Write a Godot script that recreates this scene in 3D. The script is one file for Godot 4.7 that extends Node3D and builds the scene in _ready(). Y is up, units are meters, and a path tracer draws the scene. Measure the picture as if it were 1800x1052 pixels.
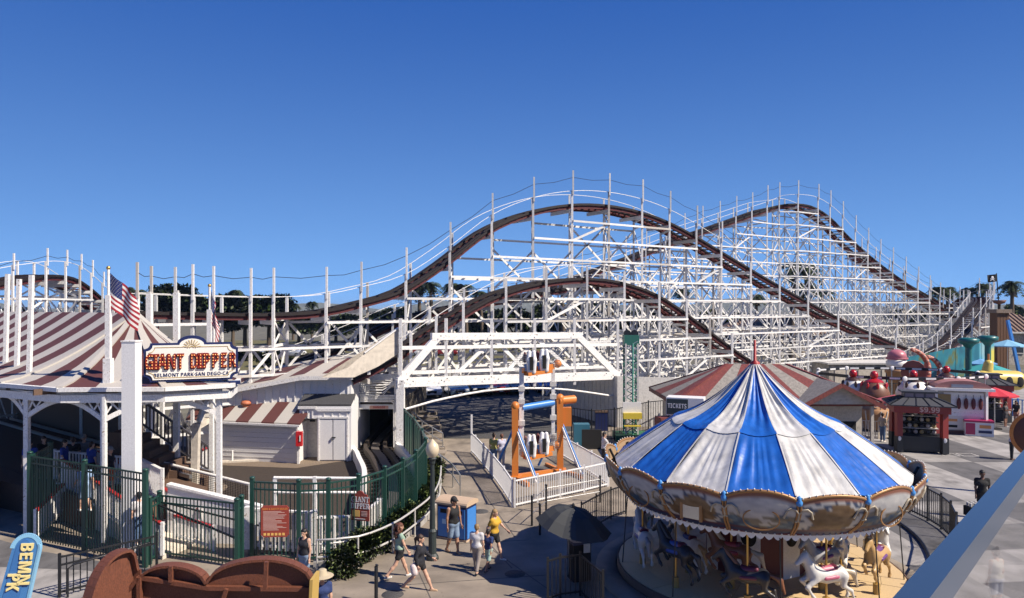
extends Node3D
# An amusement park seen from a first-floor terrace. Metres, y up; the camera stands at (0, 8, 0) and looks along -z.
const F := 1250.0      # focal length used when the photograph was measured (pixels of the 1800-pixel wide picture)
const EYE := 8.0
var UB: BoxMesh
var UC: CylinderMesh
var US: SphereMesh
var mats := {}
var tex := {}
var used := {}
var rng := RandomNumberGenerator.new()

# ---------------------------------------------------------------- measuring
func W(px: float, py: float, d: float) -> Vector3:
	return Vector3((px - 900.0) / F * d, EYE - (py - 540.0) / F * d, -d)
func G(px: float, py: float, h := 0.0) -> Vector3:
	var d := (EYE - h) * F / (py - 540.0)
	return Vector3((px - 900.0) / F * d, h, -d)
func dl(px: float, off: float) -> float:      # depth of the coaster's long face, off metres behind its front row
	return (36.7 + off) / (0.827 - 0.563 * (px - 900.0) / F)

# ---------------------------------------------------------------- textures and materials
func noise_img(size: int, freq: float, lo: float, hi: float, seed_: int, oct := 4, sx := 1.0, sy := 1.0, gamma := 1.0) -> Image:
	var n := FastNoiseLite.new()
	n.seed = seed_; n.noise_type = FastNoiseLite.TYPE_SIMPLEX_SMOOTH; n.fractal_octaves = oct; n.frequency = 1.0
	var im := Image.create(size, size, false, Image.FORMAT_RGB8)
	var R := freq / TAU
	for y in size:
		var b := TAU * y / size
		for x in size:
			var a := TAU * x / size
			# a torus in 3-D keeps the tile seamless
			var v := n.get_noise_3d((2.0 + cos(b)) * cos(a) * R * sx, (2.0 + cos(b)) * sin(a) * R * sx, sin(b) * R * sy * 2.0) * 0.5 + 0.5
			v = lo + (hi - lo) * pow(clampf(v * 1.5 - 0.25, 0.0, 1.0), gamma)
			im.set_pixel(x, y, Color(v, v, v))
	return im
func make_tex() -> void:
	var fine := noise_img(256, 40.0, 0.90, 1.0, 1, 3)
	var blot := noise_img(256, 7.0, 0.70, 1.0, 2, 5)
	var worn := noise_img(256, 9.0, 0.72, 1.0, 3, 5, 1.0, 1.0, 0.35)
	var grain := noise_img(256, 22.0, 0.68, 1.0, 4, 4, 2.2, 0.16)
	var soil := noise_img(256, 24.0, 0.45, 1.0, 5, 5)
	var patch := noise_img(512, 26.0, 0.80, 1.0, 8, 6)
	for i in 900:      # gum spots and small stains
		var c := patch.get_pixel(rng.randi() % 512, rng.randi() % 512) * rng.randf_range(0.72, 0.95)
		var r := rng.randi_range(1, 2)
		patch.fill_rect(Rect2i(rng.randi() % 508, rng.randi() % 508, r, r), c)
	var peel := noise_img(256, 16.0, 0.0, 1.0, 12, 5, 1.0, 0.6)
	for y in 256:
		for x in 256:
			var v := peel.get_pixel(x, y).r
			var c := Color(1, 1, 1) * lerpf(0.86, 1.0, clampf(v * 1.6, 0.0, 1.0))
			if v > 0.80: c = c.lerp(Color(0.62, 0.54, 0.46), clampf((v - 0.80) * 9.0, 0.0, 0.8))
			peel.set_pixel(x, y, c)
	var dirt := noise_img(512, 5.0, 0.62, 1.0, 14, 6, 1.0, 1.0, 0.6)
	for i in 700:
		var c := Color(1, 1, 1) * rng.randf_range(0.5, 0.8)
		dirt.fill_rect(Rect2i(rng.randi() % 510, rng.randi() % 510, 1, 1), Color(c.r, c.g, c.b))
	var crinkle := noise_img(256, 5.0, 0.0, 1.0, 6, 3)
	for k in {"fine": fine, "blot": blot, "worn": worn, "grain": grain, "soil": soil, "patch": patch, "peel": peel, "dirt": dirt}:
		var im: Image = {"fine": fine, "blot": blot, "worn": worn, "grain": grain, "soil": soil, "patch": patch, "peel": peel, "dirt": dirt}[k]
		im.generate_mipmaps()
		tex[k] = ImageTexture.create_from_image(im)
	for k in [["n_fine", fine, 3.0], ["n_soil", soil, 5.0], ["n_grain", grain, 3.0], ["n_crinkle", crinkle, 9.0]]:
		var im: Image = k[1].duplicate()
		im.clear_mipmaps()
		im.convert(Image.FORMAT_RGBA8)
		im.bump_map_to_normal_map(k[2])
		tex[k[0]] = ImageTexture.create_from_image(im)
func mk(key: String, c: Color, rough := 0.8, t := "", scale := 0.5, n := "", metal := 0.0, nscale := 0.5) -> StandardMaterial3D:
	if mats.has(key): return mats[key]
	var m := StandardMaterial3D.new()
	m.albedo_color = c; m.roughness = rough; m.metallic = metal
	if t != "":
		m.albedo_texture = tex[t]
	if n != "":
		m.normal_enabled = true; m.normal_texture = tex[n]; m.normal_scale = nscale
	if t != "" or n != "":
		m.uv1_triplanar = true; m.uv1_world_triplanar = true; m.uv1_scale = Vector3.ONE * scale
	m.cull_mode = BaseMaterial3D.CULL_DISABLED
	mats[key] = m
	return m
func lin(r: float, g: float, b: float) -> Color: return Color(r, g, b).linear_to_srgb()

# ---------------------------------------------------------------- nodes
func numbered(n: String) -> String:
	if not used.has(n):
		used[n] = 0
		return n
	used[n] += 1
	return "%s_%03d" % [n, used[n]]
func T(called: String, label: String, cat: String, at := Vector3.ZERO, group := "", turn := 0.0) -> Node3D:
	var o := Node3D.new()
	o.name = numbered(called); add_child(o)
	o.position = at; o.rotation.y = turn
	meta(o, label, cat, group)
	return o
func meta(o: Node, label: String, cat: String, group := "") -> void:
	o.set_meta("label", label)
	if cat != "": o.set_meta("category", cat)
	if group != "": o.set_meta("group", group)
func S(called: String, mesh: Mesh, m: Material) -> MeshInstance3D:      # a piece of the setting
	var o := MeshInstance3D.new()
	o.name = numbered(called); o.mesh = mesh; o.material_override = m
	add_child(o); o.set_meta("kind", "structure")
	return o
func put(parent: Node3D, called: String, mesh: Mesh, m: Material, xf := Transform3D.IDENTITY) -> MeshInstance3D:
	var o := MeshInstance3D.new()
	o.name = called; o.mesh = mesh; o.material_override = m
	parent.add_child(o, true)
	o.transform = parent.global_transform.affine_inverse() * xf if not proto else xf
	return o
var proto := false     # while true, shapes are given in the coordinates of their own thing
func part_node(parent: Node3D, called: String) -> Node3D:
	var o := Node3D.new()
	o.name = called; parent.add_child(o, true)
	return o
func copy_of(o: Node3D, label: String, at: Vector3, turn := 0.0, group := "") -> Node3D:
	var base: String = o.get_meta("base_name") if o.has_meta("base_name") else String(o.name)
	var c: Node3D = o.duplicate()
	c.name = numbered(base); add_child(c)
	c.position = at; c.rotation.y = turn
	c.set_meta("label", label)
	if group != "": c.set_meta("group", group)
	return c
func frame(a: Vector3, b: Vector3) -> Basis:
	var z := (b - a).normalized()
	var up := Vector3.UP if absf(z.y) < 0.98 else Vector3.FORWARD
	var x := up.cross(z).normalized()
	return Basis(x, z.cross(x).normalized(), z)
func bm(parent: Node3D, called: String, a: Vector3, b: Vector3, w: float, h: float, m: Material) -> MeshInstance3D:
	var bs := frame(a, b)
	return put(parent, called, UB, m, Transform3D(Basis(bs.x * w, bs.y * h, bs.z * a.distance_to(b)), (a + b) / 2.0))
func bx(parent: Node3D, called: String, c: Vector3, s: Vector3, m: Material, turn := 0.0) -> MeshInstance3D:
	return put(parent, called, UB, m, Transform3D(Basis(Vector3.UP, turn).scaled_local(s), c))
func cy(parent: Node3D, called: String, a: Vector3, b: Vector3, r: float, m: Material) -> MeshInstance3D:
	var z := (b - a).normalized()
	var up := Vector3.UP if absf(z.y) < 0.98 else Vector3.FORWARD
	var x := up.cross(z).normalized()
	return put(parent, called, UC, m, Transform3D(Basis(x * r, z * a.distance_to(b), x.cross(z) * r), (a + b) / 2.0))
func sp(parent: Node3D, called: String, c: Vector3, r: Vector3, m: Material) -> MeshInstance3D:
	return put(parent, called, US, m, Transform3D(Basis.from_scale(r), c))

# ---------------------------------------------------------------- geometry collected in a SurfaceTool
func st_new() -> SurfaceTool:
	var st := SurfaceTool.new()
	st.begin(Mesh.PRIMITIVE_TRIANGLES)
	st.set_smooth_group(-1)
	return st
func done(st: SurfaceTool) -> ArrayMesh:
	st.generate_normals()
	return st.commit()
func tri(st: SurfaceTool, a: Vector3, b: Vector3, c: Vector3) -> void:
	st.add_vertex(a); st.add_vertex(b); st.add_vertex(c)
func quad(st: SurfaceTool, a: Vector3, b: Vector3, c: Vector3, d: Vector3) -> void:
	st.add_vertex(a); st.add_vertex(b); st.add_vertex(c)
	st.add_vertex(a); st.add_vertex(c); st.add_vertex(d)
func hexa(st: SurfaceTool, p: Array) -> void:     # 0-3 bottom ring, 4-7 top ring
	quad(st, p[0], p[1], p[2], p[3]); quad(st, p[7], p[6], p[5], p[4])
	for i in 4:
		var j := (i + 1) % 4
		quad(st, p[i], p[4 + i], p[4 + j], p[j])
func s_beam(st: SurfaceTool, a: Vector3, b: Vector3, w: float, h: float) -> void:
	var f := frame(a, b)
	var x := f.x * w / 2.0
	var y := f.y * h / 2.0
	hexa(st, [a - x - y, a + x - y, b + x - y, b - x - y, a - x + y, a + x + y, b + x + y, b - x + y])
func s_box(st: SurfaceTool, c: Vector3, s: Vector3, bs := Basis.IDENTITY) -> void:
	var p := []
	for y in [-0.5, 0.5]:
		for q in [[-0.5, -0.5], [0.5, -0.5], [0.5, 0.5], [-0.5, 0.5]]:
			p.append(c + bs * Vector3(q[0] * s.x, y * s.y, q[1] * s.z))
	hexa(st, p)
func s_tube(st: SurfaceTool, pts: Array, rad, n := 8, capped := true) -> void:
	# round bar through points; rad a number or one per point
	var rings := []
	for i in pts.size():
		var t: Vector3 = (pts[mini(i + 1, pts.size() - 1)] - pts[maxi(i - 1, 0)]).normalized()
		var up := Vector3.UP if absf(t.y) < 0.95 else Vector3.FORWARD
		var x := up.cross(t).normalized()
		var y := t.cross(x)
		var r: float = rad[i] if rad is Array else rad
		var ring := []
		for k in n:
			var a := TAU * k / n
			ring.append(pts[i] + (x * cos(a) + y * sin(a)) * r)
		rings.append(ring)
	st.set_smooth_group(1)
	for i in rings.size() - 1:
		for k in n:
			var j := (k + 1) % n
			quad(st, rings[i][k], rings[i][j], rings[i + 1][j], rings[i + 1][k])
	st.set_smooth_group(-1)
	if capped:
		for e in [0, rings.size() - 1]:
			for k in range(1, n - 1):
				tri(st, rings[e][0], rings[e][k], rings[e][k + 1])
func s_lathe(st: SurfaceTool, c: Vector3, prof: Array, n := 20, smooth := true, a0 := 0.0, a1 := TAU) -> void:
	st.set_smooth_group(2 if smooth else -1)
	for i in prof.size() - 1:
		for k in n:
			var u := a0 + (a1 - a0) * k / n
			var v := a0 + (a1 - a0) * (k + 1) / n
			var p: Vector2 = prof[i]
			var q: Vector2 = prof[i + 1]
			quad(st, c + Vector3(cos(u) * p.x, p.y, sin(u) * p.x), c + Vector3(cos(u) * q.x, q.y, sin(u) * q.x), c + Vector3(cos(v) * q.x, q.y, sin(v) * q.x), c + Vector3(cos(v) * p.x, p.y, sin(v) * p.x))
	st.set_smooth_group(-1)
func s_poly(st: SurfaceTool, poly: PackedVector2Array, xf: Transform3D, thick: float) -> void:
	# a flat outline (x, y) with thickness along z
	var idx := Geometry2D.triangulate_polygon(poly)
	for s in [0.5, -0.5]:
		for i in range(0, idx.size(), 3):
			var a: Vector2 = poly[idx[i]]
			var b: Vector2 = poly[idx[i + 1]]
			var c: Vector2 = poly[idx[i + 2]]
			tri(st, xf * Vector3(a.x, a.y, s * thick), xf * Vector3(b.x, b.y, s * thick), xf * Vector3(c.x, c.y, s * thick))
	for i in poly.size():
		var a: Vector2 = poly[i]
		var b: Vector2 = poly[(i + 1) % poly.size()]
		quad(st, xf * Vector3(a.x, a.y, -0.5 * thick), xf * Vector3(b.x, b.y, -0.5 * thick), xf * Vector3(b.x, b.y, 0.5 * thick), xf * Vector3(a.x, a.y, 0.5 * thick))
func s_sweep(st: SurfaceTool, pts: Array, side: Array, ox: float, oy: float, w: float, h: float) -> void:
	# a rectangular bar w x h running along pts, shifted ox sideways and oy upwards
	for i in pts.size() - 1:
		var p := []
		for y in [-h / 2.0, h / 2.0]:
			for q in [[i, -w / 2.0], [i, w / 2.0], [i + 1, w / 2.0], [i + 1, -w / 2.0]]:
				p.append(pts[q[0]] + side[q[0]] * (ox + q[1]) + Vector3.UP * (oy + y))
		hexa(st, p)
func sheet(poly: Array, y: float) -> ArrayMesh:
	var pv := PackedVector2Array()
	for p in poly: pv.append(Vector2(p.x, p.z))
	var st := st_new()
	var idx := Geometry2D.triangulate_polygon(pv)
	for i in range(0, idx.size(), 3):
		var a := pv[idx[i]]
		var b := pv[idx[i + 1]]
		var c := pv[idx[i + 2]]
		if (b - a).cross(c - a) < 0.0:
			var t := b
			b = c; c = t
		tri(st, Vector3(a.x, y, a.y), Vector3(b.x, y, b.y), Vector3(c.x, y, c.y))
	return done(st)
func smooth_path(c: Array, step: float) -> Array:
	var out := []
	for i in c.size() - 1:
		var p0: Vector3 = c[maxi(i - 1, 0)]
		var p1: Vector3 = c[i]
		var p2: Vector3 = c[i + 1]
		var p3: Vector3 = c[mini(i + 2, c.size() - 1)]
		var n := maxi(1, int(p1.distance_to(p2) / step))
		for k in n:
			out.append(p1.cubic_interpolate(p2, p0, p3, float(k) / n))
	out.append(c[-1])
	return out
func text(parent: Node3D, called: String, s: String, size: float, m: Material, xf: Transform3D, depth := 0.01, font := "Droid Sans", bold := 700, squeeze := 1.0) -> MeshInstance3D:
	var f := SystemFont.new()
	f.font_names = PackedStringArray([font]); f.font_weight = bold
	var tm := TextMesh.new()
	tm.font = f; tm.text = s; tm.font_size = 64; tm.pixel_size = size / 64.0; tm.depth = depth; tm.curve_step = 2.0
	return put(parent, called, tm, m, xf * Transform3D(Basis.from_scale(Vector3(squeeze, 1, 1)), Vector3.ZERO))
func facing(at: Vector3, turn: float) -> Transform3D: return Transform3D(Basis(Vector3.UP, turn), at)

func _ready() -> void:
	rng.seed = 11
	# ---- camera
	var cam := Camera3D.new()
	cam.name = "camera"; add_child(cam)
	cam.position = Vector3(0, EYE, 0)
	cam.set_frustum(0.1 * 1052.0 / F, Vector2(0, 0.1 * 14.0 / F), 0.1, 3000.0)
	cam.current = true
	# ---- sky, sun, exposure
	var env := Environment.new()
	env.background_mode = Environment.BG_SKY
	var sm := ProceduralSkyMaterial.new()
	sm.sky_top_color = lin(0.003, 0.047, 0.255)
	sm.sky_horizon_color = lin(0.155, 0.335, 0.655)
	sm.sky_curve = 0.15
	sm.ground_horizon_color = Color(0.52, 0.58, 0.64); sm.ground_bottom_color = Color(0.3, 0.28, 0.25)
	sm.sun_angle_max = 1.0
	var sky := Sky.new()
	sky.sky_material = sm
	env.sky = sky
	env.background_energy_multiplier = 1.0
	env.ambient_light_source = Environment.AMBIENT_SOURCE_SKY
	env.tonemap_mode = Environment.TONE_MAPPER_LINEAR
	env.tonemap_exposure = 1.52
	env.sdfgi_enabled = true; env.ssao_enabled = true; env.ssil_enabled = true
	env.fog_enabled = true; env.fog_density = 0.00012; env.fog_light_color = Color(0.66, 0.78, 0.93)
	var we := WorldEnvironment.new()
	we.name = "environment"; we.environment = env; add_child(we)
	var sun := DirectionalLight3D.new()
	sun.name = "sun"; add_child(sun)
	var az := deg_to_rad(23.0)
	var el := deg_to_rad(44.0)
	sun.look_at_from_position(Vector3(cos(az) * cos(el), sin(el), sin(az) * cos(el)) * 100.0, Vector3.ZERO)
	sun.light_energy = 1.6; sun.light_angular_distance = 0.5; sun.light_color = Color(1.0, 0.955, 0.89); sun.shadow_enabled = true

	UB = BoxMesh.new()
	UC = CylinderMesh.new()
	UC.top_radius = 1.0; UC.bottom_radius = 1.0; UC.height = 1.0; UC.radial_segments = 14; UC.rings = 1
	US = SphereMesh.new()
	US.radius = 1.0; US.height = 2.0; US.radial_segments = 20; US.rings = 12
	make_tex()
	make_mats()
	ground()
	coaster()
	background()
	station()
	tunnel_house()
	forecourt()
	swing_ride()
	carousel()
	plaza()
	people()
	terrace()

func make_mats() -> void:
	mk("concrete", lin(0.30, 0.25, 0.195), 0.9, "dirt", 0.07, "n_fine", 0.0, 0.4)
	mk("concrete_pale", lin(0.37, 0.35, 0.33), 0.9, "dirt", 0.09, "n_fine", 0.0, 0.4)
	mk("concrete_dark", lin(0.14, 0.135, 0.135), 0.9, "dirt", 0.09, "n_fine", 0.0, 0.4)
	mk("asphalt", lin(0.115, 0.11, 0.11), 0.92, "soil", 0.6, "n_soil", 0.0, 0.4)
	mk("earth", lin(0.085, 0.06, 0.043), 1.0, "soil", 0.7, "n_soil", 0.0, 1.0)
	mk("sand", lin(0.36, 0.27, 0.19), 1.0, "soil", 0.9, "n_soil", 0.0, 0.8)
	mk("land", lin(0.16, 0.15, 0.11), 1.0, "blot", 0.03)
	mk("lawn", lin(0.22, 0.20, 0.075), 1.0, "soil", 0.35, "n_soil", 0.0, 0.6)
	mk("white", lin(0.77, 0.755, 0.73), 0.6, "peel", 0.4, "n_grain", 0.0, 0.15)
	mk("white_grey", lin(0.58, 0.575, 0.565), 0.65, "peel", 0.5)
	mk("white_bare", lin(0.50, 0.46, 0.41), 0.75, "peel", 0.7, "n_grain", 0.0, 0.3)
	mk("white_clean", lin(0.80, 0.79, 0.78), 0.45, "fine", 0.4)
	mk("white_dull", lin(0.60, 0.58, 0.55), 0.7, "worn", 0.4)
	mk("cream_board", lin(0.66, 0.59, 0.49), 0.75, "worn", 0.24, "n_grain", 0.0, 0.3)
	mk("track_red", lin(0.09, 0.011, 0.011), 0.6, "worn", 0.5)
	mk("track_dark", lin(0.012, 0.004, 0.004), 0.7, "blot", 0.8)
	mk("stripe_red", lin(0.105, 0.034, 0.029), 0.7, "fine", 0.35)
	mk("stripe_pale", lin(0.46, 0.43, 0.385), 0.7, "fine", 0.3)
	mk("green_metal", lin(0.012, 0.055, 0.042), 0.4, "fine", 1.0)
	mk("black_metal", lin(0.012, 0.013, 0.016), 0.4, "fine", 1.0)
	mk("steel", lin(0.55, 0.55, 0.54), 0.35, "fine", 1.0, "", 0.85)
	mk("red_paint", lin(0.36, 0.02, 0.02), 0.5, "fine", 1.0)
	mk("orange", lin(0.62, 0.20, 0.035), 0.42, "fine", 1.0)
	mk("blue_paint", lin(0.05, 0.22, 0.60), 0.4, "fine", 1.0)
	mk("navy", lin(0.012, 0.02, 0.09), 0.4, "fine", 1.0)
	mk("brown_wood", lin(0.19, 0.062, 0.032), 0.65, "grain", 0.5, "n_grain", 0.0, 0.5)
	mk("tan_wood", lin(0.62, 0.45, 0.24), 0.55, "fine", 0.5, "n_grain", 0.0, 0.2)
	mk("gold", lin(0.62, 0.40, 0.12), 0.3, "fine", 2.0, "", 0.75)
	mk("dark", lin(0.012, 0.011, 0.011), 0.9, "fine", 1.0)
	mk("station_wood", lin(0.17, 0.10, 0.065), 0.75, "grain", 0.6)
	mk("dark_wood", lin(0.05, 0.035, 0.027), 0.8, "grain", 0.6)
	mk("glass", Color(0.10, 0.16, 0.17, 0.05), 0.02)
	mats.glass.transparency = BaseMaterial3D.TRANSPARENCY_ALPHA

func ground() -> void:
	var st := st_new()
	quad(st, Vector3(-1500, 0, 200), Vector3(1500, 0, 200), Vector3(1500, 0, -2500), Vector3(-1500, 0, -2500))
	S("ground", done(st), mats.land)
	# concrete of the park, its edge follows the coaster
	S("pavement", sheet([Vector3(-70, 0, 12), Vector3(70, 0, 12), Vector3(70, 0, -64), G(1560, 690), G(1200, 730), G(1085, 750), G(880, 772), G(720, 772), G(560, 760), Vector3(-40, 0, -44), Vector3(-70, 0, -44)], 0.004), mats.concrete)
	# car park beneath and behind the coaster
	S("car_park", sheet([Vector3(-6.8, 0, -43.5), G(880, 772), G(1085, 750), G(1200, 730), Vector3(20, 0, -98), Vector3(-24, 0, -92)], 0.008), mats.asphalt)
	S("lawn", sheet([Vector3(-95, 0, -74), Vector3(-24, 0, -93), Vector3(12, 0, -99), Vector3(22, 0, -170), Vector3(-110, 0, -170)], 0.008), mats.lawn)
	S("road", sheet([Vector3(-100, 0, -112), Vector3(30, 0, -118), Vector3(30, 0, -126), Vector3(-100, 0, -120)], 0.012), mats.asphalt)
	S("soil_bed", sheet([G(225, 900), G(250, 780), G(380, 790), G(630, 784), G(650, 850), G(676, 910), G(580, 960), G(440, 960)], 0.010), mats.earth)
	S("footpath", sheet([G(360, 800), G(600, 790), G(600, 812), G(520, 824), G(360, 818)], 0.016), mats.sand)
	# left: road band and pale slab
	S("lane", sheet([Vector3(-45, 0, -24.6), G(0, 950), G(60, 968), G(200, 992), G(330, 1010), G(300, 1030), G(150, 1004), G(0, 998), Vector3(-45, 0, -22.2)], 0.008), mats.concrete_dark)
	S("slab", sheet([G(0, 998), G(150, 1004), G(300, 1030), G(360, 1060), Vector3(-6, 0, -14), Vector3(-26, 0, -14), Vector3(-30, 0, -21.8)], 0.012), mats.concrete_pale)
	# saw-cut joints in the walkway
	var jt := mk("joint", lin(0.09, 0.08, 0.07), 1.0)
	var js := st_new()
	for q in [[G(760, 1060), G(726, 985)], [G(862, 965), G(985, 1052)], [G(790, 880), G(900, 1000)], [G(700, 1030), G(960, 1012)], [G(742, 960), G(930, 950)], [G(800, 905), G(905, 900)], [G(838, 850), G(905, 945)]]:
		s_beam(js, q[0] + Vector3(0, 0.006, 0), q[1] + Vector3(0, 0.006, 0), 0.03, 0.006)
	S("pavement_joints", done(js), jt)
	for q in [[905, 1010], [690, 1046], [845, 900]]:
		var mh := st_new()
		s_lathe(mh, G(q[0], q[1]), [Vector2(0, 0.014), Vector2(0.30, 0.014), Vector2(0.31, 0.004)], 20)
		S("drain_cover", done(mh), mats.asphalt)
	# right: plaza of pale and dark slabs
	S("plaza", sheet([G(1500, 800), G(1480, 740), G(1600, 680), G(1800, 680), Vector3(60, 0, -70), Vector3(60, 0, -8), Vector3(12, 0, -10), G(1500, 1060), G(1560, 900)], 0.008), mats.concrete_pale)
	var z0 := -20.6
	var k := 0
	for zz in [[-16.0, -22.0], [-22.0, -29.2], [-29.2, -36.6], [-36.6, -44.4], [-44.4, -54.0]]:
		for i in 9:
			if (i + k) % 2 == 0:
				var x0 := 11.0 + i * 2.55
				S("dark_slab", sheet([Vector3(x0, 0, zz[0]), Vector3(x0 + 2.55, 0, zz[0]), Vector3(x0 + 2.55, 0, zz[1]), Vector3(x0, 0, zz[1])], 0.012), mats.concrete_dark)
		k += 1
	# hopscotch marks
	for q in [Vector3(23.6, 0.018, -38.4), Vector3(24.6, 0.018, -38.4)]:
		var h := st_new()
		for e in [[-0.4, -0.35, 0.4, -0.35], [0.4, -0.35, 0.4, 0.35], [0.4, 0.35, -0.4, 0.35], [-0.4, 0.35, -0.4, -0.35]]:
			s_beam(h, q + Vector3(e[0], 0, e[1]), q + Vector3(e[2], 0, e[3]), 0.06, 0.004)
		S("painted_square", done(h), mats.white_dull)
	# far hills
	var hs := st_new()
	hs.set_smooth_group(5)
	var prev := []
	for i in 60:
		var a := -1.2 + 2.4 * i / 59.0
		var hh := 17.0 + 9.0 * sin(i * 0.7) + 6.0 * sin(i * 1.9 + 1.0)
		var p := Vector3(sin(a) * 1500, 0, -cos(a) * 1500)
		var q := [p, p * 1.06 + Vector3(0, hh, 0), p * 1.2]
		if i > 0:
			quad(hs, prev[0], prev[1], q[1], q[0]); quad(hs, prev[1], prev[2], q[2], q[1])
		prev = q
	S("hills", done(hs), mk("hill", lin(0.16, 0.17, 0.14), 1.0, "blot", 0.004))

# ================================================================ the wooden roller coaster
var timber := {"post": [], "ledger": [], "brace": [], "crossbeam": []}
var SPAN0 := -3.0
var SPAN1 := 16.4
func along(p: Vector3) -> float:      # metres along the long face, zero at the tunnel
	return (p.x + 6.4) * 0.827 + (p.z + 40.0) * -0.563
var thin := 1.0
func lumber(kind: String, a: Vector3, b: Vector3, w: float, h: float) -> void:
	timber[kind].append([a, b, w * thin, h * thin])
func coaster_line(root: Node3D, ctrl: Array, o := {}) -> void:
	var half: float = o.get("half", 1.25)
	var step: float = o.get("step", 2.6)
	var lift: float = o.get("lift", 2.4)       # how far the tall posts rise above the track
	var tall: float = o.get("tall_side", 1.0)
	var level: float = o.get("level", 1.42)
	var pts := smooth_path(ctrl, 0.8)
	var side := []
	for i in pts.size():
		var t: Vector3 = pts[mini(i + 1, pts.size() - 1)] - pts[maxi(i - 1, 0)]
		t.y = 0.0
		t = t.normalized()
		side.append(Vector3(-t.z, 0, t.x))     # to the right of travel: the side of the camera for tracks laid left to right
	# --- track
	var stR := st_new()
	var stD := st_new()
	var stH := st_new()
	for s in [-1.0, 1.0]:
		s_sweep(stR, pts, side, s * 0.90, -0.20, 0.09, 0.24)
		s_sweep(stR, pts, side, s * 0.55, -0.16, 0.10, 0.16)
		s_sweep(stD, pts, side, s * 0.55, 0.01, 0.22, 0.14)
		s_sweep(stD, pts, side, s * 0.90, 0.0, 0.26, 0.05)
		s_sweep(stD, pts, side, s * 1.04, -0.02, 0.04, 0.16)
		s_sweep(stH, pts, side, s * (half - 0.07), 0.98, 0.03, 0.035)
	var stT := st_new()
	var run := 0.0
	for i in pts.size() - 1:
		var seg: float = pts[i].distance_to(pts[i + 1])
		while run < seg:
			var p: Vector3 = pts[i].lerp(pts[i + 1], run / seg)
			s_beam(stT, p - side[i] * 1.02 + Vector3(0, -0.10, 0), p + side[i] * 1.02 + Vector3(0, -0.10, 0), 0.14, 0.08)
			run += 0.62
		run -= seg
	var tr := put(root, "track", done(stD), mats.track_dark)
	put(tr, "stringer", done(stR), mats.track_red)
	var ties := put(tr, "ties", done(stT), o.get("tie_mat", mats.track_dark))
	ties.set_meta("kind", "stuff")
	put(root, "handrail", done(stH), mats.white)
	# --- bents
	var total := [0.0]
	for i in pts.size() - 1:
		total.append(total[-1] + Vector2(pts[i].x, pts[i].z).distance_to(Vector2(pts[i + 1].x, pts[i + 1].z)))
	var at := func(d: float) -> Array:
		d = clampf(d, 0.0, total[-1])
		var i := 0
		while i < total.size() - 2 and total[i + 1] < d: i += 1
		var u: float = (d - total[i]) / maxf(0.001, total[i + 1] - total[i])
		return [pts[i].lerp(pts[i + 1], u), side[i]]
	var wires := []
	var rows := [[], []]
	var stops := []
	for q in o.get("posts", []):               # bents measured one by one
		var best := 0
		for i in pts.size():
			if absf(900.0 - pts[i].x / pts[i].z * F - q) < absf(900.0 - pts[best].x / pts[best].z * F - q): best = i
		stops.append(total[best])
	if stops.is_empty():
		for i in int(total[-1] / step) + 1: stops.append(i * step)
	for i in stops.size():
		for r in 2:
			var gap: float = stops[mini(i + 1, stops.size() - 1)] - stops[mini(i + 1, stops.size() - 1) - 1]
			var c: Array = at.call(stops[i] + (0.0 if r == 0 else gap * 0.5))
			var p: Vector3 = c[0]
			var sd: Vector3 = c[1] * (tall if r == 0 else -tall)
			var foot := p + sd * half
			var base := 0.0
			var s := along(p)
			if o.get("bridge", false) and s > SPAN0 and s < SPAN1: base = 3.55 if s > 0.4 else 4.35
			var top := p.y + (lift + rng.randf_range(-0.15, 0.15) if r == 0 else 1.05)
			lumber("post", Vector3(foot.x, base, foot.z), Vector3(foot.x, minf(top, p.y + 1.0), foot.z), 0.145, 0.145)
			if r == 0 and lift > 1.2:
				lumber("post", Vector3(foot.x, p.y + 0.7, foot.z) + sd * 0.11, Vector3(foot.x, top, foot.z) + sd * 0.11, 0.11, 0.11)
				wires.append(Vector3(foot.x, top - 0.5, foot.z) + sd * 0.11)
			rows[r].append([foot, base, p.y, p, c[1]])
	for r in 2:
		for i in rows[r].size() - 1:
			var a = rows[r][i]
			var b = rows[r][i + 1]
			var y := level
			while y < minf(a[2], b[2]) - 0.5:
				if y > maxf(a[1], b[1]) - 0.2:
					var off: Vector3 = (a[4] * (tall if r == 0 else -tall)) * 0.13
					lumber("ledger", Vector3(a[0].x, y, a[0].z) + off, Vector3(b[0].x, y, b[0].z) + off, 0.06, 0.14)
				y += level
			if r == 1 and o.get("xbrace", true):      # crossed braces along the back row
				var lv := level * 2.0
				var yy := maxf(a[1], b[1])
				var tiers := 0
				while yy + lv < minf(a[2], b[2]) - 0.3 and tiers < o.get("tiers", 6):
					var pa := Vector3(a[0].x, yy, a[0].z)
					var pb := Vector3(b[0].x, yy, b[0].z)
					lumber("brace", pa, pb + Vector3(0, lv, 0), 0.05, 0.15)
					lumber("brace", pb, pa + Vector3(0, lv, 0), 0.05, 0.15)
					yy += lv
					tiers += 1
			if r == 0 and i % 4 == 1 and minf(a[2], b[2]) > 6.0:
				var k := int((minf(a[2], b[2]) - 1.0) / level)
				if k > 1 and (k - 1) * level > maxf(a[1], b[1]):
					lumber("brace", Vector3(a[0].x, (k - 1) * level, a[0].z), Vector3(b[0].x, k * level, b[0].z), 0.06, 0.16)
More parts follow.
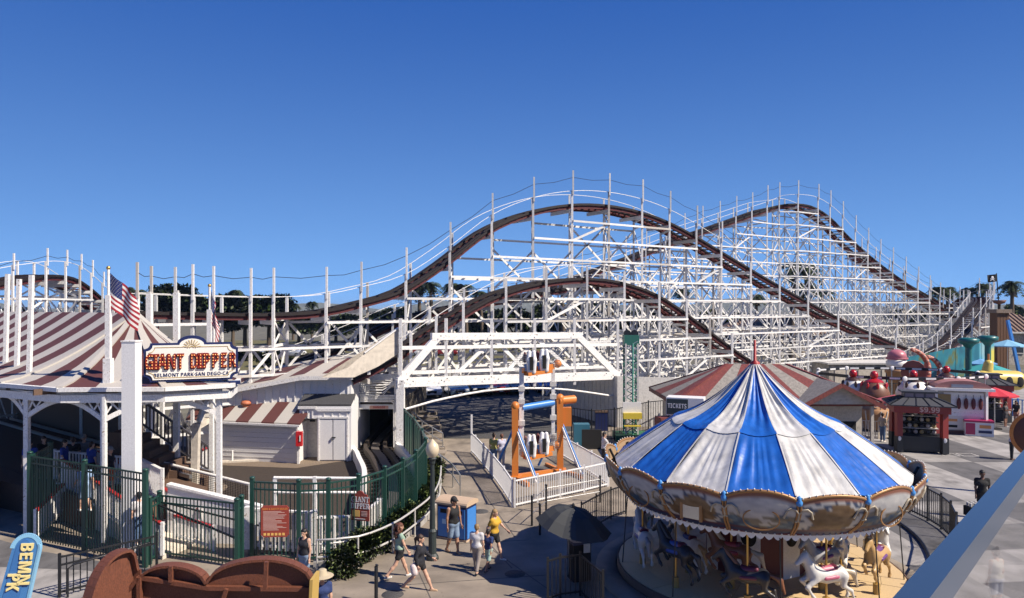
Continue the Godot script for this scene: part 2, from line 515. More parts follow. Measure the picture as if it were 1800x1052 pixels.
	# cross frames between the two rows
	for i in rows[0].size():
		var a = rows[0][i]
		var b = rows[1][i]
		var y := maxf(a[1], 0.15)
		while y < minf(a[2], b[2]) - 0.4:
			var y2 := minf(y + level * 2.0, minf(a[2], b[2]) - 0.3)
			var fa := Vector3(a[0].x, y, a[0].z)
			var fb := Vector3(b[0].x, y, b[0].z)
			var ga := Vector3(a[0].x, y2, a[0].z)
			var gb := Vector3(b[0].x, y2, b[0].z)
			lumber("crossbeam", ga, gb, 0.07, 0.16)
			if y2 - y > 0.8 and not o.get("open", false):
				lumber("brace", fa, gb, 0.05, 0.14)
				if i % 2 == 0: lumber("brace", fb, ga, 0.05, 0.14)
			y += level * 2.0
		# top cap under the track
		lumber("crossbeam", Vector3(a[0].x, a[2] - 0.45, a[0].z) , a[3] - a[4] * tall * half + Vector3(0, -0.45, 0), 0.14, 0.26)
	if wires.size() > 2 and o.get("wire", true):
		var w := st_new()
		for i in wires.size() - 1:
			var mid: Vector3 = (wires[i] + wires[i + 1]) / 2.0 + Vector3(0, -0.12, 0)
			s_tube(w, [wires[i], mid, wires[i + 1]], 0.016, 4, false)
		put(root, "light_string", done(w), mats.dark)

func coaster() -> void:
	var root := T("roller_coaster", "long white timber roller coaster with dark red track and many crossed braces", "roller coaster", Vector3(-6.4, 0, -40))
	var A := []
	for q in [[235, 549], [300, 551], [430, 553], [500, 552], [560, 547], [620, 534], [698, 511], [774, 462], [847, 407], [919, 376], [987, 363], [1051, 364], [1109, 375], [1157, 392], [1204, 416], [1260, 449], [1330, 490], [1400, 529], [1470, 565], [1530, 592], [1580, 612]]:
		A.append(W(q[0], q[1], dl(q[0], 4.5)))
	coaster_line(root, A, {"bridge": true, "lift": 2.5, "posts": [238, 265, 295, 328, 371, 425, 482, 546, 620, 698, 774, 847, 919, 987, 1051, 1109, 1157, 1204, 1252, 1302, 1347, 1403, 1455, 1505, 1553]})
	var B := []
	for q in [[610, 664], [660, 640], [705, 614], [770, 572], [820, 541], [870, 517], [940, 498], [1011, 491], [1076, 498], [1137, 519], [1185, 549], [1240, 590], [1300, 632], [1345, 655]]:
		B.append(W(q[0], q[1], dl(q[0], 0.6)))
	coaster_line(root, B, {"bridge": true, "lift": 0.9, "wire": false, "posts": [640, 700, 746, 787, 865, 940, 1011, 1076, 1137, 1181, 1227, 1262, 1300, 1338]})
	var C := []
	for q in [[470, 655], [560, 623], [640, 590], [700, 563], [790, 540], [880, 527], [960, 512], [1020, 505], [1090, 512], [1160, 540], [1230, 575]]:
		C.append(W(q[0], q[1], dl(q[0], 8.0)))
	coaster_line(root, C, {"bridge": true, "lift": 0.9, "wire": false, "level": 2.8, "open": true, "xbrace": false})
	thin = 0.8
	var D := []
	for q in [[960, 508], [1023, 484], [1100, 456], [1180, 424], [1250, 400], [1310, 379], [1350, 366]]:
		D.append(W(q[0], q[1], dl(q[0], 13.0)))
	for q in [[1390, 361, 80.0], [1420, 368, 82.0], [1450, 388, 84.0], [1482, 421, 86.0], [1530, 462, 89.0], [1600, 512, 93.0], [1650, 546, 97.0], [1690, 572, 100.0], [1715, 585, 103.0]]:
		D.append(W(q[0], q[1], q[2]))
	coaster_line(root, D, {"lift": 2.6, "half": 1.7, "tiers": 9})
	var D2 := []
	for q in [[1500, 448, 93.0], [1547, 478, 95.0], [1620, 520, 98.0], [1690, 558, 102.0], [1730, 575, 105.0]]:
		D2.append(W(q[0], q[1], q[2]))
	coaster_line(root, D2, {"lift": 2.0})
	var E := []
	for q in [[1600, 640, 74.0], [1655, 612, 77.0], [1690, 578, 80.0], [1714, 546, 84.0], [1726, 529, 89.0], [1718, 523, 94.0], [1698, 526, 97.0], [1672, 538, 99.0], [1640, 552, 100.0]]:
		E.append(W(q[0], q[1], q[2]))
	coaster_line(root, E, {"lift": 2.6, "tie_mat": mats.track_red})
	var Ff := []
	for q in [[-70, 512, 42.0], [0, 495, 44.0], [60, 485, 47.0], [100, 489, 50.0], [130, 505, 53.0], [160, 529, 56.0], [190, 552, 59.0], [225, 565, 62.0], [270, 572, 64.0]]:
		Ff.append(W(q[0], q[1], q[2]))
	coaster_line(root, Ff, {"lift": 1.8, "step": 2.2, "tie_mat": mats.track_red})
	# low return track along the far side
	var H := []
	for q in [[1090, 606], [1200, 600], [1330, 596], [1450, 592], [1560, 588]]:
		H.append(W(q[0], q[1], dl(q[0], 17.0)))
	coaster_line(root, H, {"lift": 0.9, "wire": false, "level": 2.6, "open": true, "xbrace": false})
	# --- the deep timber girder that carries everything over the drive
	var gd := func(px: float, py: float) -> Vector3: return W(px, py, dl(px, -1.1))
	for q in [[[697, 673], [1088, 660], 0.30, 0.52], [[758, 592], [1022, 590], 0.26, 0.40], [[700, 672], [768, 594], 0.24, 0.42], [[1016, 592], [1084, 660], 0.24, 0.42],
			[[722, 655], [1076, 645], 0.16, 0.18], [[704, 612], [1086, 606], 0.12, 0.2]]:
		bm(root, "girder_beam", gd.call(q[0][0], q[0][1]), gd.call(q[1][0], q[1][1]), q[2], q[3], mats.white)
	for q in [[[790, 668], [864, 598]], [[868, 598], [925, 655]], [[880, 664], [940, 598]], [[944, 598], [1010, 658]]]:
		bm(root, "girder_brace", gd.call(q[0][0], q[0][1]) + Vector3(0.05, 0, -0.2), gd.call(q[1][0], q[1][1]) + Vector3(0.05, 0, -0.2), 0.10, 0.22, mats.white)
	for px in [704.0, 784.0, 864.0, 940.0, 1010.0, 1086.0]:
		bm(root, "girder_post", gd.call(px, 672.0 - (px - 697) * 0.033) + Vector3(0, -0.55, 0.0), gd.call(px, 560.0), 0.17, 0.2, mats.white)
	for px in [704.0, 1086.0]:
		var p: Vector3 = gd.call(px, 668.0)
		bm(root, "girder_leg", Vector3(p.x, 0, p.z), p, 0.42, 0.42, mats.white)
	for q in [[706, 671], [716, 668], [726, 671], [776, 669], [786, 666], [852, 667], [864, 663], [876, 667], [930, 664], [944, 661], [1000, 661], [1012, 658], [1066, 657], [1078, 660], [775, 591], [862, 590], [944, 589], [1008, 589]]:
		var p := W(q[0], q[1], dl(q[0], -1.1) - 0.34)
		sp(root, "bolt", p, Vector3(0.035, 0.035, 0.03), mats.dark)
	# joists of the bridge deck
	for i in 13:
		var s0 := 0.1 + i * 1.33
		var p := Vector3(-6.4 + 0.827 * s0, 3.62, -40.0 - 0.563 * s0) + Vector3(0.563, 0, 0.827) * 0.9
		bm(root, "joist", p, p + Vector3(-0.563, 0, -0.827) * 6.5, 0.14, 0.26, mats.white)
	var arch := []
	for q in [[712, 720], [760, 706], [850, 688], [930, 683], [1000, 686], [1085, 698]]: arch.append(gd.call(q[0], q[1]))
	var ast := st_new()
	s_tube(ast, smooth_path(arch, 1.0), 0.065, 8)
	put(root, "arch_pipe", done(ast), mats.white)
	# --- all timber, the pieces that show largest one by one
	for kind in timber:
		var list: Array = timber[kind]
		for e in list: e.append(e[0].distance_to(e[1]) * e[3] / ((e[0] + e[1]) / 2.0 - Vector3(0, EYE, 0)).length_squared())
		list.sort_custom(func(x, y): return x[4] > y[4])
		var rest := st_new()
		for i in list.size():
			var e = list[i]
			var pick := rng.randf()
			if i < 290: bm(root, kind, e[0], e[1], e[2], e[3], mats.white if pick < 0.66 else (mats.white_grey if pick < 0.92 else mats.white_bare))
			else: s_beam(rest, e[0], e[1], e[2], e[3])
		if list.size() > 290:
			var o := put(root, "distant_" + kind, done(rest), mats.white)
			o.set_meta("kind", "stuff")
		print(kind, " ", list.size())

# ================================================================ trees, houses and cars behind the coaster
func crown_mesh(blobs: Array, n: int, size: float, seed_: int, dark: Color, lightc: Color) -> ArrayMesh:
	var r := RandomNumberGenerator.new()
	r.seed = seed_
	var st := SurfaceTool.new()
	st.begin(Mesh.PRIMITIVE_TRIANGLES)
	var vol := 0.0
	for b in blobs: vol += pow(b[1].x * b[1].y * b[1].z, 0.667)
	for b in blobs:
		var m := int(n * pow(b[1].x * b[1].y * b[1].z, 0.667) / vol)
		for i in m:
			var v := Vector3(r.randfn(), r.randfn(), r.randfn()).normalized()
			var p: Vector3 = b[0] + v * b[1] * (1.0 - 0.45 * pow(r.randf(), 2.0)) * r.randf_range(0.9, 1.1)
			var a := Vector3(r.randfn(), r.randfn(), r.randfn()).normalized()
			var c := (a.cross(v) + Vector3(0.01, 0, 0)).normalized()
			var s := size * r.randf_range(0.6, 1.3)
			st.set_color(dark.lerp(lightc, r.randf()))
			st.set_normal((v + a * 0.8).normalized())
			st.add_vertex(p - a * s); st.add_vertex(p + c * s * 0.55); st.add_vertex(p + a * s)
			st.add_vertex(p - a * s); st.add_vertex(p + a * s); st.add_vertex(p - c * s * 0.55)
	return st.commit()
func leaf_mat() -> StandardMaterial3D:
	if mats.has("leaf"): return mats.leaf
	var m := StandardMaterial3D.new()
	m.vertex_color_use_as_albedo = true; m.roughness = 0.7; m.cull_mode = BaseMaterial3D.CULL_DISABLED
	m.backlight_enabled = true; m.backlight = Color(0.12, 0.16, 0.05)
	mats["leaf"] = m
	return m
func blob_set(w: float, h: float, n: int, seed_: int) -> Array:
	var r := RandomNumberGenerator.new()
	r.seed = seed_
	var out := []
	for i in n:
		var a := TAU * i / n + r.randf() * 0.6
		var k := r.randf_range(0.2, 0.62)
		var s := r.randf_range(0.30, 0.48)
		out.append([Vector3(cos(a) * w * k, h * r.randf_range(0.25, 0.78), sin(a) * w * k), Vector3(w * s, h * s * 0.55, w * s)])
	return out
func palm_proto(h: float, seed_: int, skirt: bool) -> Node3D:
	var r := RandomNumberGenerator.new()
	r.seed = seed_
	proto = true
	var o := T("palm_tree", "", "palm tree")
	var st := st_new()
	var pts := []
	var rad := []
	var lean := Vector3(r.randf_range(-0.5, 0.5), 0, r.randf_range(-0.5, 0.5))
	for i in 9:
		var t := i / 8.0
		pts.append(Vector3(0, h * t, 0) + lean * t * t)
		rad.append(lerpf(0.30, 0.17, t))
	s_tube(st, pts, rad, 8)
	put(o, "trunk", done(st), mk("palm_bark", lin(0.16, 0.12, 0.085), 0.95, "grain", 0.7))
	var f := SurfaceTool.new()
	f.begin(Mesh.PRIMITIVE_TRIANGLES)
	var top: Vector3 = pts[-1]
	for i in 44:
		var dead := skirt and i >= 32
		var a := r.randf() * TAU
		var el := r.randf_range(-0.35, 1.25) if not dead else r.randf_range(-1.35, -0.8)
		var L := r.randf_range(1.5, 2.1) if not dead else r.randf_range(1.0, 1.5)
		var dir := Vector3(cos(a) * cos(el), sin(el), sin(a) * cos(el))
		var prevp := top
		for k in 7:
			var t := (k + 1) / 7.0
			var p := top + dir * L * t + Vector3(0, -0.75 * L * t * t * (0.5 if dead else 1.0), 0)
			var ax := (p - prevp).normalized()
			var sd := ax.cross(Vector3.UP).normalized()
			var wd := L * 0.34 * sin(clampf(t * 1.15, 0.0, 1.0) * PI * 0.86) + 0.05
			var g := r.randf()
			f.set_color(Color(0.020, 0.032, 0.010).lerp(Color(0.085, 0.11, 0.035), g) if not dead else Color(0.10, 0.075, 0.045).lerp(Color(0.17, 0.13, 0.08), g))
			for s in [-1.0, 1.0]:
				for e in 2:
					var bse: Vector3 = prevp.lerp(p, e * 0.5)
					var tip: Vector3 = bse + sd * s * wd + ax * wd * 0.5 + Vector3(0, -wd * r.randf_range(0.25, 0.7), 0)
					f.set_normal((Vector3.UP + sd * s * 0.4).normalized())
					f.add_vertex(bse); f.add_vertex(bse.lerp(p, 0.55)); f.add_vertex(tip)
			prevp = p
	put(o, "crown", f.commit(), leaf_mat())
	proto = false
	return o
func background() -> void:
	# broad dark trees
	var meshes := []
	for v in 4:
		meshes.append(crown_mesh(blob_set(1.0, 1.0, 9, 20 + v), 5200, 0.055, 40 + v, Color(0.018, 0.038, 0.011), Color(0.075, 0.115, 0.03)))
	var bark := mk("bark", lin(0.10, 0.075, 0.055), 1.0, "grain", 0.6)
	var n := 0
	# px centre, crown top, crown bottom, width in px, depth
	for q in [[312, 501, 570, 104, 128.0, "tall round dark fig tree behind the striped station roof"], [372, 520, 582, 76, 135.0, "low dark tree right of the round fig tree"], [430, 510, 574, 100, 126.0, "wide dark tree behind the second flag"], [472, 517, 576, 76, 131.0, "dark tree with ragged top beside a short palm"],
			[232, 530, 575, 60, 140.0, "small dark tree half hidden by the near flag"], [525, 545, 585, 70, 150.0, "low tree beyond the lawn"], [590, 548, 588, 80, 160.0, "low tree beyond the lawn"], [660, 548, 586, 70, 165.0, "low tree beyond the lawn"], [715, 541, 584, 60, 158.0, "low tree beyond the lawn"],
			[775, 543, 588, 76, 150.0, "dark tree beyond the car park"], [840, 538, 590, 80, 148.0, "dark tree beyond the car park"], [905, 540, 592, 78, 142.0, "dark tree beyond the car park"], [975, 534, 592, 84, 140.0, "dark tree beyond the car park"], [1040, 525, 594, 80, 138.0, "tall dark tree behind the low coaster hill"], [1105, 540, 596, 76, 136.0, "dark tree beyond the car park"],
			[1170, 542, 596, 74, 134.0, "dark tree beyond the car park"], [1235, 545, 598, 70, 136.0, "dark tree beyond the car park"], [1300, 548, 592, 66, 140.0, "dark tree beyond the car park"], [1590, 540, 580, 50, 165.0, "small tree behind the foot of the big drop"], [1785, 535, 560, 26, 190.0, "tall thin conifer behind the tile roofed house"], [20, 540, 580, 60, 120.0, "tree behind the far left coaster hill"], [110, 548, 585, 70, 130.0, "tree behind the far left coaster hill"]]:
		var d: float = q[4]
		var c := W(q[0], q[2], d)
		var base := Vector3(c.x, 0, c.z)
		var top := W(q[0], q[1], d).y
		var bottom := maxf(1.2, c.y)
		var w: float = q[3] / F * d * 0.78
		var t := T("tree", q[5], "tree", base, "trees behind the coaster")
		var st := st_new()
		s_tube(st, [base, base + Vector3(0.1, bottom + 1.0, 0.1), base + Vector3(0.4, (bottom + top) * 0.5, 0)], [0.4, 0.3, 0.12], 7)
		for k in 3: s_tube(st, [base + Vector3(0.1, bottom, 0), base + Vector3(cos(k * 2.1) * w * 0.5, bottom + (top - bottom) * 0.5, sin(k * 2.1) * w * 0.5)], [0.2, 0.06], 5)
		put(t, "trunk", done(st), bark)
		put(t, "crown", meshes[n % 4], leaf_mat(), Transform3D(Basis(Vector3.UP, n * 1.3).scaled(Vector3(w, top - bottom + 0.5, w)), Vector3(c.x, bottom - 0.4, c.z)))
		n += 1
	# shrubs along the lawn
	var shrub := crown_mesh(blob_set(1.0, 1.0, 6, 77), 1500, 0.10, 78, Color(0.03, 0.05, 0.012), Color(0.13, 0.14, 0.04))
	for q in [[470, 628, 95.0, 2.2], [508, 640, 90.0, 1.5], [545, 622, 100.0, 1.6], [612, 640, 92.0, 1.3], [380, 622, 100.0, 2.6], [430, 615, 105.0, 2.0], [345, 615, 104.0, 2.4], [300, 612, 108.0, 2.2]]:
		var c := W(q[0], q[1], q[2])
		var t := T("shrub", "loose green shrub growing on the dry lawn behind the coaster", "shrub", Vector3(c.x, 0, c.z), "shrubs on the lawn")
		put(t, "foliage", shrub, leaf_mat(), Transform3D(Basis(Vector3.UP, q[0]).scaled(Vector3(q[3], q[3] * 1.2, q[3])), Vector3(c.x, -0.1, c.z)))
	# palms
	var protos := []
	for v in 3:
		var p := palm_proto(10.0, 60 + v, v == 1)
		p.set_meta("base_name", "palm_tree")
		protos.append(p)
	n = 0
	for q in [[228, 508, 150.0, 1.0], [240, 512, 158.0, 1.0], [409, 513, 140.0, 0.9], [487, 520, 150.0, 0.8], [515, 535, 170.0, 0.8], [548, 532, 170.0, 0.8],
			[712, 508, 130.0, 1.0], [737, 502, 132.0, 1.1], [760, 500, 128.0, 1.15], [790, 502, 134.0, 1.1], [820, 503, 130.0, 1.1], [848, 515, 140.0, 1.0],
			[990, 495, 122.0, 1.1], [1012, 500, 126.0, 1.0], [1078, 515, 130.0, 1.0], [1207, 510, 128.0, 1.0], [1330, 520, 130.0, 1.0], [1392, 466, 112.0, 1.35], [1424, 470, 112.0, 1.35], [1408, 500, 118.0, 1.2], [1440, 512, 120.0, 1.1],
			[1650, 508, 128.0, 1.0], [1664, 508, 132.0, 1.0], [1703, 509, 140.0, 1.0], [1722, 502, 138.0, 1.0], [1780, 498, 120.0, 1.05]]:
		var d: float = q[2]
		var c := W(q[0], q[1], d)
		var lb := "fan palm with a bare trunk rising behind the coaster"
		if q[0] == 1780: lb = "single fan palm rising behind the tile roofed house"
		elif q[0] < 250: lb = "fan palm above the striped station roof"
		elif q[0] > 1380 and q[0] < 1450: lb = "big shaggy fan palm seen through the timber of the lift hill"
		elif q[0] > 400 and q[0] < 560: lb = "short distant fan palm above the low dark trees beyond the lawn"
		elif q[0] > 700 and q[0] < 860: lb = "fan palm in the row seen under the rising slope of the big hill"
		elif q[0] > 980 and q[0] < 1090: lb = "fan palm behind the crest of the low coaster hill"
		elif q[0] > 1640: lb = "fan palm behind the curved end of the coaster"
		var o: Node3D = protos[n % 3] if n < 3 else copy_of(protos[n % 3], lb, Vector3.ZERO)
		meta(o, lb, "palm tree", "palms behind the coaster")
		o.position = Vector3(c.x, 0, c.z); o.rotation.y = n * 1.7
		o.scale = Vector3(q[3] * 1.35, (c.y - 0.2) / 10.0, q[3] * 1.35)
		n += 1
	houses()
	cars()

func houses() -> void:
	var tile := mk("roof_tile", lin(0.30, 0.20, 0.15), 0.85, "blot", 0.8)
	var wall := mk("stucco", lin(0.52, 0.47, 0.40), 0.9, "blot", 0.25)
	var pane := mk("window_glass", lin(0.03, 0.04, 0.055), 0.12)
	for q in [[1420.0, 118.0, 21.0, 9.0, 3.4, 2.9, "long cream building with brown tile roof behind the lift hill"], [1792.0, 98.0, 9.0, 8.0, 4.6, 2.6, "cream house with brown tile roof behind the wooden pillar"], [1330.0, 126.0, 12.0, 9.0, 3.2, 2.4, "lower cream building with tile roof beside the long one"]]:
		var d: float = q[1]
		var c := Vector3((q[0] - 900.0) / F * d, 0, -d)
		var L: float = q[2]
		var D: float = q[3]
		var h: float = q[4]
		var t := T("tile_roofed_house", q[6], "building", c, "houses behind the coaster")
		bx(t, "wall", c + Vector3(0, h / 2, -D / 2), Vector3(L, h, D), wall)
		# roof of barrel-tile rows
		var ridge: float = h + q[5]
		var roof := part_node(t, "roof")
		var e := 0.7
		var R0 := c + Vector3(-L / 2 + D * 0.35, ridge, -D / 2)
		var R1 := c + Vector3(L / 2 - D * 0.35, ridge, -D / 2)
		var E := [c + Vector3(-L / 2 - e, h, e), c + Vector3(L / 2 + e, h, e), c + Vector3(L / 2 + e, h, -D - e), c + Vector3(-L / 2 - e, h, -D - e)]
		var st := st_new()
		quad(st, E[0], R0, R1, E[1]); quad(st, E[2], R1, R0, E[3]); tri(st, E[1], R1, E[2]); tri(st, E[3], R0, E[0]); quad(st, E[0], E[1], E[2], E[3])
		put(roof, "deck", done(st), tile)
		var rows := int(L / 0.55)
		for i in rows:
			var u := (i + 0.5) / rows
			var lo: Vector3 = E[0].lerp(E[1], u)
			var hx := clampf(lo.x, R0.x, R1.x)
			var k := 1.0 - absf(lo.x - hx) / (D * 0.35 + e)
			var hi: Vector3 = Vector3(lo.x, h, e + c.z).lerp(Vector3(lo.x, ridge, c.z - D / 2), k)
			cy(roof, "tile_row", lo + Vector3(0, 0.05, 0), hi + Vector3(0, 0.05, 0), 0.13, tile)
		bm(t, "eave_board", E[0] + Vector3(0, -0.12, 0.02), E[1] + Vector3(0, -0.12, 0.02), 0.06, 0.22, mats.white_dull)
		var nw := int(L / 2.6)
		for i in nw:
			var x := -L / 2 + L * (i + 0.5) / nw
			var w := part_node(t, "window")
			bx(w, "pane", c + Vector3(x, h * 0.52, 0.02), Vector3(1.1, 1.4, 0.06), pane)
			for s in [-1.0, 1.0]: bx(w, "frame", c + Vector3(x + s * 0.6, h * 0.52, 0.04), Vector3(0.1, 1.6, 0.1), mats.white_dull)
			bx(w, "sill", c + Vector3(x, h * 0.52 - 0.78, 0.06), Vector3(1.36, 0.1, 0.16), mats.white_dull)
	# beige store under the far end of the track
	var b := W(1545, 640, 68.0)
	b.y = 0
	var t := T("storage_shed", "low beige storage shed under the far foot of the coaster", "shed", b)
	bx(t, "wall", b + Vector3(0, 1.25, -2), Vector3(9.5, 2.5, 4), wall)
	bx(t, "roof", b + Vector3(0, 2.58, -2), Vector3(9.9, 0.16, 4.4), mats.white_dull)
	for i in 4: bx(t, "door", b + Vector3(-3.4 + i * 2.25, 1.0, 0.02), Vector3(1.6, 2.0, 0.06), mats.cream_board)

func car_proto(paint: Material) -> Node3D:
	# front towards +z; outline of the side in (z, y), widths narrow upwards
	proto = true
	var o := T("parked_car", "", "car")
	var prof := [[2.15, 0.30, 0.80], [2.22, 0.55, 0.84], [2.10, 0.78, 0.86], [1.10, 0.93, 0.88], [0.95, 0.97, 0.86], [-1.55, 1.02, 0.87], [-2.10, 0.98, 0.84], [-2.20, 0.60, 0.84], [-2.12, 0.30, 0.80]]
	var st := st_new()
	for i in prof.size():
		var a = prof[i]
		var b = prof[(i + 1) % prof.size()]
		quad(st, Vector3(-a[2], a[1], a[0]), Vector3(a[2], a[1], a[0]), Vector3(b[2], b[1], b[0]), Vector3(-b[2], b[1], b[0]))
	for s in [-1.0, 1.0]:
		for i in prof.size():
			var a = prof[i]
			var b = prof[(i + 1) % prof.size()]
			quad(st, Vector3(s * a[2], a[1], a[0]), Vector3(s * b[2], b[1], b[0]), Vector3(s * 0.9, 0.62, b[0] * 0.9), Vector3(s * 0.9, 0.62, a[0] * 0.9))
		quad(st, Vector3(s * 0.9, 0.62, 1.95), Vector3(s * 0.9, 0.62, -1.95), Vector3(s * 0.88, 0.32, -1.9), Vector3(s * 0.88, 0.32, 1.9))
	put(o, "body", done(st), paint)
	var ca := [[1.05, 0.94, 0.80], [0.25, 1.44, 0.62], [-1.05, 1.46, 0.62], [-1.85, 1.0, 0.78]]
	var gl := st_new()
	for i in 3:
		var a = ca[i]
		var b = ca[i + 1]
		quad(gl, Vector3(-a[2], a[1], a[0]), Vector3(a[2], a[1], a[0]), Vector3(b[2], b[1], b[0]), Vector3(-b[2], b[1], b[0]))
	for s in [-1.0, 1.0]:
		quad(gl, Vector3(s * 0.80, 0.94, 1.05), Vector3(s * 0.62, 1.44, 0.25), Vector3(s * 0.62, 1.46, -1.05), Vector3(s * 0.78, 1.0, -1.85))
	put(o, "windows", done(gl), mk("car_glass", lin(0.02, 0.025, 0.03), 0.08))
	put(o, "roof_panel", UB, paint, Transform3D(Basis.from_scale(Vector3(1.22, 0.05, 1.25)), Vector3(0, 1.47, -0.4)))
	for s in [-1.0, 1.0]:
		put(o, "pillar", UB, paint, Transform3D(frame(Vector3(s * 0.79, 0.95, 1.02), Vector3(s * 0.62, 1.46, 0.24)).scaled_local(Vector3(0.07, 0.05, 0.97)), Vector3(s * 0.71, 1.2, 0.64)))
		for z in [1.38, -1.35]:
			var w := put(o, "wheel", UC, mk("tyre", lin(0.012, 0.012, 0.012), 0.9), Transform3D(Basis(Vector3(0, 0.32, 0), Vector3(0.22, 0, 0), Vector3(0, 0, 0.32)), Vector3(s * 0.80, 0.32, z)))
			var rim := MeshInstance3D.new()
			rim.name = "rim"; rim.mesh = UC; rim.material_override = mats.steel
			w.add_child(rim, true)
			rim.transform = Transform3D(Basis.from_scale(Vector3(0.6, 1.06, 0.6)), Vector3.ZERO)
		put(o, "headlight", UB, mats.white_clean, Transform3D(Basis.from_scale(Vector3(0.38, 0.13, 0.2)), Vector3(s * 0.58, 0.70, 2.10)))
		put(o, "mirror", UB, paint, Transform3D(Basis.from_scale(Vector3(0.2, 0.12, 0.1)), Vector3(s * 0.95, 1.0, 0.75)))
	put(o, "grille", UB, mats.dark, Transform3D(Basis.from_scale(Vector3(0.8, 0.22, 0.08)), Vector3(0, 0.55, 2.20)))
	put(o, "number_plate", UB, mats.white_clean, Transform3D(Basis.from_scale(Vector3(0.34, 0.14, 0.04)), Vector3(0, 0.42, 2.22)))
	proto = false
	return o
func cars() -> void:
	var list := [[722, 697, "silver", lin(0.45, 0.47, 0.50), "silver hatchback"], [754, 696, "pearl", lin(0.72, 0.72, 0.70), "white car"], [801, 695, "slate", lin(0.10, 0.15, 0.22), "slate blue car"], [838, 693, "black", lin(0.015, 0.015, 0.018), "black car"],
		[872, 691, "red", lin(0.30, 0.02, 0.02), "dark red car"], [906, 690, "teal", lin(0.04, 0.07, 0.09), "dark teal car"], [955, 688, "blue", lin(0.03, 0.10, 0.42), "bright blue car"], [690, 694, "grey", lin(0.2, 0.2, 0.2), "grey car"]]
	for q in list:
		var m := mk("paint_" + q[2], q[3], 0.25)
		m.clearcoat_enabled = true; m.clearcoat = 0.8; m.clearcoat_roughness = 0.08
		var o := car_proto(m)
		o.position = G(q[0], q[1]) + Vector3(0, 0.012, 0); o.rotation.y = deg_to_rad(12.0 + rng.randf_range(-3, 3))
		meta(o, q[4] + " parked nose out beneath the coaster", "car", "cars parked beneath the coaster")
	# more cars far across the lawn
	for i in 7:
		var k: int = [0, 1, 3, 2, 1, 4, 0][i]
		var m: Material = mats["paint_" + list[k][2]]
		var o := car_proto(m)
		o.position = Vector3(-42.0 + i * 6.2, 0.016, -115.0 - i * 0.4); o.rotation.y = deg_to_rad(80.0 + rng.randf_range(-4, 4))
		meta(o, list[k][4] + " on the road beyond the lawn", "car", "cars beyond the lawn")

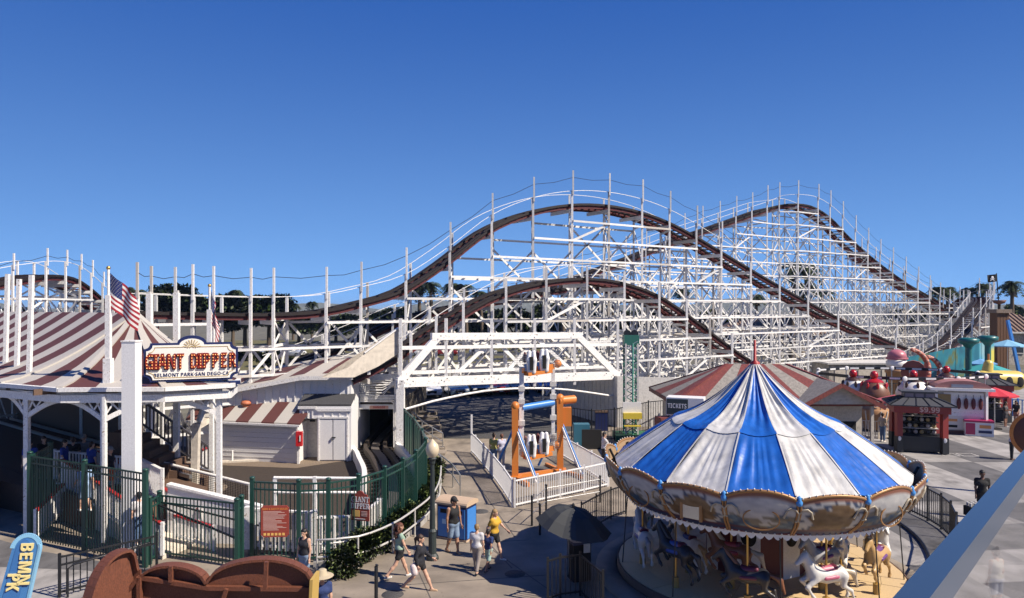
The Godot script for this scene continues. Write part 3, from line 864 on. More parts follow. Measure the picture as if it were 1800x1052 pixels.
# ================================================================ boarding station with striped roof, sign and flags
const AX := Vector3(0.79, 0, 0.613)        # the station's long axis, towards its rounded end
const PX := Vector3(-0.613, 0, 0.79)       # across it, towards the walkway
var SA := Vector3(-15.5, 0, -29.6)
func sta(a: float, p: float, y: float) -> Vector3: return SA + AX * a + PX * p + Vector3(0, y, 0)
func roof_point(e: Vector2, t: float) -> Vector3:   # t 0 at the ridge, 1 at the eaves; sags like a tent
	var r := Vector2(minf(e.x, -0.4), 0.0)
	var p := r.lerp(e, t)
	var y := lerpf(7.75, 5.25, 1.0 - pow(1.0 - t, 1.45))
	return sta(p.x, p.y, y)
func station() -> void:
	var t := T("boarding_station", "open coaster station with maroon and cream striped tent roof and white columns", "station", SA + AX * 2.0)
	var roof := part_node(t, "roof")
	# stripes: strips of about 0.62 m along the eaves
	var edges := []
	var cur := -26.0
	while cur < 0.2:
		edges.append(Vector2(cur, 5.0)); cur += 1.0
	for q in [[Vector2(0.2, 5.0), Vector2(3.6, 4.3), 3], [Vector2(3.6, 4.3), Vector2(6.2, 2.0), 3], [Vector2(6.2, 2.0), Vector2(7.0, 0.0), 3], [Vector2(7.0, 0.0), Vector2(5.6, -1.1), 3], [Vector2(5.6, -1.1), Vector2(3.0, -1.9), 4], [Vector2(3.0, -1.9), Vector2(0.2, -2.2), 4]]:
		for k in q[2]: edges.append(q[0].lerp(q[1], float(k) / q[2]))
	cur = 0.2
	while cur > -26.0:
		edges.append(Vector2(cur, -2.2)); cur -= 1.0
	for i in edges.size() - 1:
		var st := st_new()
		st.set_smooth_group(1)
		var n := 8
		for k in n:
			var t0 := float(k) / n
			var t1 := float(k + 1) / n
			quad(st, roof_point(edges[i], t0), roof_point(edges[i + 1], t0), roof_point(edges[i + 1], t1), roof_point(edges[i], t1))
		put(roof, "roof_strip", done(st), mats.stripe_red if i % 2 == 0 else mats.stripe_pale)
	# hip caps and gutter
	for e in [Vector2(0.2, 5.0), Vector2(3.6, 4.3), Vector2(6.2, 2.0), Vector2(5.6, -1.1)]:
		var st := st_new()
		var pts := []
		for k in 9: pts.append(roof_point(e, k / 8.0) + Vector3(0, 0.03, 0))
		for k in 8: s_beam(st, pts[k], pts[k + 1], 0.22, 0.06)
		put(roof, "hip_cap", done(st), mats.stripe_pale)
	var ring := [Vector2(-26, 5.0), Vector2(0.2, 5.0), Vector2(3.6, 4.3), Vector2(6.2, 2.0), Vector2(7.0, 0.0), Vector2(5.6, -1.1), Vector2(3.0, -1.9), Vector2(0.2, -2.2), Vector2(-26, -2.2)]
	for i in ring.size() - 1:
		var a := sta(ring[i].x, ring[i].y, 5.20)
		var b := sta(ring[i + 1].x, ring[i + 1].y, 5.20)
		bm(roof, "gutter", a, b, 0.16, 0.14, mats.white)
		bm(t, "fascia", a.lerp(SA, 0.02) + Vector3(0, -0.22, 0), b.lerp(SA, 0.02) + Vector3(0, -0.22, 0), 0.08, 0.26, mats.white)
	# columns with arched brackets and lattice
	var cols := [Vector2(-20, 4.7), Vector2(-15.5, 4.7), Vector2(-11, 4.7), Vector2(-6.4, 4.7), Vector2(-2.2, 4.7), Vector2(1.6, 4.6), Vector2(4.6, 3.3), Vector2(6.5, 0.2), Vector2(2.6, -1.7), Vector2(-2.2, -2.0), Vector2(-6.4, -2.0), Vector2(-11, -2.0)]
	for i in cols.size():
		var c := sta(cols[i].x, cols[i].y, 0)
		bm(t, "column", c, c + Vector3(0, 5.05, 0), 0.16, 0.16, mats.white)
		if i + 1 < cols.size():
			var d := sta(cols[i + 1].x, cols[i + 1].y, 0)
			var st := st_new()
			var prevp := Vector3.ZERO
			for k in 13:
				var u := k / 12.0
				var p := c.lerp(d, u) + Vector3(0, 4.15 + 0.62 * sin(u * PI), 0)
				if k > 0: s_beam(st, prevp, p, 0.07, 0.16)
				prevp = p
			put(t, "arch", done(st), mats.white)
			var la := st_new()
			for k in 8:
				for s in [0, 1]:
					var u0: float = (k + s) / 8.0
					var u1: float = (k + 1 - s) / 8.0
					if absf(u0 - 0.5) > 0.2:
						s_beam(la, c.lerp(d, u0) + Vector3(0, 4.24 + 0.62 * sin(u0 * PI), 0), c.lerp(d, u1) + Vector3(0, 4.98, 0), 0.03, 0.05)
			put(t, "lattice", done(la), mats.white)
			bm(t, "tie_beam", c + Vector3(0, 4.98, 0), d + Vector3(0, 4.98, 0), 0.1, 0.14, mats.white)
	# raised platform, dark inside
	bx(t, "platform", sta(-12.5, 0.6, 0.55), Vector3(18, 1.1, 5.0), mats.station_wood, atan2(-AX.z, AX.x))
	bx(t, "inner_wall", sta(-16.5, -2.1, 2.6), Vector3(24, 5.0, 0.2), mats.station_wood, atan2(-AX.z, AX.x))
	for i in 9: bm(t, "rafter", sta(-18 + i * 2.6, -2.1, 5.1), sta(-18 + i * 2.6, 4.8, 5.1), 0.1, 0.2, mats.station_wood)
	# coaster rails through the station
	for s in [-0.6, -1.5]: bm(t, "rail", sta(-20, s, 1.25), sta(3, s, 1.25), 0.12, 0.14, mats.steel)
	# side wall of the entrance ramp, at the left
	var st := st_new()
	var wl := [sta(-12, 5.3, 0), sta(-1.2, 5.3, 0)]
	hexa(st, [wl[0], wl[1], wl[1] + PX * 0.16, wl[0] + PX * 0.16, wl[0] + Vector3(0, 2.9, 0), wl[1] + Vector3(0, 0.95, 0), wl[1] + PX * 0.16 + Vector3(0, 0.95, 0), wl[0] + PX * 0.16 + Vector3(0, 2.9, 0)])
	put(t, "ramp_wall", done(st), mats.white)
	bm(t, "ramp_coping", wl[0] + Vector3(0, 2.96, 0) + PX * 0.08, wl[1] + Vector3(0, 1.0, 0) + PX * 0.08, 0.30, 0.10, mats.cream_board)
	# tall white marker posts through the roof
	for q in [[8, 482, 605, 29.5], [28, 491, 612, 28.4], [50, 484, 630, 26.6]]:
		var p := W(q[0], q[2], q[3])
		bm(t, "roof_post", Vector3(p.x, 4.9, p.z), W(q[0] + 5, q[1], q[3]), 0.14, 0.14, mats.white)
	# white pylon beside the corner
	var py := G(231, 972)
	var pt := T("square_pylon", "tall plain white square pylon in front of the station corner", "pylon", py)
	bm(pt, "shaft", py, Vector3(py.x, 6.87, py.z), 0.44, 0.42, mats.white_clean)
	bx(pt, "cap", Vector3(py.x, 6.89, py.z), Vector3(0.48, 0.05, 0.46), mats.white)
	bx(pt, "base", py + Vector3(0, 0.1, 0), Vector3(0.62, 0.2, 0.58), mats.white)
	flag(W(190, 668, 24.8), 3.85, "American flag on the white pole at the station's rounded corner", 0.92, 0.85, -0.55)
	var f2 := W(368, 640, 28.2)
	flag(Vector3(f2.x, 4.9, f2.z), 3.9, "American flag hanging limp behind the lettered sign", 0.26, 1.1, -0.2)
	# short grey post behind the sign
	for q in [[310, 515, 30.0], [262, 517, 32.0]]:
		var p := W(q[0], q[1], q[2])
		var o := T("white_post", "thin white post standing behind the lettered sign" if q[0] == 310 else "thin white post between the two flags near the roof hip", "post", Vector3(p.x, 0, p.z))
		bm(o, "shaft", Vector3(p.x, 0, p.z), p, 0.22, 0.2, mats.white)
		bm(o, "tip", p, p + Vector3(0, 0.1, 0), 0.15, 0.14, mats.white_dull)
	big_sign()
	entrance()

func flag(foot: Vector3, h: float, label: String, w: float, drop: float, swing: float) -> void:
	# cloth of 13 stripes and a starred canton, hoist on the pole, sagging towards the fly
	var t := T("flag", label, "flag", foot, "flags at the station")
	bm(t, "pole_base", foot + Vector3(0, -0.3, 0), foot + Vector3(0, 0.75, 0), 0.26, 0.24, mats.white)
	bm(t, "pole", foot + Vector3(0, 0.75, 0), foot + Vector3(0, h - 0.9, 0), 0.17, 0.15, mats.white)
	cy(t, "mast", foot + Vector3(0, h - 0.9, 0), foot + Vector3(0, h, 0), 0.045, mats.white)
	sp(t, "finial", foot + Vector3(0, h + 0.05, 0), Vector3.ONE * 0.07, mats.gold)
	var red := mk("flag_red", lin(0.36, 0.02, 0.035), 0.8, "fine", 2.0)
	var wht := mk("flag_white", lin(0.74, 0.72, 0.70), 0.8, "fine", 2.0)
	var blu := mk("flag_blue", lin(0.015, 0.025, 0.13), 0.8, "fine", 2.0)
	var H := 1.2
	var cp := func(u: float, v: float, off: float) -> Vector3:      # u along the fly, v down the hoist
		var x := u * w
		var y := h - 0.12 - v * H - u * drop
		var z := 0.09 * sin(u * 9.0 + v * 1.5) * minf(1.0, u * 3.0) + swing * 0.2 * u
		return foot + Vector3(0.06 + x + 0.05 * sin(v * 6.0 + u * 5.0) * u, y, z + off)
	for i in 13:
		var st := st_new()
		st.set_smooth_group(1)
		var u0 := 0.4 if i < 7 else 0.0
		for k in 14:
			var a := lerpf(u0, 1.0, k / 14.0)
			var b := lerpf(u0, 1.0, (k + 1) / 14.0)
			quad(st, cp.call(a, i / 13.0, 0.0), cp.call(b, i / 13.0, 0.0), cp.call(b, (i + 1) / 13.0, 0.0), cp.call(a, (i + 1) / 13.0, 0.0))
		put(t, "stripe", done(st), red if i % 2 == 0 else wht)
	var cs := st_new()
	cs.set_smooth_group(1)
	for k in 8:
		for j in 7:
			quad(cs, cp.call(k * 0.05, j / 13.0, 0.0), cp.call((k + 1) * 0.05, j / 13.0, 0.0), cp.call((k + 1) * 0.05, (j + 1) / 13.0, 0.0), cp.call(k * 0.05, (j + 1) / 13.0, 0.0))
	var can := put(t, "canton", done(cs), blu)
	var ss := st_new()
	for r in 9:
		for c in (6 if r % 2 == 0 else 5):
			var u := 0.4 * ((c + (0.5 if r % 2 == 0 else 1.0)) / 6.0)
			var v := (r + 0.7) / 9.0 * 7.0 / 13.0
			for s in [0.008, -0.008]:
				var o: Vector3 = cp.call(u, v, s)
				for k in 5:
					var a := TAU * k / 5.0
					tri(ss, o + Vector3(sin(a), cos(a), 0) * 0.028, o + Vector3(sin(a + 2.5), cos(a + 2.5), 0) * 0.012, o + Vector3(sin(a - 2.5), cos(a - 2.5), 0) * 0.012)
	put(can, "stars", done(ss), wht).set_meta("kind", "stuff")

func notched(w: float, h: float, r: float, bump := 0.0) -> PackedVector2Array:
	# a plate with scooped corners, and a round rise in the middle of its top
	var p := PackedVector2Array()
	for q in [[1, -1], [1, 1], [-1, 1], [-1, -1]]:
		var c := Vector2(q[0] * w / 2, q[1] * h / 2)
		var a0: float = {[1, -1]: PI, [1, 1]: -PI / 2, [-1, 1]: 0.0, [-1, -1]: PI / 2}[q]
		if q == [-1, 1] and bump > 0.0:
			for k in 11:
				var a := k / 10.0 * PI
				p.append(Vector2(cos(a) * bump, h / 2 + sin(a) * bump * 0.55))
		for k in 6:
			var a := a0 - k / 5.0 * PI / 2
			p.append(c + Vector2(cos(a), sin(a)) * r)
	return p
func big_sign() -> void:
	var c := W(337, 636, 25.2)
	var xf := facing(c, atan2(0.40, 0.92))
	var t := T("entrance_sign", "cream sign with navy edge and red bulb letters reading GIANT DIPPER", "sign", Vector3(c.x, 5.1, c.z))
	var st := st_new()
	s_poly(st, notched(3.04, 1.34, 0.20, 0.47), xf, 0.22)
	put(t, "board", done(st), mats.navy)
	st = st_new()
	s_poly(st, notched(2.88, 1.20, 0.20, 0.40), xf * Transform3D(Basis.IDENTITY, Vector3(0, 0, 0.125)), 0.04)
	put(t, "face", done(st), mk("sign_cream", lin(0.84, 0.81, 0.74), 0.5, "fine", 1.0))
	var gold := mk("sign_gold", lin(0.45, 0.34, 0.16), 0.5)
	var rim := st_new()
	var poly := notched(2.70, 1.06, 0.18)
	for i in poly.size():
		var a := poly[i]
		var b := poly[(i + 1) % poly.size()]
		s_beam(rim, xf * Vector3(a.x, a.y, 0.15), xf * Vector3(b.x, b.y, 0.15), 0.02, 0.02)
	put(t, "border", done(rim), gold)
	# rising sun
	var sn := st_new()
	for k in 9:
		var a := PI * (k + 0.5) / 9.0
		s_beam(sn, xf * Vector3(cos(a) * 0.17, 0.50 + sin(a) * 0.17, 0.155), xf * Vector3(cos(a) * 0.29, 0.50 + sin(a) * 0.29, 0.155), 0.02, 0.03)
	for k in 12:
		var a := PI * k / 12.0
		var b := PI * (k + 1) / 12.0
		s_beam(sn, xf * Vector3(cos(a) * 0.13, 0.50 + sin(a) * 0.13, 0.155), xf * Vector3(cos(b) * 0.13, 0.50 + sin(b) * 0.13, 0.155), 0.02, 0.035)
		s_beam(sn, xf * Vector3(cos(a) * 0.06, 0.50 + sin(a) * 0.06, 0.155), xf * Vector3(cos(b) * 0.06, 0.50 + sin(b) * 0.06, 0.155), 0.02, 0.025)
	put(t, "sun_emblem", done(sn), gold)
	# letters with bulbs: shaded block letters, each a part
	var bulb := StandardMaterial3D.new()
	bulb.albedo_color = Color(1, 0.85, 0.6); bulb.emission_enabled = true; bulb.emission = Color(1.0, 0.62, 0.25); bulb.emission_energy_multiplier = 0.8
	var red := mk("letter_red", lin(0.20, 0.018, 0.010), 0.4)
	var shade := mk("letter_back", lin(0.05, 0.045, 0.05), 0.6)
	var glyph := {"G": ["111", "100", "101", "101", "111"], "I": ["1", "1", "1", "1", "1"], "A": ["111", "101", "111", "101", "101"], "N": ["111", "101", "101", "101", "101"], "T": ["111", "010", "010", "010", "010"], "D": ["110", "101", "101", "101", "110"], "P": ["111", "101", "111", "100", "100"], "E": ["111", "100", "110", "100", "111"], "R": ["110", "101", "110", "101", "101"]}
	var s := "GIANT DIPPER"
	var width := 0.0
	for ch in s: width += 0.16 if ch == " " else (glyph[ch][0].length() * 0.080 + 0.042)
	var x := -width / 2.0 + 0.02
	for ch in s:
		if ch == " ":
			x += 0.16
			continue
		var g: Array = glyph[ch]
		var L := part_node(t, "letter_" + ch.to_lower())
		var bl := st_new()
		for r in 5:
			for k in g[r].length():
				if g[r][k] == "1":
					var p := Vector3(x + (k + 0.5) * 0.080, 0.24 - r * 0.104, 0)
					s_lathe(bl, xf * (p + Vector3(0, 0, 0.24)), [Vector2(0, -0.02), Vector2(0.02, 0), Vector2(0, 0.02)], 6)
		var mid := Vector3(x + g[0].length() * 0.040, 0.03, 0)
		text(L, "face", ch, 0.74, red, xf * Transform3D(Basis.IDENTITY, mid + Vector3(0, 0, 0.19)), 0.08, "Droid Sans", 700, 0.86 if g[0].length() == 1 else 0.60)
		text(L, "backing", ch, 0.74, shade, xf * Transform3D(Basis.IDENTITY, mid + Vector3(-0.03, -0.04, 0.152)), 0.02, "Droid Sans", 700, 0.86 if g[0].length() == 1 else 0.60)
		put(L, "bulbs", done(bl), bulb).set_meta("kind", "stuff")
		x += g[0].length() * 0.080 + 0.042
	text(t, "lettering", "BELMONT PARK·SAN DEGO·CA", 0.17, mats.navy, xf * Transform3D(Basis.IDENTITY, Vector3(0, -0.44, 0.152)), 0.01)
	for sx in [-1.1, 1.1]: bm(t, "bracket", xf * Vector3(sx, -0.6, -0.1), xf * Vector3(sx, -0.6, -0.1) + Vector3(0, -0.3, -0.2), 0.1, 0.1, mats.white_dull)
	bm(t, "shelf", xf * Vector3(-1.6, -0.80, 0.0), xf * Vector3(1.6, -0.80, 0.0), 0.4, 0.1, mats.navy)
	var l := OmniLight3D.new()      # the bulbs' own faint light
	l.name = "bulb_glow"; l.light_color = Color(1.0, 0.65, 0.3); l.light_energy = 0.02; l.omni_range = 6.0; l.shadow_enabled = true; l.light_size = 0.3
	t.add_child(l); l.position = t.global_transform.affine_inverse() * (xf * Vector3(0, 0, 0.6))

# white picket balustrade with a coloured cap, from a to b (the foot line), each baluster a part
func balustrade(t: Node3D, a: Vector3, b: Vector3, h: float, cap: Material, body: Material, gap := 0.16, w := 0.05) -> void:
	var n := maxi(2, int(a.distance_to(b) / gap))
	for i in n + 1:
		var p := a.lerp(b, float(i) / n)
		var big := i == 0 or i == n
		bm(t, "newel" if big else "baluster", p, p + Vector3(0, h + (0.1 if big else 0.0), 0), w * (1.9 if big else 1.0), w * (1.9 if big else 1.0), body)
	bm(t, "cap_rail", a + Vector3(0, h + 0.03, 0), b + Vector3(0, h + 0.03, 0), 0.13, 0.06, cap)
	bm(t, "bottom_rail", a + Vector3(0, 0.12, 0), b + Vector3(0, 0.12, 0), 0.07, 0.08, body)
func entrance() -> void:
	# entrance ramp behind the green fence, rising to the platform
	var g0 := G(175, 955)
	var t := T("entrance_ramp", "white picket ramp with red handrail caps climbing into the station", "ramp", g0)
	var wedge := func(a: Vector3, b: Vector3, ha: float, hb: float, wd: Vector3, m: Material, nm: String) -> void:
		var st := st_new()
		hexa(st, [a, b, b + wd, a + wd, a + Vector3(0, ha, 0), b + Vector3(0, hb, 0), b + wd + Vector3(0, hb, 0), a + wd + Vector3(0, ha, 0)])
		put(t, nm, done(st), m)
	var r0 := G(285, 985)
	var r1 := G(108, 905)
	var back := Vector3(0.5, 0, -1.6)
	wedge.call(r0, r1, 0.15, 1.15, back, mats.cream_board, "ramp_deck")
	balustrade(t, r0 + Vector3(0, 0.15, 0), r1 + Vector3(0, 1.15, 0), 0.95, mats.red_paint, mats.white)
	balustrade(t, r0 + back + Vector3(0, 0.15, 0), r1 + back + Vector3(0, 1.15, 0), 0.95, mats.red_paint, mats.white)
	var k0 := G(62, 952)
	balustrade(t, k0, G(112, 915) + Vector3(0, 0.35, 0), 1.0, mats.red_paint, mats.white)
	# platform edge balustrades deeper in
	balustrade(t, sta(2.6, 1.2, 1.1), sta(5.2, 1.6, 1.1), 1.1, mats.white, mats.white)
	balustrade(t, sta(-1.6, 2.6, 1.1), sta(2.6, 1.2, 1.1), 1.1, mats.white, mats.white)
	balustrade(t, sta(-6.4, 4.4, 1.1), sta(-2.2, 4.4, 1.1), 1.0, mats.red_paint, mats.white)
	var pl := st_new()
	hexa(pl, [sta(-7, 4.8, 0), sta(5.4, 2.4, 0), sta(4.4, -0.5, 0), sta(-7, -1, 0), sta(-7, 4.8, 1.08), sta(5.4, 2.4, 1.08), sta(4.4, -0.5, 1.08), sta(-7, -1, 1.08)])
	put(t, "landing", done(pl), mats.station_wood)
	# right-hand exit ramp: dark stairs rail and low wall with lattice
	var e := T("exit_ramp", "dark stair rail sloping down from the station towards the soil bed", "ramp", G(370, 830))
	var s0 := W(250, 705, 30.0)
	var s1 := W(372, 790, 30.5)
	for k in 20:
		var p := s0.lerp(s1, k / 19.0)
		bm(e, "baluster", p, p + Vector3(0, -1.05, 0), 0.05, 0.05, mk("rail_dark", lin(0.06, 0.055, 0.06), 0.5))
	bm(e, "cap_rail", s0, s1, 0.12, 0.09, mats.rail_dark)
	bm(e, "bottom_rail", s0 + Vector3(0, -0.98, 0), s1 + Vector3(0, -0.98, 0), 0.07, 0.07, mats.rail_dark)
	for k in 9:
		var p := s0.lerp(s1, k / 8.0) + Vector3(-0.2, -1.05, 0.9)
		bx(e, "step", Vector3(p.x, p.y / 2.0, p.z), Vector3(0.5, p.y, 1.6), mats.station_wood)
	balustrade(e, G(340, 870) + Vector3(0, 0.4, 0), G(372, 832) + Vector3(0, 0.0, 0), 1.3, mats.red_paint, mats.white)
	# leaning timber support with cross piece
	var tt := T("timber_prop", "weathered cream timber prop with a short cross arm beside the ramp", "post", G(342, 888))
	bm(tt, "upright", G(341, 888), W(345, 745, 28.6), 0.26, 0.24, mats.cream_board)
	bm(tt, "arm", W(338, 755, 28.7), W(366, 738, 29.4), 0.26, 0.22, mats.cream_board)
	bm(tt, "strut", W(350, 742, 28.8), W(365, 690, 29.2), 0.14, 0.2, mats.white_dull)
	bm(tt, "strut", W(380, 742, 29.8), W(366, 688, 29.4), 0.14, 0.2, mats.white_dull)
	var t2 := T("white_post", "slim white post at the corner of the mesh fence", "post", G(376, 858))
	bm(t2, "shaft", G(376, 858), W(380, 733, 31.4), 0.2, 0.2, mats.white_dull)
	# mesh fence with white pipe rail and sand heap
	var m := T("mesh_fence", "wire mesh fence under a white pipe rail beside the soil bed", "fence", G(350, 890))
	var ma := G(252, 880)
	var mb := G(440, 905)
	cy(m, "top_rail", ma + Vector3(0, 1.75, 0), mb + Vector3(0, 1.15, 0), 0.06, mats.white)
	cy(m, "foot_rail", ma + Vector3(0, 0.35, 0), mb + Vector3(0, 0.15, 0), 0.05, mats.white)
	var ms := st_new()
	for k in 46:
		var u := k / 45.0
		s_beam(ms, ma.lerp(mb, u) + Vector3(0, lerpf(0.35, 0.15, u), 0), ma.lerp(mb, u) + Vector3(0, lerpf(1.7, 1.1, u), 0), 0.012, 0.012)
	for k in 16:
		var u := k / 15.0
		s_beam(ms, ma + Vector3(0, lerpf(0.38, 1.68, u), 0), mb + Vector3(0, lerpf(0.18, 1.1, u), 0), 0.012, 0.012)
	put(m, "wire_mesh", done(ms), mats.black_metal)
	bm(m, "end_post", ma, ma + Vector3(0, 1.8, 0), 0.16, 0.16, mats.white)
	bm(m, "end_post", mb, mb + Vector3(0, 1.2, 0), 0.12, 0.12, mats.white)
	var sd := st_new()
	s_lathe(sd, G(338, 862), [Vector2(1.5, -0.02), Vector2(1.1, 0.16), Vector2(0.6, 0.42), Vector2(0.2, 0.55), Vector2(0, 0.57)], 18)
	var hp := put(T("sand_heap", "small heap of pale sand behind the wire mesh fence", "heap", G(338, 862)), "heap", done(sd), mats.sand)

# ================================================================ tunnel house, shed and the track that leaves it
func wall_poly(t: Node3D, called: String, pts: Array, back: Vector3, m: Material) -> MeshInstance3D:
	# an outline in a vertical plane, thickened by the vector back
	var st := st_new()
	var n := pts.size()
	for k in range(1, n - 1):
		tri(st, pts[0], pts[k], pts[k + 1])
		tri(st, pts[0] + back, pts[k] + back, pts[k + 1] + back)
	for k in n:
		var j := (k + 1) % n
		quad(st, pts[k], pts[j], pts[j] + back, pts[k] + back)
	return put(t, called, done(st), m)
func tunnel_house() -> void:
	var d := 38.0
	var at := func(px: float, y: float, dd: float) -> Vector3: return Vector3((px - 900.0) / F * dd, y, -dd)
	var t := T("tunnel_house", "white board-and-batten building beside the dark tunnel mouth", "building", at.call(500.0, 0.0, d))
	wall_poly(t, "wall", [at.call(335.0, 0.0, d), at.call(617.0, 0.0, d), at.call(617.0, 4.22, d), at.call(528.0, 4.18, d), at.call(335.0, 3.1, d)], Vector3(0, 0, -5.0), mats.white_clean)
	for i in 21:
		var px := 345.0 + i * 13.3
		var top := 4.16 if px > 528 else lerpf(3.12, 4.14, (px - 335.0) / 193.0)
		bm(t, "batten", at.call(px, 2.72, d - 0.03), at.call(px, top, d - 0.03), 0.05, 0.05, mats.white)
	# roof with maroon patches
	var roof := part_node(t, "roof")
	var e := [at.call(330.0, 3.14, d - 0.35), at.call(528.0, 4.24, d - 0.35), at.call(620.0, 4.28, d - 0.35)]
	var bk := Vector3(0.6, 0.75, -5.6)
	for i in 2: wall_poly(roof, "roof_sheet", [e[i], e[i + 1], e[i + 1] + bk, e[i] + bk], Vector3(0, 0.09, 0), mats.stripe_pale)
	for q in [[0, 0.16, 0.34], [0, 0.52, 0.72], [0, 0.86, 1.0], [1, 0.34, 0.66]]:
		var a: Vector3 = e[q[0]].lerp(e[q[0] + 1], q[1]) + Vector3(0, 0.096, 0)
		var b: Vector3 = e[q[0]].lerp(e[q[0] + 1], q[2]) + Vector3(0, 0.096, 0)
		wall_poly(roof, "maroon_panel", [a + bk * 0.1, b + bk * 0.1, b + bk * 0.8, a + bk * 0.8], Vector3(0, 0.012, 0), mats.stripe_red)
	for i in 2: bm(roof, "eave_board", e[i] + Vector3(0, -0.02, 0.03), e[i + 1] + Vector3(0, -0.02, 0.03), 0.05, 0.2, mats.white)
	# lean-to with door block and alcove
	var dd := 36.9
	var lx := func(px: float, y: float) -> Vector3: return at.call(px, y, dd)
	wall_poly(t, "lean_to_roof", [lx.call(524.0, 2.86), lx.call(617.0, 2.86), lx.call(617.0, 2.86) + Vector3(0, 0.42, -1.1), lx.call(524.0, 2.86) + Vector3(0, 0.42, -1.1)], Vector3(0, 0.08, 0), mk("felt_roof", lin(0.10, 0.10, 0.105), 0.9, "soil", 0.8))
	wall_poly(t, "door_block", [lx.call(557.0, 0.0), lx.call(617.0, 0.0), lx.call(617.0, 2.84), lx.call(557.0, 2.84)], Vector3(0, 0, -1.1), mats.white_clean)
	bm(t, "trim", lx.call(524.0, 2.78) + Vector3(0, 0, 0.06), lx.call(556.0, 2.78) + Vector3(0, 0, 0.06), 0.06, 0.14, mats.white)
	bm(t, "trim", lx.call(557.0, 2.66) + Vector3(0, 0, 0.06), lx.call(618.0, 2.66) + Vector3(0, 0, 0.06), 0.06, 0.14, mats.white)
	wall_poly(t, "alcove_head", [lx.call(526.0, 2.2), lx.call(557.0, 2.2), lx.call(557.0, 2.84), lx.call(526.0, 2.84)], Vector3(0, 0, -1.0), mats.white_clean)
	for px in [533.0, 541.0, 549.0, 570.0, 584.0, 597.0, 610.0]: bm(t, "batten", lx.call(px, 2.3 if px > 556 else 2.24) + Vector3(0, 0, 0.03), lx.call(px, 2.7) + Vector3(0, 0, 0.03), 0.04, 0.04, mats.white)
	var door := part_node(t, "double_door")
	for s in [0, 1]:
		bm(door, "leaf", lx.call(573.0 + s * 25.0, 0.08) + Vector3(0, 0, 0.05), lx.call(573.0 + s * 25.0, 2.16) + Vector3(0, 0, 0.05), 0.68, 0.05, mats.white_clean)
	for px in [561.0, 611.0]: bm(door, "jamb", lx.call(px, 0.0) + Vector3(0, 0, 0.06), lx.call(px, 2.24) + Vector3(0, 0, 0.06), 0.08, 0.09, mats.white)
	bm(door, "head", lx.call(559.0, 2.26) + Vector3(0, 0, 0.06), lx.call(613.0, 2.26) + Vector3(0, 0, 0.06), 0.09, 0.09, mats.white)
	bx(door, "padlock", lx.call(584.0, 1.15) + Vector3(0, 0, 0.12), Vector3(0.06, 0.14, 0.05), mats.steel)
	bx(door, "hasp", lx.call(587.0, 1.24) + Vector3(0, 0, 0.10), Vector3(0.2, 0.05, 0.03), mats.dark)
	bx(t, "inner_door", lx.call(542.0, 1.0) + Vector3(0, 0, -0.9), Vector3(0.85, 2.0, 0.05), mats.white_dull)
	bx(t, "notice", lx.call(541.0, 1.95) + Vector3(0, 0, -0.85), Vector3(0.28, 0.1, 0.02), mats.dark)
	# chute side, weathered cream boards
	var ch := T("chute_side_panel", "large weathered cream panel shielding the track where it enters the tunnel roof", "panel", at.call(650.0, 0.0, 37.5))
	var P := []
	for q in [[566, 664], [612, 646], [640, 622], [700, 578], [700, 622], [664, 645], [622, 664]]: P.append(W(q[0], q[1], dl(q[0], -0.9)))
	wall_poly(ch, "boarding", P, Vector3(-0.05, 0, -0.08), mats.cream_board)
	bm(ch, "cap", P[2] + Vector3(0, 0.04, 0), P[3] + Vector3(0, 0.04, 0), 0.16, 0.07, mats.white)
	for q in [[700, 622]]:
		var p := W(q[0], q[1], dl(q[0], -0.9))
		bm(ch, "prop", Vector3(p.x, 0, p.z - 0.4), p + Vector3(0, 0, -0.2), 0.12, 0.12, mats.white)
	# tunnel mouth
	var td := 40.2
	var m := T("tunnel_mouth", "black tunnel mouth framed by bundles of white conduit", "tunnel", at.call(658.0, 0.0, td))
	for q in [[618.0, 0.22], [699.0, 0.34]]: bm(m, "jamb", at.call(q[0], 0.0, td), at.call(q[0], 4.3, td), q[1], 0.3, mats.white)
	bm(m, "lintel", at.call(618.0, 2.36, td), at.call(700.0, 2.36, td), 0.16, 0.26, mats.white)
	bm(m, "upper_beam", at.call(618.0, 4.05, td), at.call(700.0, 4.05, td), 0.2, 0.3, mats.white)
	bx(m, "notice", at.call(666.0, 2.34, td - 0.12), Vector3(1.05, 0.17, 0.03), mk("notice_pink", lin(0.5, 0.28, 0.22), 0.7))
	text(m, "notice_text", "DANGER", 0.17, mats.red_paint, Transform3D(Basis.IDENTITY, at.call(666.0, 2.34, td - 0.14)), 0.006)
	var blk := mk("tunnel_board", lin(0.10, 0.085, 0.07), 0.95, "grain", 0.6)
	var x0: float = at.call(619.0, 0.0, td).x
	var x1: float = at.call(699.0, 0.0, td).x
	for q in [["side_wall", Vector3(x0 - 0.1, 1.9, -td - 6.0), Vector3(0.15, 3.8, 12)], ["side_wall", Vector3(x1 + 0.1, 1.2, -td - 6.0), Vector3(0.15, 2.4, 12)], ["ceiling", Vector3((x0 + x1) / 2, 2.5, -td - 6.0), Vector3(x1 - x0 + 0.3, 0.15, 12)], ["back_wall", Vector3((x0 + x1) / 2, 1.2, -td - 12.0), Vector3(x1 - x0, 2.4, 0.15)], ["floor", Vector3((x0 + x1) / 2, 0.03, -td - 6.0), Vector3(x1 - x0, 0.04, 12)]]:
		bx(m, q[0], q[1], q[2], blk)
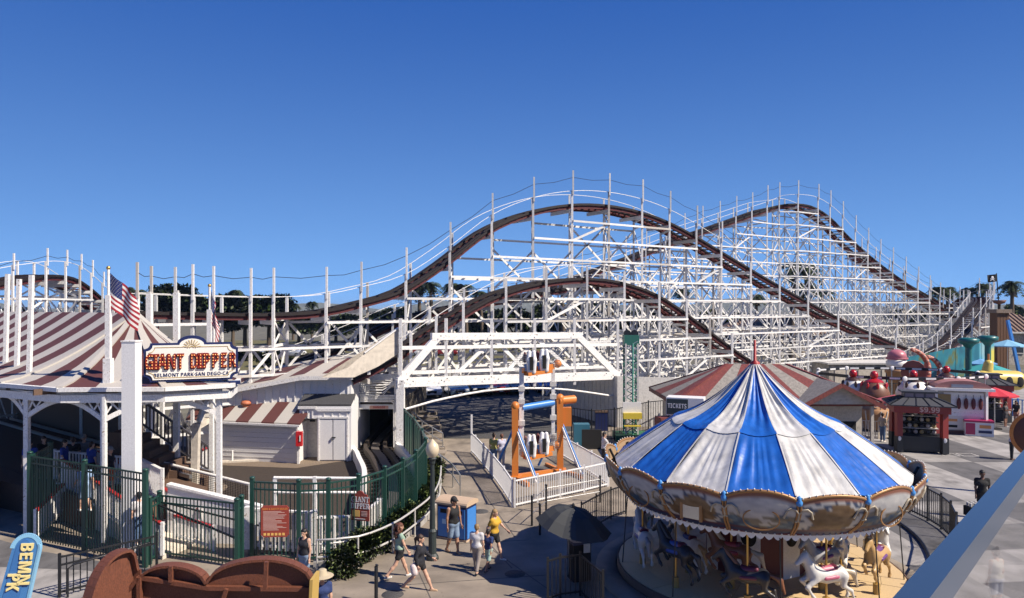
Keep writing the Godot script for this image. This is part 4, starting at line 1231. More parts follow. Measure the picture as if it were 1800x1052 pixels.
	# conduits: a bundle that runs across and turns down at the right jamb
	for i in 5:
		var st := st_new()
		var y := 3.02 - i * 0.085
		var xr := 692.0 + (4 - i) * 2.6
		s_tube(st, [at.call(617.0, y, td - 0.2), at.call(xr - 5.0, y, td - 0.2), at.call(xr - 1.0, y - 0.06, td - 0.2), at.call(xr, y - 0.2, td - 0.2), at.call(xr, 0.1, td - 0.2)], 0.036, 6)
		put(m, "conduit", done(st), mats.white)
	for i in 9:
		var st := st_new()
		var y := 3.90 - i * 0.10
		s_tube(st, [at.call(617.0, y, td - 0.25), at.call(650.0, y - 0.02, td - 0.25), at.call(672.0, y - 0.04 * (i % 3), td - 0.22), at.call(690.0, 3.72 - 0.02 * i + (0.1 if i % 2 == 0 else 0.0), td - 0.2), at.call(700.0, 3.74, td - 0.2)], 0.026 + 0.008 * (i % 2), 6)
		put(m, "cable", done(st), mats.white)
	# shed with striped roof
	var sd := 36.3
	var sh := T("striped_shed", "low white shed with maroon and cream striped roof and orange vent", "shed", at.call(450.0, 0.0, sd))
	wall_poly(sh, "wall", [at.call(330.0, 0.0, sd + 1.2), at.call(523.0, 0.0, sd), at.call(523.0, 1.96, sd), at.call(330.0, 2.02, sd + 1.2)], Vector3(0.05, 0, -1.6), mats.white_clean)
	for i in 7:
		var a := i / 8.0
		bm(sh, "board_line", at.call(lerpf(332.0, 522.0, 0.01), 0.25 + i * 0.25, sd + 1.16), at.call(522.0, 0.25 + i * 0.25, sd - 0.01), 0.012, 0.02, mats.white)
	var r0: Vector3 = at.call(326.0, 2.06, sd + 1.0)
	var r1: Vector3 = at.call(527.0, 2.0, sd - 0.2)
	var rb := Vector3(0.35, 0.85, -1.5)
	for i in 9:
		var a := r0.lerp(r1, i / 9.0)
		var b := r0.lerp(r1, (i + 1) / 9.0)
		wall_poly(sh, "roof_strip", [a, b, b + rb, a + rb], Vector3(0, 0.07, 0), mats.stripe_red if i % 2 == 0 else mats.stripe_pale)
	bm(sh, "gutter", r0 + Vector3(0, -0.05, 0.05), r1 + Vector3(0, -0.05, 0.05), 0.1, 0.1, mats.white)
	var v := r0.lerp(r1, 0.42) + rb * 0.75
	var vs := st_new()
	s_lathe(vs, v, [Vector2(0.18, 0), Vector2(0.18, 0.12), Vector2(0.27, 0.14), Vector2(0.27, 0.22), Vector2(0.2, 0.32), Vector2(0.0, 0.36)], 16)
	put(sh, "roof_vent", done(vs), mk("vent", lin(0.42, 0.13, 0.06), 0.6))
	cy(sh, "standpipe", at.call(408.0, 0.0, sd + 0.3), at.call(408.0, 0.62, sd + 0.3), 0.05, mats.white)
	bx(sh, "plinth", (at.call(330.0, 0.05, sd + 1.0) + at.call(523.0, 0.05, sd - 0.25)) / 2.0, Vector3(5.7, 0.1, 0.3), mats.cream_board, atan2(1.25, 5.6) * 1.0)
	var fb := T("fire_cabinet", "small bright red cabinet on the corner of the striped shed", "cabinet", at.call(526.0, 0.0, sd - 0.1))
	bm(fb, "post", at.call(524.5, 0.0, sd - 0.1), at.call(524.5, 1.75, sd - 0.1), 0.12, 0.12, mats.white)
	bm(fb, "box", at.call(526.0, 0.95, sd - 0.25), at.call(526.0, 1.68, sd - 0.25), 0.30, 0.22, mk("fire_red", lin(0.50, 0.015, 0.02), 0.4))
	bm(fb, "label", at.call(527.0, 1.2, sd - 0.38), at.call(527.0, 1.5, sd - 0.38), 0.06, 0.02, mats.white_clean)
	# rails leaving the tunnel
	var tk := T("tunnel_track", "dark wooden coaster rails and sleepers running out of the tunnel mouth", "track", G(665, 800))
	var path := [Vector3(x0 + 1.3, 0.1, -td - 11), G(662, 786) + Vector3(0, 0.1, 0), G(672, 815) + Vector3(0, 0.1, 0), G(690, 850) + Vector3(0, 0.1, 0), G(690, 905) + Vector3(0, 0.1, 0)]
	var pts := smooth_path(path, 0.6)
	var side := []
	for i in pts.size():
		var q: Vector3 = (pts[mini(i + 1, pts.size() - 1)] - pts[maxi(i - 1, 0)])
		q.y = 0
		q = q.normalized()
		side.append(Vector3(-q.z, 0, q.x))
	for s in [-1.0, 1.0]:
		var st := st_new()
		s_sweep(st, pts, side, s * 0.52, 0.16, 0.2, 0.3)
		put(tk, "rail", done(st), mats.dark_wood)
	var st := st_new()
	s_sweep(st, pts, side, 0.0, 0.1, 0.42, 0.14)
	put(tk, "centre_board", done(st), mk("grey_wood", lin(0.13, 0.11, 0.10), 0.8, "grain", 0.7))
	for i in range(0, pts.size(), 1):
		var p: Vector3 = pts[i]
		bm(tk, "sleeper", p - side[i] * 0.95 + Vector3(0, -0.03, 0), p + side[i] * 0.95 + Vector3(0, -0.03, 0), 0.2, 0.1, mats.dark_wood)
	for q in [[-1.15, "kerb"], [1.25, "kerb"]]:
		var ks := st_new()
		s_sweep(ks, pts.slice(int(pts.size() * 0.48)), side.slice(int(pts.size() * 0.48)), q[0], 0.2, 0.22, 0.62)
		put(tk, "kerb_wall", done(ks), mats.white)
	bm(tk, "bed", Vector3(pts[0].x, 0.02, pts[0].z), G(690, 905) + Vector3(0, 0.02, 0), 2.2, 0.02, mats.earth)

# ================================================================ fences, rails, hedge and small things round the walkway
func picket_run(t: Node3D, pts: Array, h: float, gap: float, pw: float, m: Material, postw: float, two := true, caps := true) -> void:
	# posts at the given feet, rails and upright pickets between, each a part
	for i in pts.size():
		var p: Vector3 = pts[i]
		bm(t, "post", p, p + Vector3(0, h + 0.08, 0), postw, postw, m)
		if caps: sp(t, "post_cap", p + Vector3(0, h + 0.1, 0), Vector3(postw * 0.75, 0.05, postw * 0.75), m)
		if i + 1 < pts.size():
			var q: Vector3 = pts[i + 1]
			for y in ([h - 0.03, h - 0.25, 0.16] if two else [h - 0.03, 0.12]):
				bm(t, "rail", p + Vector3(0, y, 0), q + Vector3(0, y, 0), pw * 1.5, 0.05, m)
			var n := maxi(1, int(p.distance_to(q) / gap))
			for k in range(1, n):
				var c := p.lerp(q, float(k) / n)
				bm(t, "picket", c + Vector3(0, 0.06, 0), c + Vector3(0, h - 0.03, 0), pw, pw, m)
func topline(px: float, py: float, h: float) -> Vector3:      # foot of something h tall whose top is seen at (px, py)
	var dd := (EYE - h) * F / (py - 540.0)
	return Vector3((px - 900.0) / F * dd, 0, -dd)
func pipe(t: Node3D, called: String, pts: Array, r: float, m: Material, n := 8) -> void:
	var st := st_new()
	s_tube(st, pts, r, n)
	put(t, called, done(st), m)
func forecourt() -> void:
	# --- green fence round the station entrance
	var t := T("green_fence", "tall dark green picket fence enclosing the station's entrance ramp", "fence", topline(150, 815, 2.9))
	picket_run(t, [topline(88, 783, 2.9), topline(52, 801, 2.9), topline(148, 815, 2.9), topline(255, 832, 2.9)], 2.9, 0.135, 0.028, mats.green_metal, 0.13)
	t = T("green_gate", "lower green picket gate panel between the two tall green fences", "gate", topline(350, 880, 2.0))
	picket_run(t, [topline(262, 880, 2.0), topline(280, 870, 2.0), topline(416, 884, 2.0), topline(424, 878, 2.0)], 2.0, 0.135, 0.026, mats.green_metal, 0.12)
	bm(t, "slanted_rail", topline(280, 870, 2.0) + Vector3(0, 1.7, 0.1), topline(424, 878, 2.0) + Vector3(0, 0.75, 0.1), 0.05, 0.05, mats.black_metal)
	t = T("green_fence", "tall curved green picket fence carrying the red coaster signs", "fence", topline(577, 848, 2.5))
	picket_run(t, [topline(443, 846, 2.5), topline(525, 850, 2.5), topline(577, 848, 2.5), topline(630, 840, 2.5), topline(676, 826, 2.5), topline(708, 811, 2.5), topline(731, 797, 2.5), topline(748, 775, 2.5)], 2.5, 0.135, 0.028, mats.green_metal, 0.12)
	# solid green screen towards the stairs
	t = T("green_screen_wall", "solid dark green sheet metal screen beside the concrete stairs", "wall", topline(735, 750, 2.5))
	var g := [topline(748, 775, 2.5), topline(742, 757, 2.5), topline(728, 737, 2.5), topline(711, 722, 2.5)]
	for i in 3:
		for k in 4:
			var a: Vector3 = g[i].lerp(g[i + 1], k / 4.0)
			var b: Vector3 = g[i].lerp(g[i + 1], (k + 1) / 4.0)
			bm(t, "sheet", (a + b) / 2.0, (a + b) / 2.0 + Vector3(0, 2.46, 0), 0.03, a.distance_to(b) - 0.02, mats.green_metal)
		bm(t, "rail", g[i] + Vector3(0, 2.5, 0), g[i + 1] + Vector3(0, 2.5, 0), 0.08, 0.08, mats.green_metal)
	for p in g: bm(t, "post", p, p + Vector3(0, 2.6, 0), 0.11, 0.11, mats.green_metal)
	# --- white pickets of the exit ramp behind that fence
	t = T("exit_walkway", "white picket walkway behind the curved green fence", "walkway", G(540, 985))
	var w0 := topline(432, 905, 1.5) + Vector3(-0.2, 0, -0.7)
	var w1 := topline(540, 915, 1.35) + Vector3(0, 0, -0.7)
	var w2 := topline(612, 918, 1.2) + Vector3(0, 0, -0.8)
	balustrade(t, w0 + Vector3(0, 0.2, 0), w1 + Vector3(0, 0.1, 0), 1.25, mats.white, mats.white, 0.2, 0.11)
	balustrade(t, w1 + Vector3(0, 0.1, 0), w2, 1.1, mats.white, mats.white, 0.2, 0.11)
	balustrade(t, w2, topline(690, 880, 1.1) + Vector3(-0.5, 0, -0.2), 1.0, mats.white, mats.white, 0.2, 0.11)
	for k in 2:
		cy(t, "pipe_rail", w0 + Vector3(0.3, 2.1 - k * 0.5, -1.6), w2 + Vector3(-0.2, 2.0 - k * 0.5, -1.6), 0.05, mats.white)
	for u in [0.1, 0.5, 1.0]: bm(t, "rail_post", w0.lerp(w2, u) + Vector3(0, 0, -1.6), w0.lerp(w2, u) + Vector3(0, 2.1, -1.6), 0.12, 0.12, mats.white)
	var fl := st_new()
	hexa(fl, [w0 + Vector3(0, 0, -1.7), w2 + Vector3(0, 0, -1.7), w2, w0, w0 + Vector3(0, 0.3, -1.7), w2 + Vector3(0, 0.1, -1.7), w2 + Vector3(0, 0.1, 0), w0 + Vector3(0, 0.3, 0)])
	put(t, "floor", done(fl), mats.concrete)
	# low white wall under the gate
	t = T("ramp_side_wall", "plain white sloping wall with a thin black handrail behind the green gate", "wall", topline(350, 900, 1.4))
	var q0 := topline(268, 868, 1.9) + Vector3(0, 0, -1.0)
	var q1 := topline(440, 905, 1.3) + Vector3(0, 0, -0.9)
	wall_poly(t, "wall", [q0, q1, q1 + Vector3(0, 1.25, 0), q0 + Vector3(0, 1.9, 0)], Vector3(0, 0, -0.15), mats.white_clean)
	bm(t, "coping", q0 + Vector3(0, 1.94, -0.07), q1 + Vector3(0, 1.29, -0.07), 0.26, 0.08, mats.white)
	bm(t, "handrail", q0 + Vector3(0, 1.35, 0.12), q1 + Vector3(0, 0.7, 0.12), 0.05, 0.05, mats.black_metal)
	balustrade(t, q0 + Vector3(0.6, 0.35, 0.75), q0.lerp(q1, 0.6) + Vector3(0, 0.0, 0.7), 0.75, mats.red_paint, mats.white)
	# --- signs on the fence
	var sr := mk("sign_red", lin(0.33, 0.055, 0.035), 0.5, "fine", 1.5)
	var s0 := topline(485, 849, 2.5)
	var xf := facing(s0 + Vector3(0, 1.32, 0.10), 0.05)
	t = T("rules_sign", "square red rules sign with rows of small print on the green fence", "sign", s0 + Vector3(0, 0.9, 0.1))
	var st := st_new()
	s_poly(st, notched(0.86, 0.98, 0.06), xf, 0.03)
	put(t, "board", done(st), sr)
	var pale := mk("sign_print", lin(0.62, 0.42, 0.36), 0.6)
	text(t, "heading", "RIDE & SAFETY RULES", 0.085, mk("sign_orange", lin(0.62, 0.22, 0.05), 0.6), xf * Transform3D(Basis.IDENTITY, Vector3(0, 0.385, 0.018)), 0.004, "Droid Sans", 700, 0.9)
	var pr := st_new()
	rng.seed = 5
	for k in 17:
		var L := rng.randf_range(0.35, 0.72)
		s_box(pr, xf * Vector3(-0.36 + L / 2, 0.31 - k * 0.036, 0.018), Vector3(L, 0.014, 0.004), xf.basis)
	var small := put(t, "small_print", done(pr), pale)
	small.set_meta("kind", "stuff")
	for k in 6: put(t, "pictogram", UB, mk("sign_yellow", lin(0.75, 0.45, 0.12), 0.6), xf * Transform3D(Basis.from_scale(Vector3(0.075, 0.075, 0.006)), Vector3(-0.31 + k * 0.115, -0.40, 0.018)))
	s0 = topline(633, 840, 2.5)
	xf = facing(s0 + Vector3(0.02, 1.62, 0.10), -0.25)
	t = T("coaster_sign", "red scalloped sign reading GIANT DIPPER hung on the green fence", "sign", s0 + Vector3(0, 1.1, 0.1))
	st = st_new()
	var op := PackedVector2Array()
	for q in [[-0.32, -0.48], [0.32, -0.48], [0.32, 0.26], [0.26, 0.28], [0.25, 0.36], [0.14, 0.38], [0.08, 0.46], [0.0, 0.48], [-0.08, 0.46], [-0.14, 0.38], [-0.25, 0.36], [-0.26, 0.28], [-0.32, 0.26]]: op.append(Vector2(q[0], q[1]))
	s_poly(st, op, xf, 0.03)
	put(t, "board", done(st), sr)
	text(t, "lettering", "GIANT", 0.24, mats.white_clean, xf * Transform3D(Basis.IDENTITY, Vector3(0, 0.20, 0.02)), 0.008, "Droid Serif", 700, 0.78)
	text(t, "lettering", "DIPPER", 0.24, mats.white_clean, xf * Transform3D(Basis.IDENTITY, Vector3(0, -0.01, 0.02)), 0.008, "Droid Serif", 700, 0.72)
	put(t, "yellow_panel", UB, mats.sign_yellow, xf * Transform3D(Basis.from_scale(Vector3(0.26, 0.2, 0.008)), Vector3(-0.14, -0.25, 0.018)))
	for k in 4: put(t, "print_line", UB, pale, xf * Transform3D(Basis.from_scale(Vector3(0.2, 0.022, 0.008)), Vector3(0.15, -0.18 - k * 0.045, 0.018)))
	put(t, "print_line", UB, mats.white_clean, xf * Transform3D(Basis.from_scale(Vector3(0.36, 0.02, 0.008)), Vector3(0, -0.42, 0.018)))
	# --- hedge along the outside of the fence
	t = T("hedge", "low clipped green hedge between the curved fence and the pipe handrail", "hedge", G(690, 940))
	var line := [topline(605, 985, 0.3), topline(640, 950, 0.5), topline(685, 905, 0.8), topline(722, 868, 0.9), topline(746, 835, 0.9), topline(762, 800, 0.9)]
	line = smooth_path(line, 0.7)
	var blobs := []
	for i in line.size(): blobs.append([line[i] + Vector3(0.1, 0.42 + 0.12 * sin(i * 1.9), 0.45), Vector3(0.55, 0.5 + 0.08 * sin(i * 2.7), 0.6)])
	put(t, "foliage", crown_mesh(blobs, 30000, 0.05, 91, Color(0.04, 0.075, 0.016), Color(0.19, 0.25, 0.065)), leaf_mat())
	for i in range(0, line.size(), 3): cy(t, "stem", line[i] + Vector3(0.1, 0, 0.45), line[i] + Vector3(0.1, 0.5, 0.45), 0.03, mats.dark_wood)
	# --- curved pipe handrail
	t = T("curved_handrail", "pale curved double pipe handrail along the hedge", "handrail", G(629, 1008))
	var feet := []
	for q in [[557, 950], [629, 944], [690, 921], [729, 896], [758, 872], [772, 846], [775, 820]]: feet.append(topline(q[0], q[1], 0.95))
	var sf := smooth_path(feet, 0.5)
	var pm := mk("pipe_pale", lin(0.62, 0.60, 0.56), 0.4, "worn", 1.0, "", 0.3)
	for y in [0.95, 0.42]:
		var pts := []
		for p in sf: pts.append(p + Vector3(0, y, 0))
		if y > 0.9: pts.push_front(sf[0] + Vector3(-0.05, 0.55, 0))
		pipe(t, "rail", pts, 0.036, pm)
	var inner := []
	for p in sf: inner.append(p + Vector3(-0.55, 0.55, -0.75))
	pipe(t, "rail", inner.slice(0, int(inner.size() * 0.8)), 0.033, pm)
	for p in feet: cy(t, "post", p, p + Vector3(0, 0.95, 0), 0.032, pm)
	t = T("hedge_kerb", "low concrete kerb in front of the hedge", "kerb", G(640, 985))
	var ks := st_new()
	for i in sf.size() - 1: s_beam(ks, sf[i] + Vector3(-0.2, 0.09, -0.35), sf[i + 1] + Vector3(-0.2, 0.09, -0.35), 0.2, 0.18)
	put(t, "kerb", done(ks), mats.concrete_pale)
	# --- stairs and steel rails up to the car park
	t = T("concrete_stairs", "broad concrete stairs climbing past the green screen", "stairs", G(760, 815))
	for k in 9:
		var a := G(734 - k * 1.2, 800 - k * 6.4)
		var b := G(772 - k * 1.2, 796 - k * 6.2)
		var sx := (a + b) / 2.0
		bx(t, "step", sx + Vector3(0, 0.06 + k * 0.05, 0), Vector3(1.9, 0.12 + k * 0.1, 1.0), mats.concrete)
	for q in [[[724, 724, 0.75], [742, 741, 0.5], [760, 752, 0.3], [778, 762, 0.0]], [[712, 722, 0.75], [730, 742, 0.5], [748, 766, 0.2], [766, 790, 0.0], [776, 806, 0.0]], [[752, 786, 0.0], [774, 800, 0.0], [796, 818, 0.0], [809, 836, 0.0]]]:
		var r := T("steel_handrail", ["steel stair handrail farthest from the green screen", "steel stair handrail next to the green screen", "steel handrail at the foot of the stairs beside the walkway"][[724, 712, 752].find(q[0][0])], "handrail", topline(q[-1][0], q[-1][1], 1.0), "steel handrails")
		var top := []
		for e in q:
			var p := topline(e[0], e[1], 1.0 + e[2])
			top.append(p + Vector3(0, 1.0 + e[2], 0))
			cy(r, "post", p, p + Vector3(0, 1.0 + e[2], 0), 0.03, mats.steel)
		pipe(r, "top_rail", top, 0.032, mats.steel)
		var low := []
		for p in top: low.append(p - Vector3(0, 0.45, 0))
		pipe(r, "middle_rail", low, 0.025, mats.steel)
	# --- lamp post
	var lp := G(760, 984)
	t = T("lamp_post", "dark fluted lamp post with a cream acorn globe", "lamp post", lp)
	st = st_new()
	s_lathe(st, lp, [Vector2(0.2, 0), Vector2(0.2, 0.1), Vector2(0.13, 0.2), Vector2(0.12, 0.85), Vector2(0.14, 0.9), Vector2(0.09, 0.98), Vector2(0.065, 3.0), Vector2(0.09, 3.05), Vector2(0.09, 3.12), Vector2(0.14, 3.2), Vector2(0.1, 3.24), Vector2(0, 3.24)], 12, false)
	put(t, "shaft", done(st), mk("lamp_dark", lin(0.03, 0.04, 0.04), 0.5, "fine", 1.0))
	st = st_new()
	s_lathe(st, lp, [Vector2(0.09, 3.22), Vector2(0.19, 3.34), Vector2(0.22, 3.48), Vector2(0.18, 3.64), Vector2(0.08, 3.74), Vector2(0.03, 3.8), Vector2(0, 3.82)], 18)
	put(t, "globe", done(st), mk("globe", lin(0.56, 0.47, 0.33), 0.25))
	# --- recycling kiosk
	var kb := G(803, 945)
	t = T("recycling_bin", "blue double recycling bin with a tan curved top", "bin", kb)
	var turn := -0.45
	bx(t, "cabinet", kb + Vector3(0, 0.62, 0), Vector3(1.15, 1.16, 0.72), mats.navy, turn)
	for s in [-0.28, 0.28]:
		var f := facing(kb, turn) * Vector3(s, 0.60, 0.37)
		bx(t, "door", f, Vector3(0.5, 1.0, 0.03), mats.blue_paint, turn)
		bx(t, "slot", facing(kb, turn) * Vector3(s, 0.98, 0.385), Vector3(0.3, 0.14, 0.03), mats.dark, turn)
		bx(t, "mark", facing(kb, turn) * Vector3(s, 0.62, 0.39), Vector3(0.16, 0.16, 0.01), mk("mark_pale", lin(0.35, 0.55, 0.75), 0.5), turn)
	for s in [-1.0, 1.0]: bx(t, "side_door", facing(kb, turn) * Vector3(s * 0.58, 0.6, 0), Vector3(0.02, 1.0, 0.6), mats.blue_paint, turn)
	st = st_new()
	var cap := PackedVector2Array()
	for k in 9: cap.append(Vector2(cos(PI * k / 8.0) * 0.42, 0.06 + 0.14 * sin(PI * k / 8.0)))
	cap.append(Vector2(-0.42, 0)); cap.append(Vector2(0.42, 0))
	s_poly(st, cap, facing(kb, turn) * Transform3D(Basis(Vector3.UP, PI / 2), Vector3(0, 1.2, 0)), 1.25)
	put(t, "top", done(st), mk("tan_top", lin(0.55, 0.40, 0.27), 0.6, "fine", 1.0))
	bx(t, "plinth", kb + Vector3(0, 0.03, 0), Vector3(1.18, 0.06, 0.76), mats.tan_top, turn)
	# --- black crowd barrier at the left and the one at the bottom
	t = T("crowd_barrier", "low black steel railing with mesh panel on the pale slab", "barrier", G(190, 1020))
	picket_run(t, [G(104, 1052), topline(275, 938, 1.2)], 1.15, 0.16, 0.022, mats.black_metal, 0.06, true, false)
	pipe(t, "loop", [G(112, 1052) + Vector3(0.1, 0, 0), G(112, 1052) + Vector3(0.1, 0.8, 0), G(112, 1052) + Vector3(0.25, 0.92, 0), topline(275, 938, 1.2) + Vector3(-0.2, 0.92, 0)], 0.03, mats.black_metal)
	t = T("queue_post", "short black post with rounded top on the walkway", "post", G(661, 1062))
	pipe(t, "shaft", [G(661, 1062), G(661, 1062) + Vector3(0, 1.0, 0), G(661, 1062) + Vector3(0.02, 1.05, 0)], 0.05, mats.black_metal)
	# --- brown scenery wall seen from behind
	brown_wall()
	surf_sign()
func brown_wall() -> void:
	var d := 14.2
	var t := T("wooden_scenery_wall", "brown wooden scenery wall with three rounded humps and frames on its back", "scenery", Vector3(-6, 0, -d))
	var P := func(px: float, py: float, dd: float) -> Vector3: return W(px, py, dd)
	var hump := func(called: String, x0: float, x1: float, yb: float, pk: float, px_pk: float, d0: float, d1: float) -> void:
		var top := []
		for k in 17:
			var u := k / 16.0
			var px := lerpf(x0, x1, u)
			var c := (px_pk - x0) / (x1 - x0)
			var v: float = (u - c) / (c if u < c else (1.0 - c))
			var y: float = yb - (yb - pk) * sqrt(maxf(0.0, 1.0 - v * v * 0.98))
			top.append(P.call(px, y, lerpf(d0, d1, u)))
		var pts := top.duplicate()
		pts.append(Vector3(top[-1].x, 0, top[-1].z)); pts.append(Vector3(top[0].x, 0, top[0].z))
		var st := st_new()
		for k in 16:
			var b0 := Vector3(top[k].x, 0, top[k].z)
			var b1 := Vector3(top[k + 1].x, 0, top[k + 1].z)
			hexa(st, [b0, b1, b1 + Vector3(0, 0, -0.06), b0 + Vector3(0, 0, -0.06), top[k], top[k + 1], top[k + 1] + Vector3(0, 0, -0.06), top[k] + Vector3(0, 0, -0.06)])
		put(t, called, done(st), mats.brown_wood)
		var rim := st_new()
		for k in 16: s_beam(rim, top[k] + Vector3(0, 0.02, 0.02), top[k + 1] + Vector3(0, 0.02, 0.02), 0.24, 0.05)
		put(t, "rim", done(rim), mats.brown_wood)
	hump.call("side_wing", 150.0, 243.0, 1110.0, 969.0, 226.0, 13.2, 14.2)
	hump.call("panel", 245.0, 366.0, 1030.0, 995.0, 300.0, 14.2, 14.2)
	hump.call("panel", 366.0, 552.0, 1030.0, 984.0, 468.0, 14.2, 14.4)
	bm(t, "cross_rail", W(243, 1015, 14.12), W(366, 1034, 14.12), 0.1, 0.08, mats.brown_wood)
	bm(t, "cross_rail", W(366, 1034, 14.12), W(550, 1036, 14.3), 0.1, 0.08, mats.brown_wood)
	for q in [[300, 996, 300, 1024], [468, 988, 466, 1036], [398, 1036, 384, 1080], [203, 982, 203, 1100], [243, 1016, 210, 1060], [244, 1015, 244, 1090]]:
		bm(t, "stud", W(q[0], q[1], 14.05), W(q[2], q[3], 14.05), 0.07, 0.07, mats.brown_wood)
	bm(t, "end_board", W(553, 1012, 14.3), W(548, 1120, 14.3), 0.06, 0.5, mk("yellow_edge", lin(0.45, 0.30, 0.08), 0.6))
	# feet and raking props out of view
	for px in [200.0, 300.0, 420.0, 530.0]: bm(t, "prop", Vector3((px - 900.0) / F * 14.1, 2.2, -14.0), Vector3((px - 900.0) / F * 14.1, 0.0, -13.0), 0.08, 0.08, mats.brown_wood)
func surf_sign() -> void:
	var d := 16.0
	var base := W(30, 1052, d)
	var t := T("surfboard_sign", "blue surfboard shaped sign with yellow letters standing on the pale slab", "sign", Vector3(base.x, 0, base.z))
	var op := PackedVector2Array()
	for k in 25:
		var a := PI * k / 24.0
		op.append(Vector2(cos(a) * 0.27, 2.55 + sin(a) * 0.32))
	op.append(Vector2(-0.30, 1.2)); op.append(Vector2(-0.2, 0.0)); op.append(Vector2(0.2, 0.0)); op.append(Vector2(0.30, 1.2))
	var b := Basis(Vector3.UP, 0.35) * Basis(Vector3.BACK, -0.22)
	var xf := Transform3D(b, Vector3(base.x - 0.45, 0.0, base.z))
	var st := st_new()
	s_poly(st, op, xf, 0.09)
	put(t, "board", done(st), mk("surf_blue", lin(0.06, 0.20, 0.46), 0.3, "fine", 1.0))
	st = st_new()
	var inner := PackedVector2Array()
	for p in op: inner.append(Vector2(p.x * 0.55 - 0.05, p.y * 0.97))
	s_poly(st, inner, xf * Transform3D(Basis.IDENTITY, Vector3(0, 0, 0.05)), 0.02)
	put(t, "stripe", done(st), mk("surf_mid", lin(0.04, 0.14, 0.36), 0.3))
	st = st_new()
	for k in 24: s_beam(st, xf * Vector3(op[k].x, op[k].y, 0.03), xf * Vector3(op[k + 1].x, op[k + 1].y, 0.03), 0.05, 0.09)
	s_beam(st, xf * Vector3(0.27, 2.55, 0.03), xf * Vector3(0.30, 1.2, 0.03), 0.05, 0.09)
	put(t, "rim", done(st), mk("surf_pale", lin(0.22, 0.46, 0.66), 0.3))
	var yl := mk("surf_yellow", lin(0.72, 0.60, 0.26), 0.5)
	for q in 2:
		var s: String = ["BEMN", "PK"][q]
		text(t, "lettering", s, 0.34, yl, xf * Transform3D(Basis(Vector3.BACK, -PI / 2 + 0.12), Vector3(0.06 - q * 0.14, 2.24 - q * 0.42, 0.07)), 0.05, "Droid Sans", 700)

# ================================================================ smooth bodies: tapered capsules joined and meshed as surface nets
func net(bones: Array, cell: float, k: float, into: Dictionary) -> void:
	var lo := Vector3.INF
	var hi := -Vector3.INF
	for b in bones:
		var r := maxf(b[2], b[3]) + cell * 3.0
		lo = lo.min(b[0].min(b[1]) - Vector3.ONE * r)
		hi = hi.max(b[0].max(b[1]) + Vector3.ONE * r)
	var nx := int((hi.x - lo.x) / cell) + 2
	var ny := int((hi.y - lo.y) / cell) + 2
	var nz := int((hi.z - lo.z) / cell) + 2
	var f := PackedFloat32Array()
	f.resize(nx * ny * nz)
	f.fill(1.0)
	for b in bones:
		var a: Vector3 = b[0]
		var ba: Vector3 = b[1] - b[0]
		var ra: float = b[2]
		var dr: float = b[3] - b[2]
		var l2 := maxf(ba.length_squared(), 1e-9)
		var r := maxf(b[2], b[3]) + k + cell * 1.5
		var m0: Vector3 = ((b[0].min(b[1]) - Vector3.ONE * r - lo) / cell)
		var m1: Vector3 = ((b[0].max(b[1]) + Vector3.ONE * r - lo) / cell)
		for z in range(maxi(0, int(m0.z)), mini(nz, int(m1.z) + 2)):
			for y in range(maxi(0, int(m0.y)), mini(ny, int(m1.y) + 2)):
				var row := (z * ny + y) * nx
				for x in range(maxi(0, int(m0.x)), mini(nx, int(m1.x) + 2)):
					var p := lo + Vector3(x, y, z) * cell - a
					var t := clampf(p.dot(ba) / l2, 0.0, 1.0)
					var d := (p - ba * t).length() - ra - dr * t
					var o := f[row + x]
					var h := maxf(k - absf(o - d), 0.0) / k
					f[row + x] = minf(o, d) - h * h * k * 0.25
	var V: PackedVector3Array = into.get("v", PackedVector3Array())
	var I: PackedInt32Array = into.get("i", PackedInt32Array())
	var id := PackedInt32Array()
	id.resize(nx * ny * nz)
	id.fill(-1)
	var off := [0, 1, nx, nx + 1, nx * ny, nx * ny + 1, nx * ny + nx, nx * ny + nx + 1]
	var co := [Vector3(0, 0, 0), Vector3(1, 0, 0), Vector3(0, 1, 0), Vector3(1, 1, 0), Vector3(0, 0, 1), Vector3(1, 0, 1), Vector3(0, 1, 1), Vector3(1, 1, 1)]
	var ed := [[0, 1], [2, 3], [4, 5], [6, 7], [0, 2], [1, 3], [4, 6], [5, 7], [0, 4], [1, 5], [2, 6], [3, 7]]
	for z in nz - 1:
		for y in ny - 1:
			var row := (z * ny + y) * nx
			for x in nx - 1:
				var i := row + x
				var s := 0
				for c in 8:
					if f[i + off[c]] < 0.0: s += 1
				if s == 0 or s == 8: continue
				var sum := Vector3.ZERO
				var n := 0
				for e in ed:
					var fa := f[i + off[e[0]]]
					var fb := f[i + off[e[1]]]
					if (fa < 0.0) != (fb < 0.0):
						sum += co[e[0]].lerp(co[e[1]], fa / (fa - fb))
						n += 1
				id[i] = V.size()
				V.append(lo + (Vector3(x, y, z) + sum / n) * cell)
	for z in range(1, nz - 1):
		for y in range(1, ny - 1):
			var row := (z * ny + y) * nx
			for x in range(1, nx - 1):
				var i := row + x
				if id[i] < 0: continue
				var a := f[i] < 0.0
				for ax in 3:
					var st: int = [1, nx, nx * ny][ax]
					var u: int = [nx, nx * ny, 1][ax]
					var v: int = [nx * ny, 1, nx][ax]
					if a == (f[i + st] < 0.0): continue
					var q := [id[i], id[i - u], id[i - u - v], id[i - v]]
					if q.min() < 0: continue
					if a: I.append_array([q[0], q[2], q[1], q[0], q[3], q[2]])
					else: I.append_array([q[0], q[1], q[2], q[0], q[2], q[3]])
	into["v"] = V
	into["i"] = I
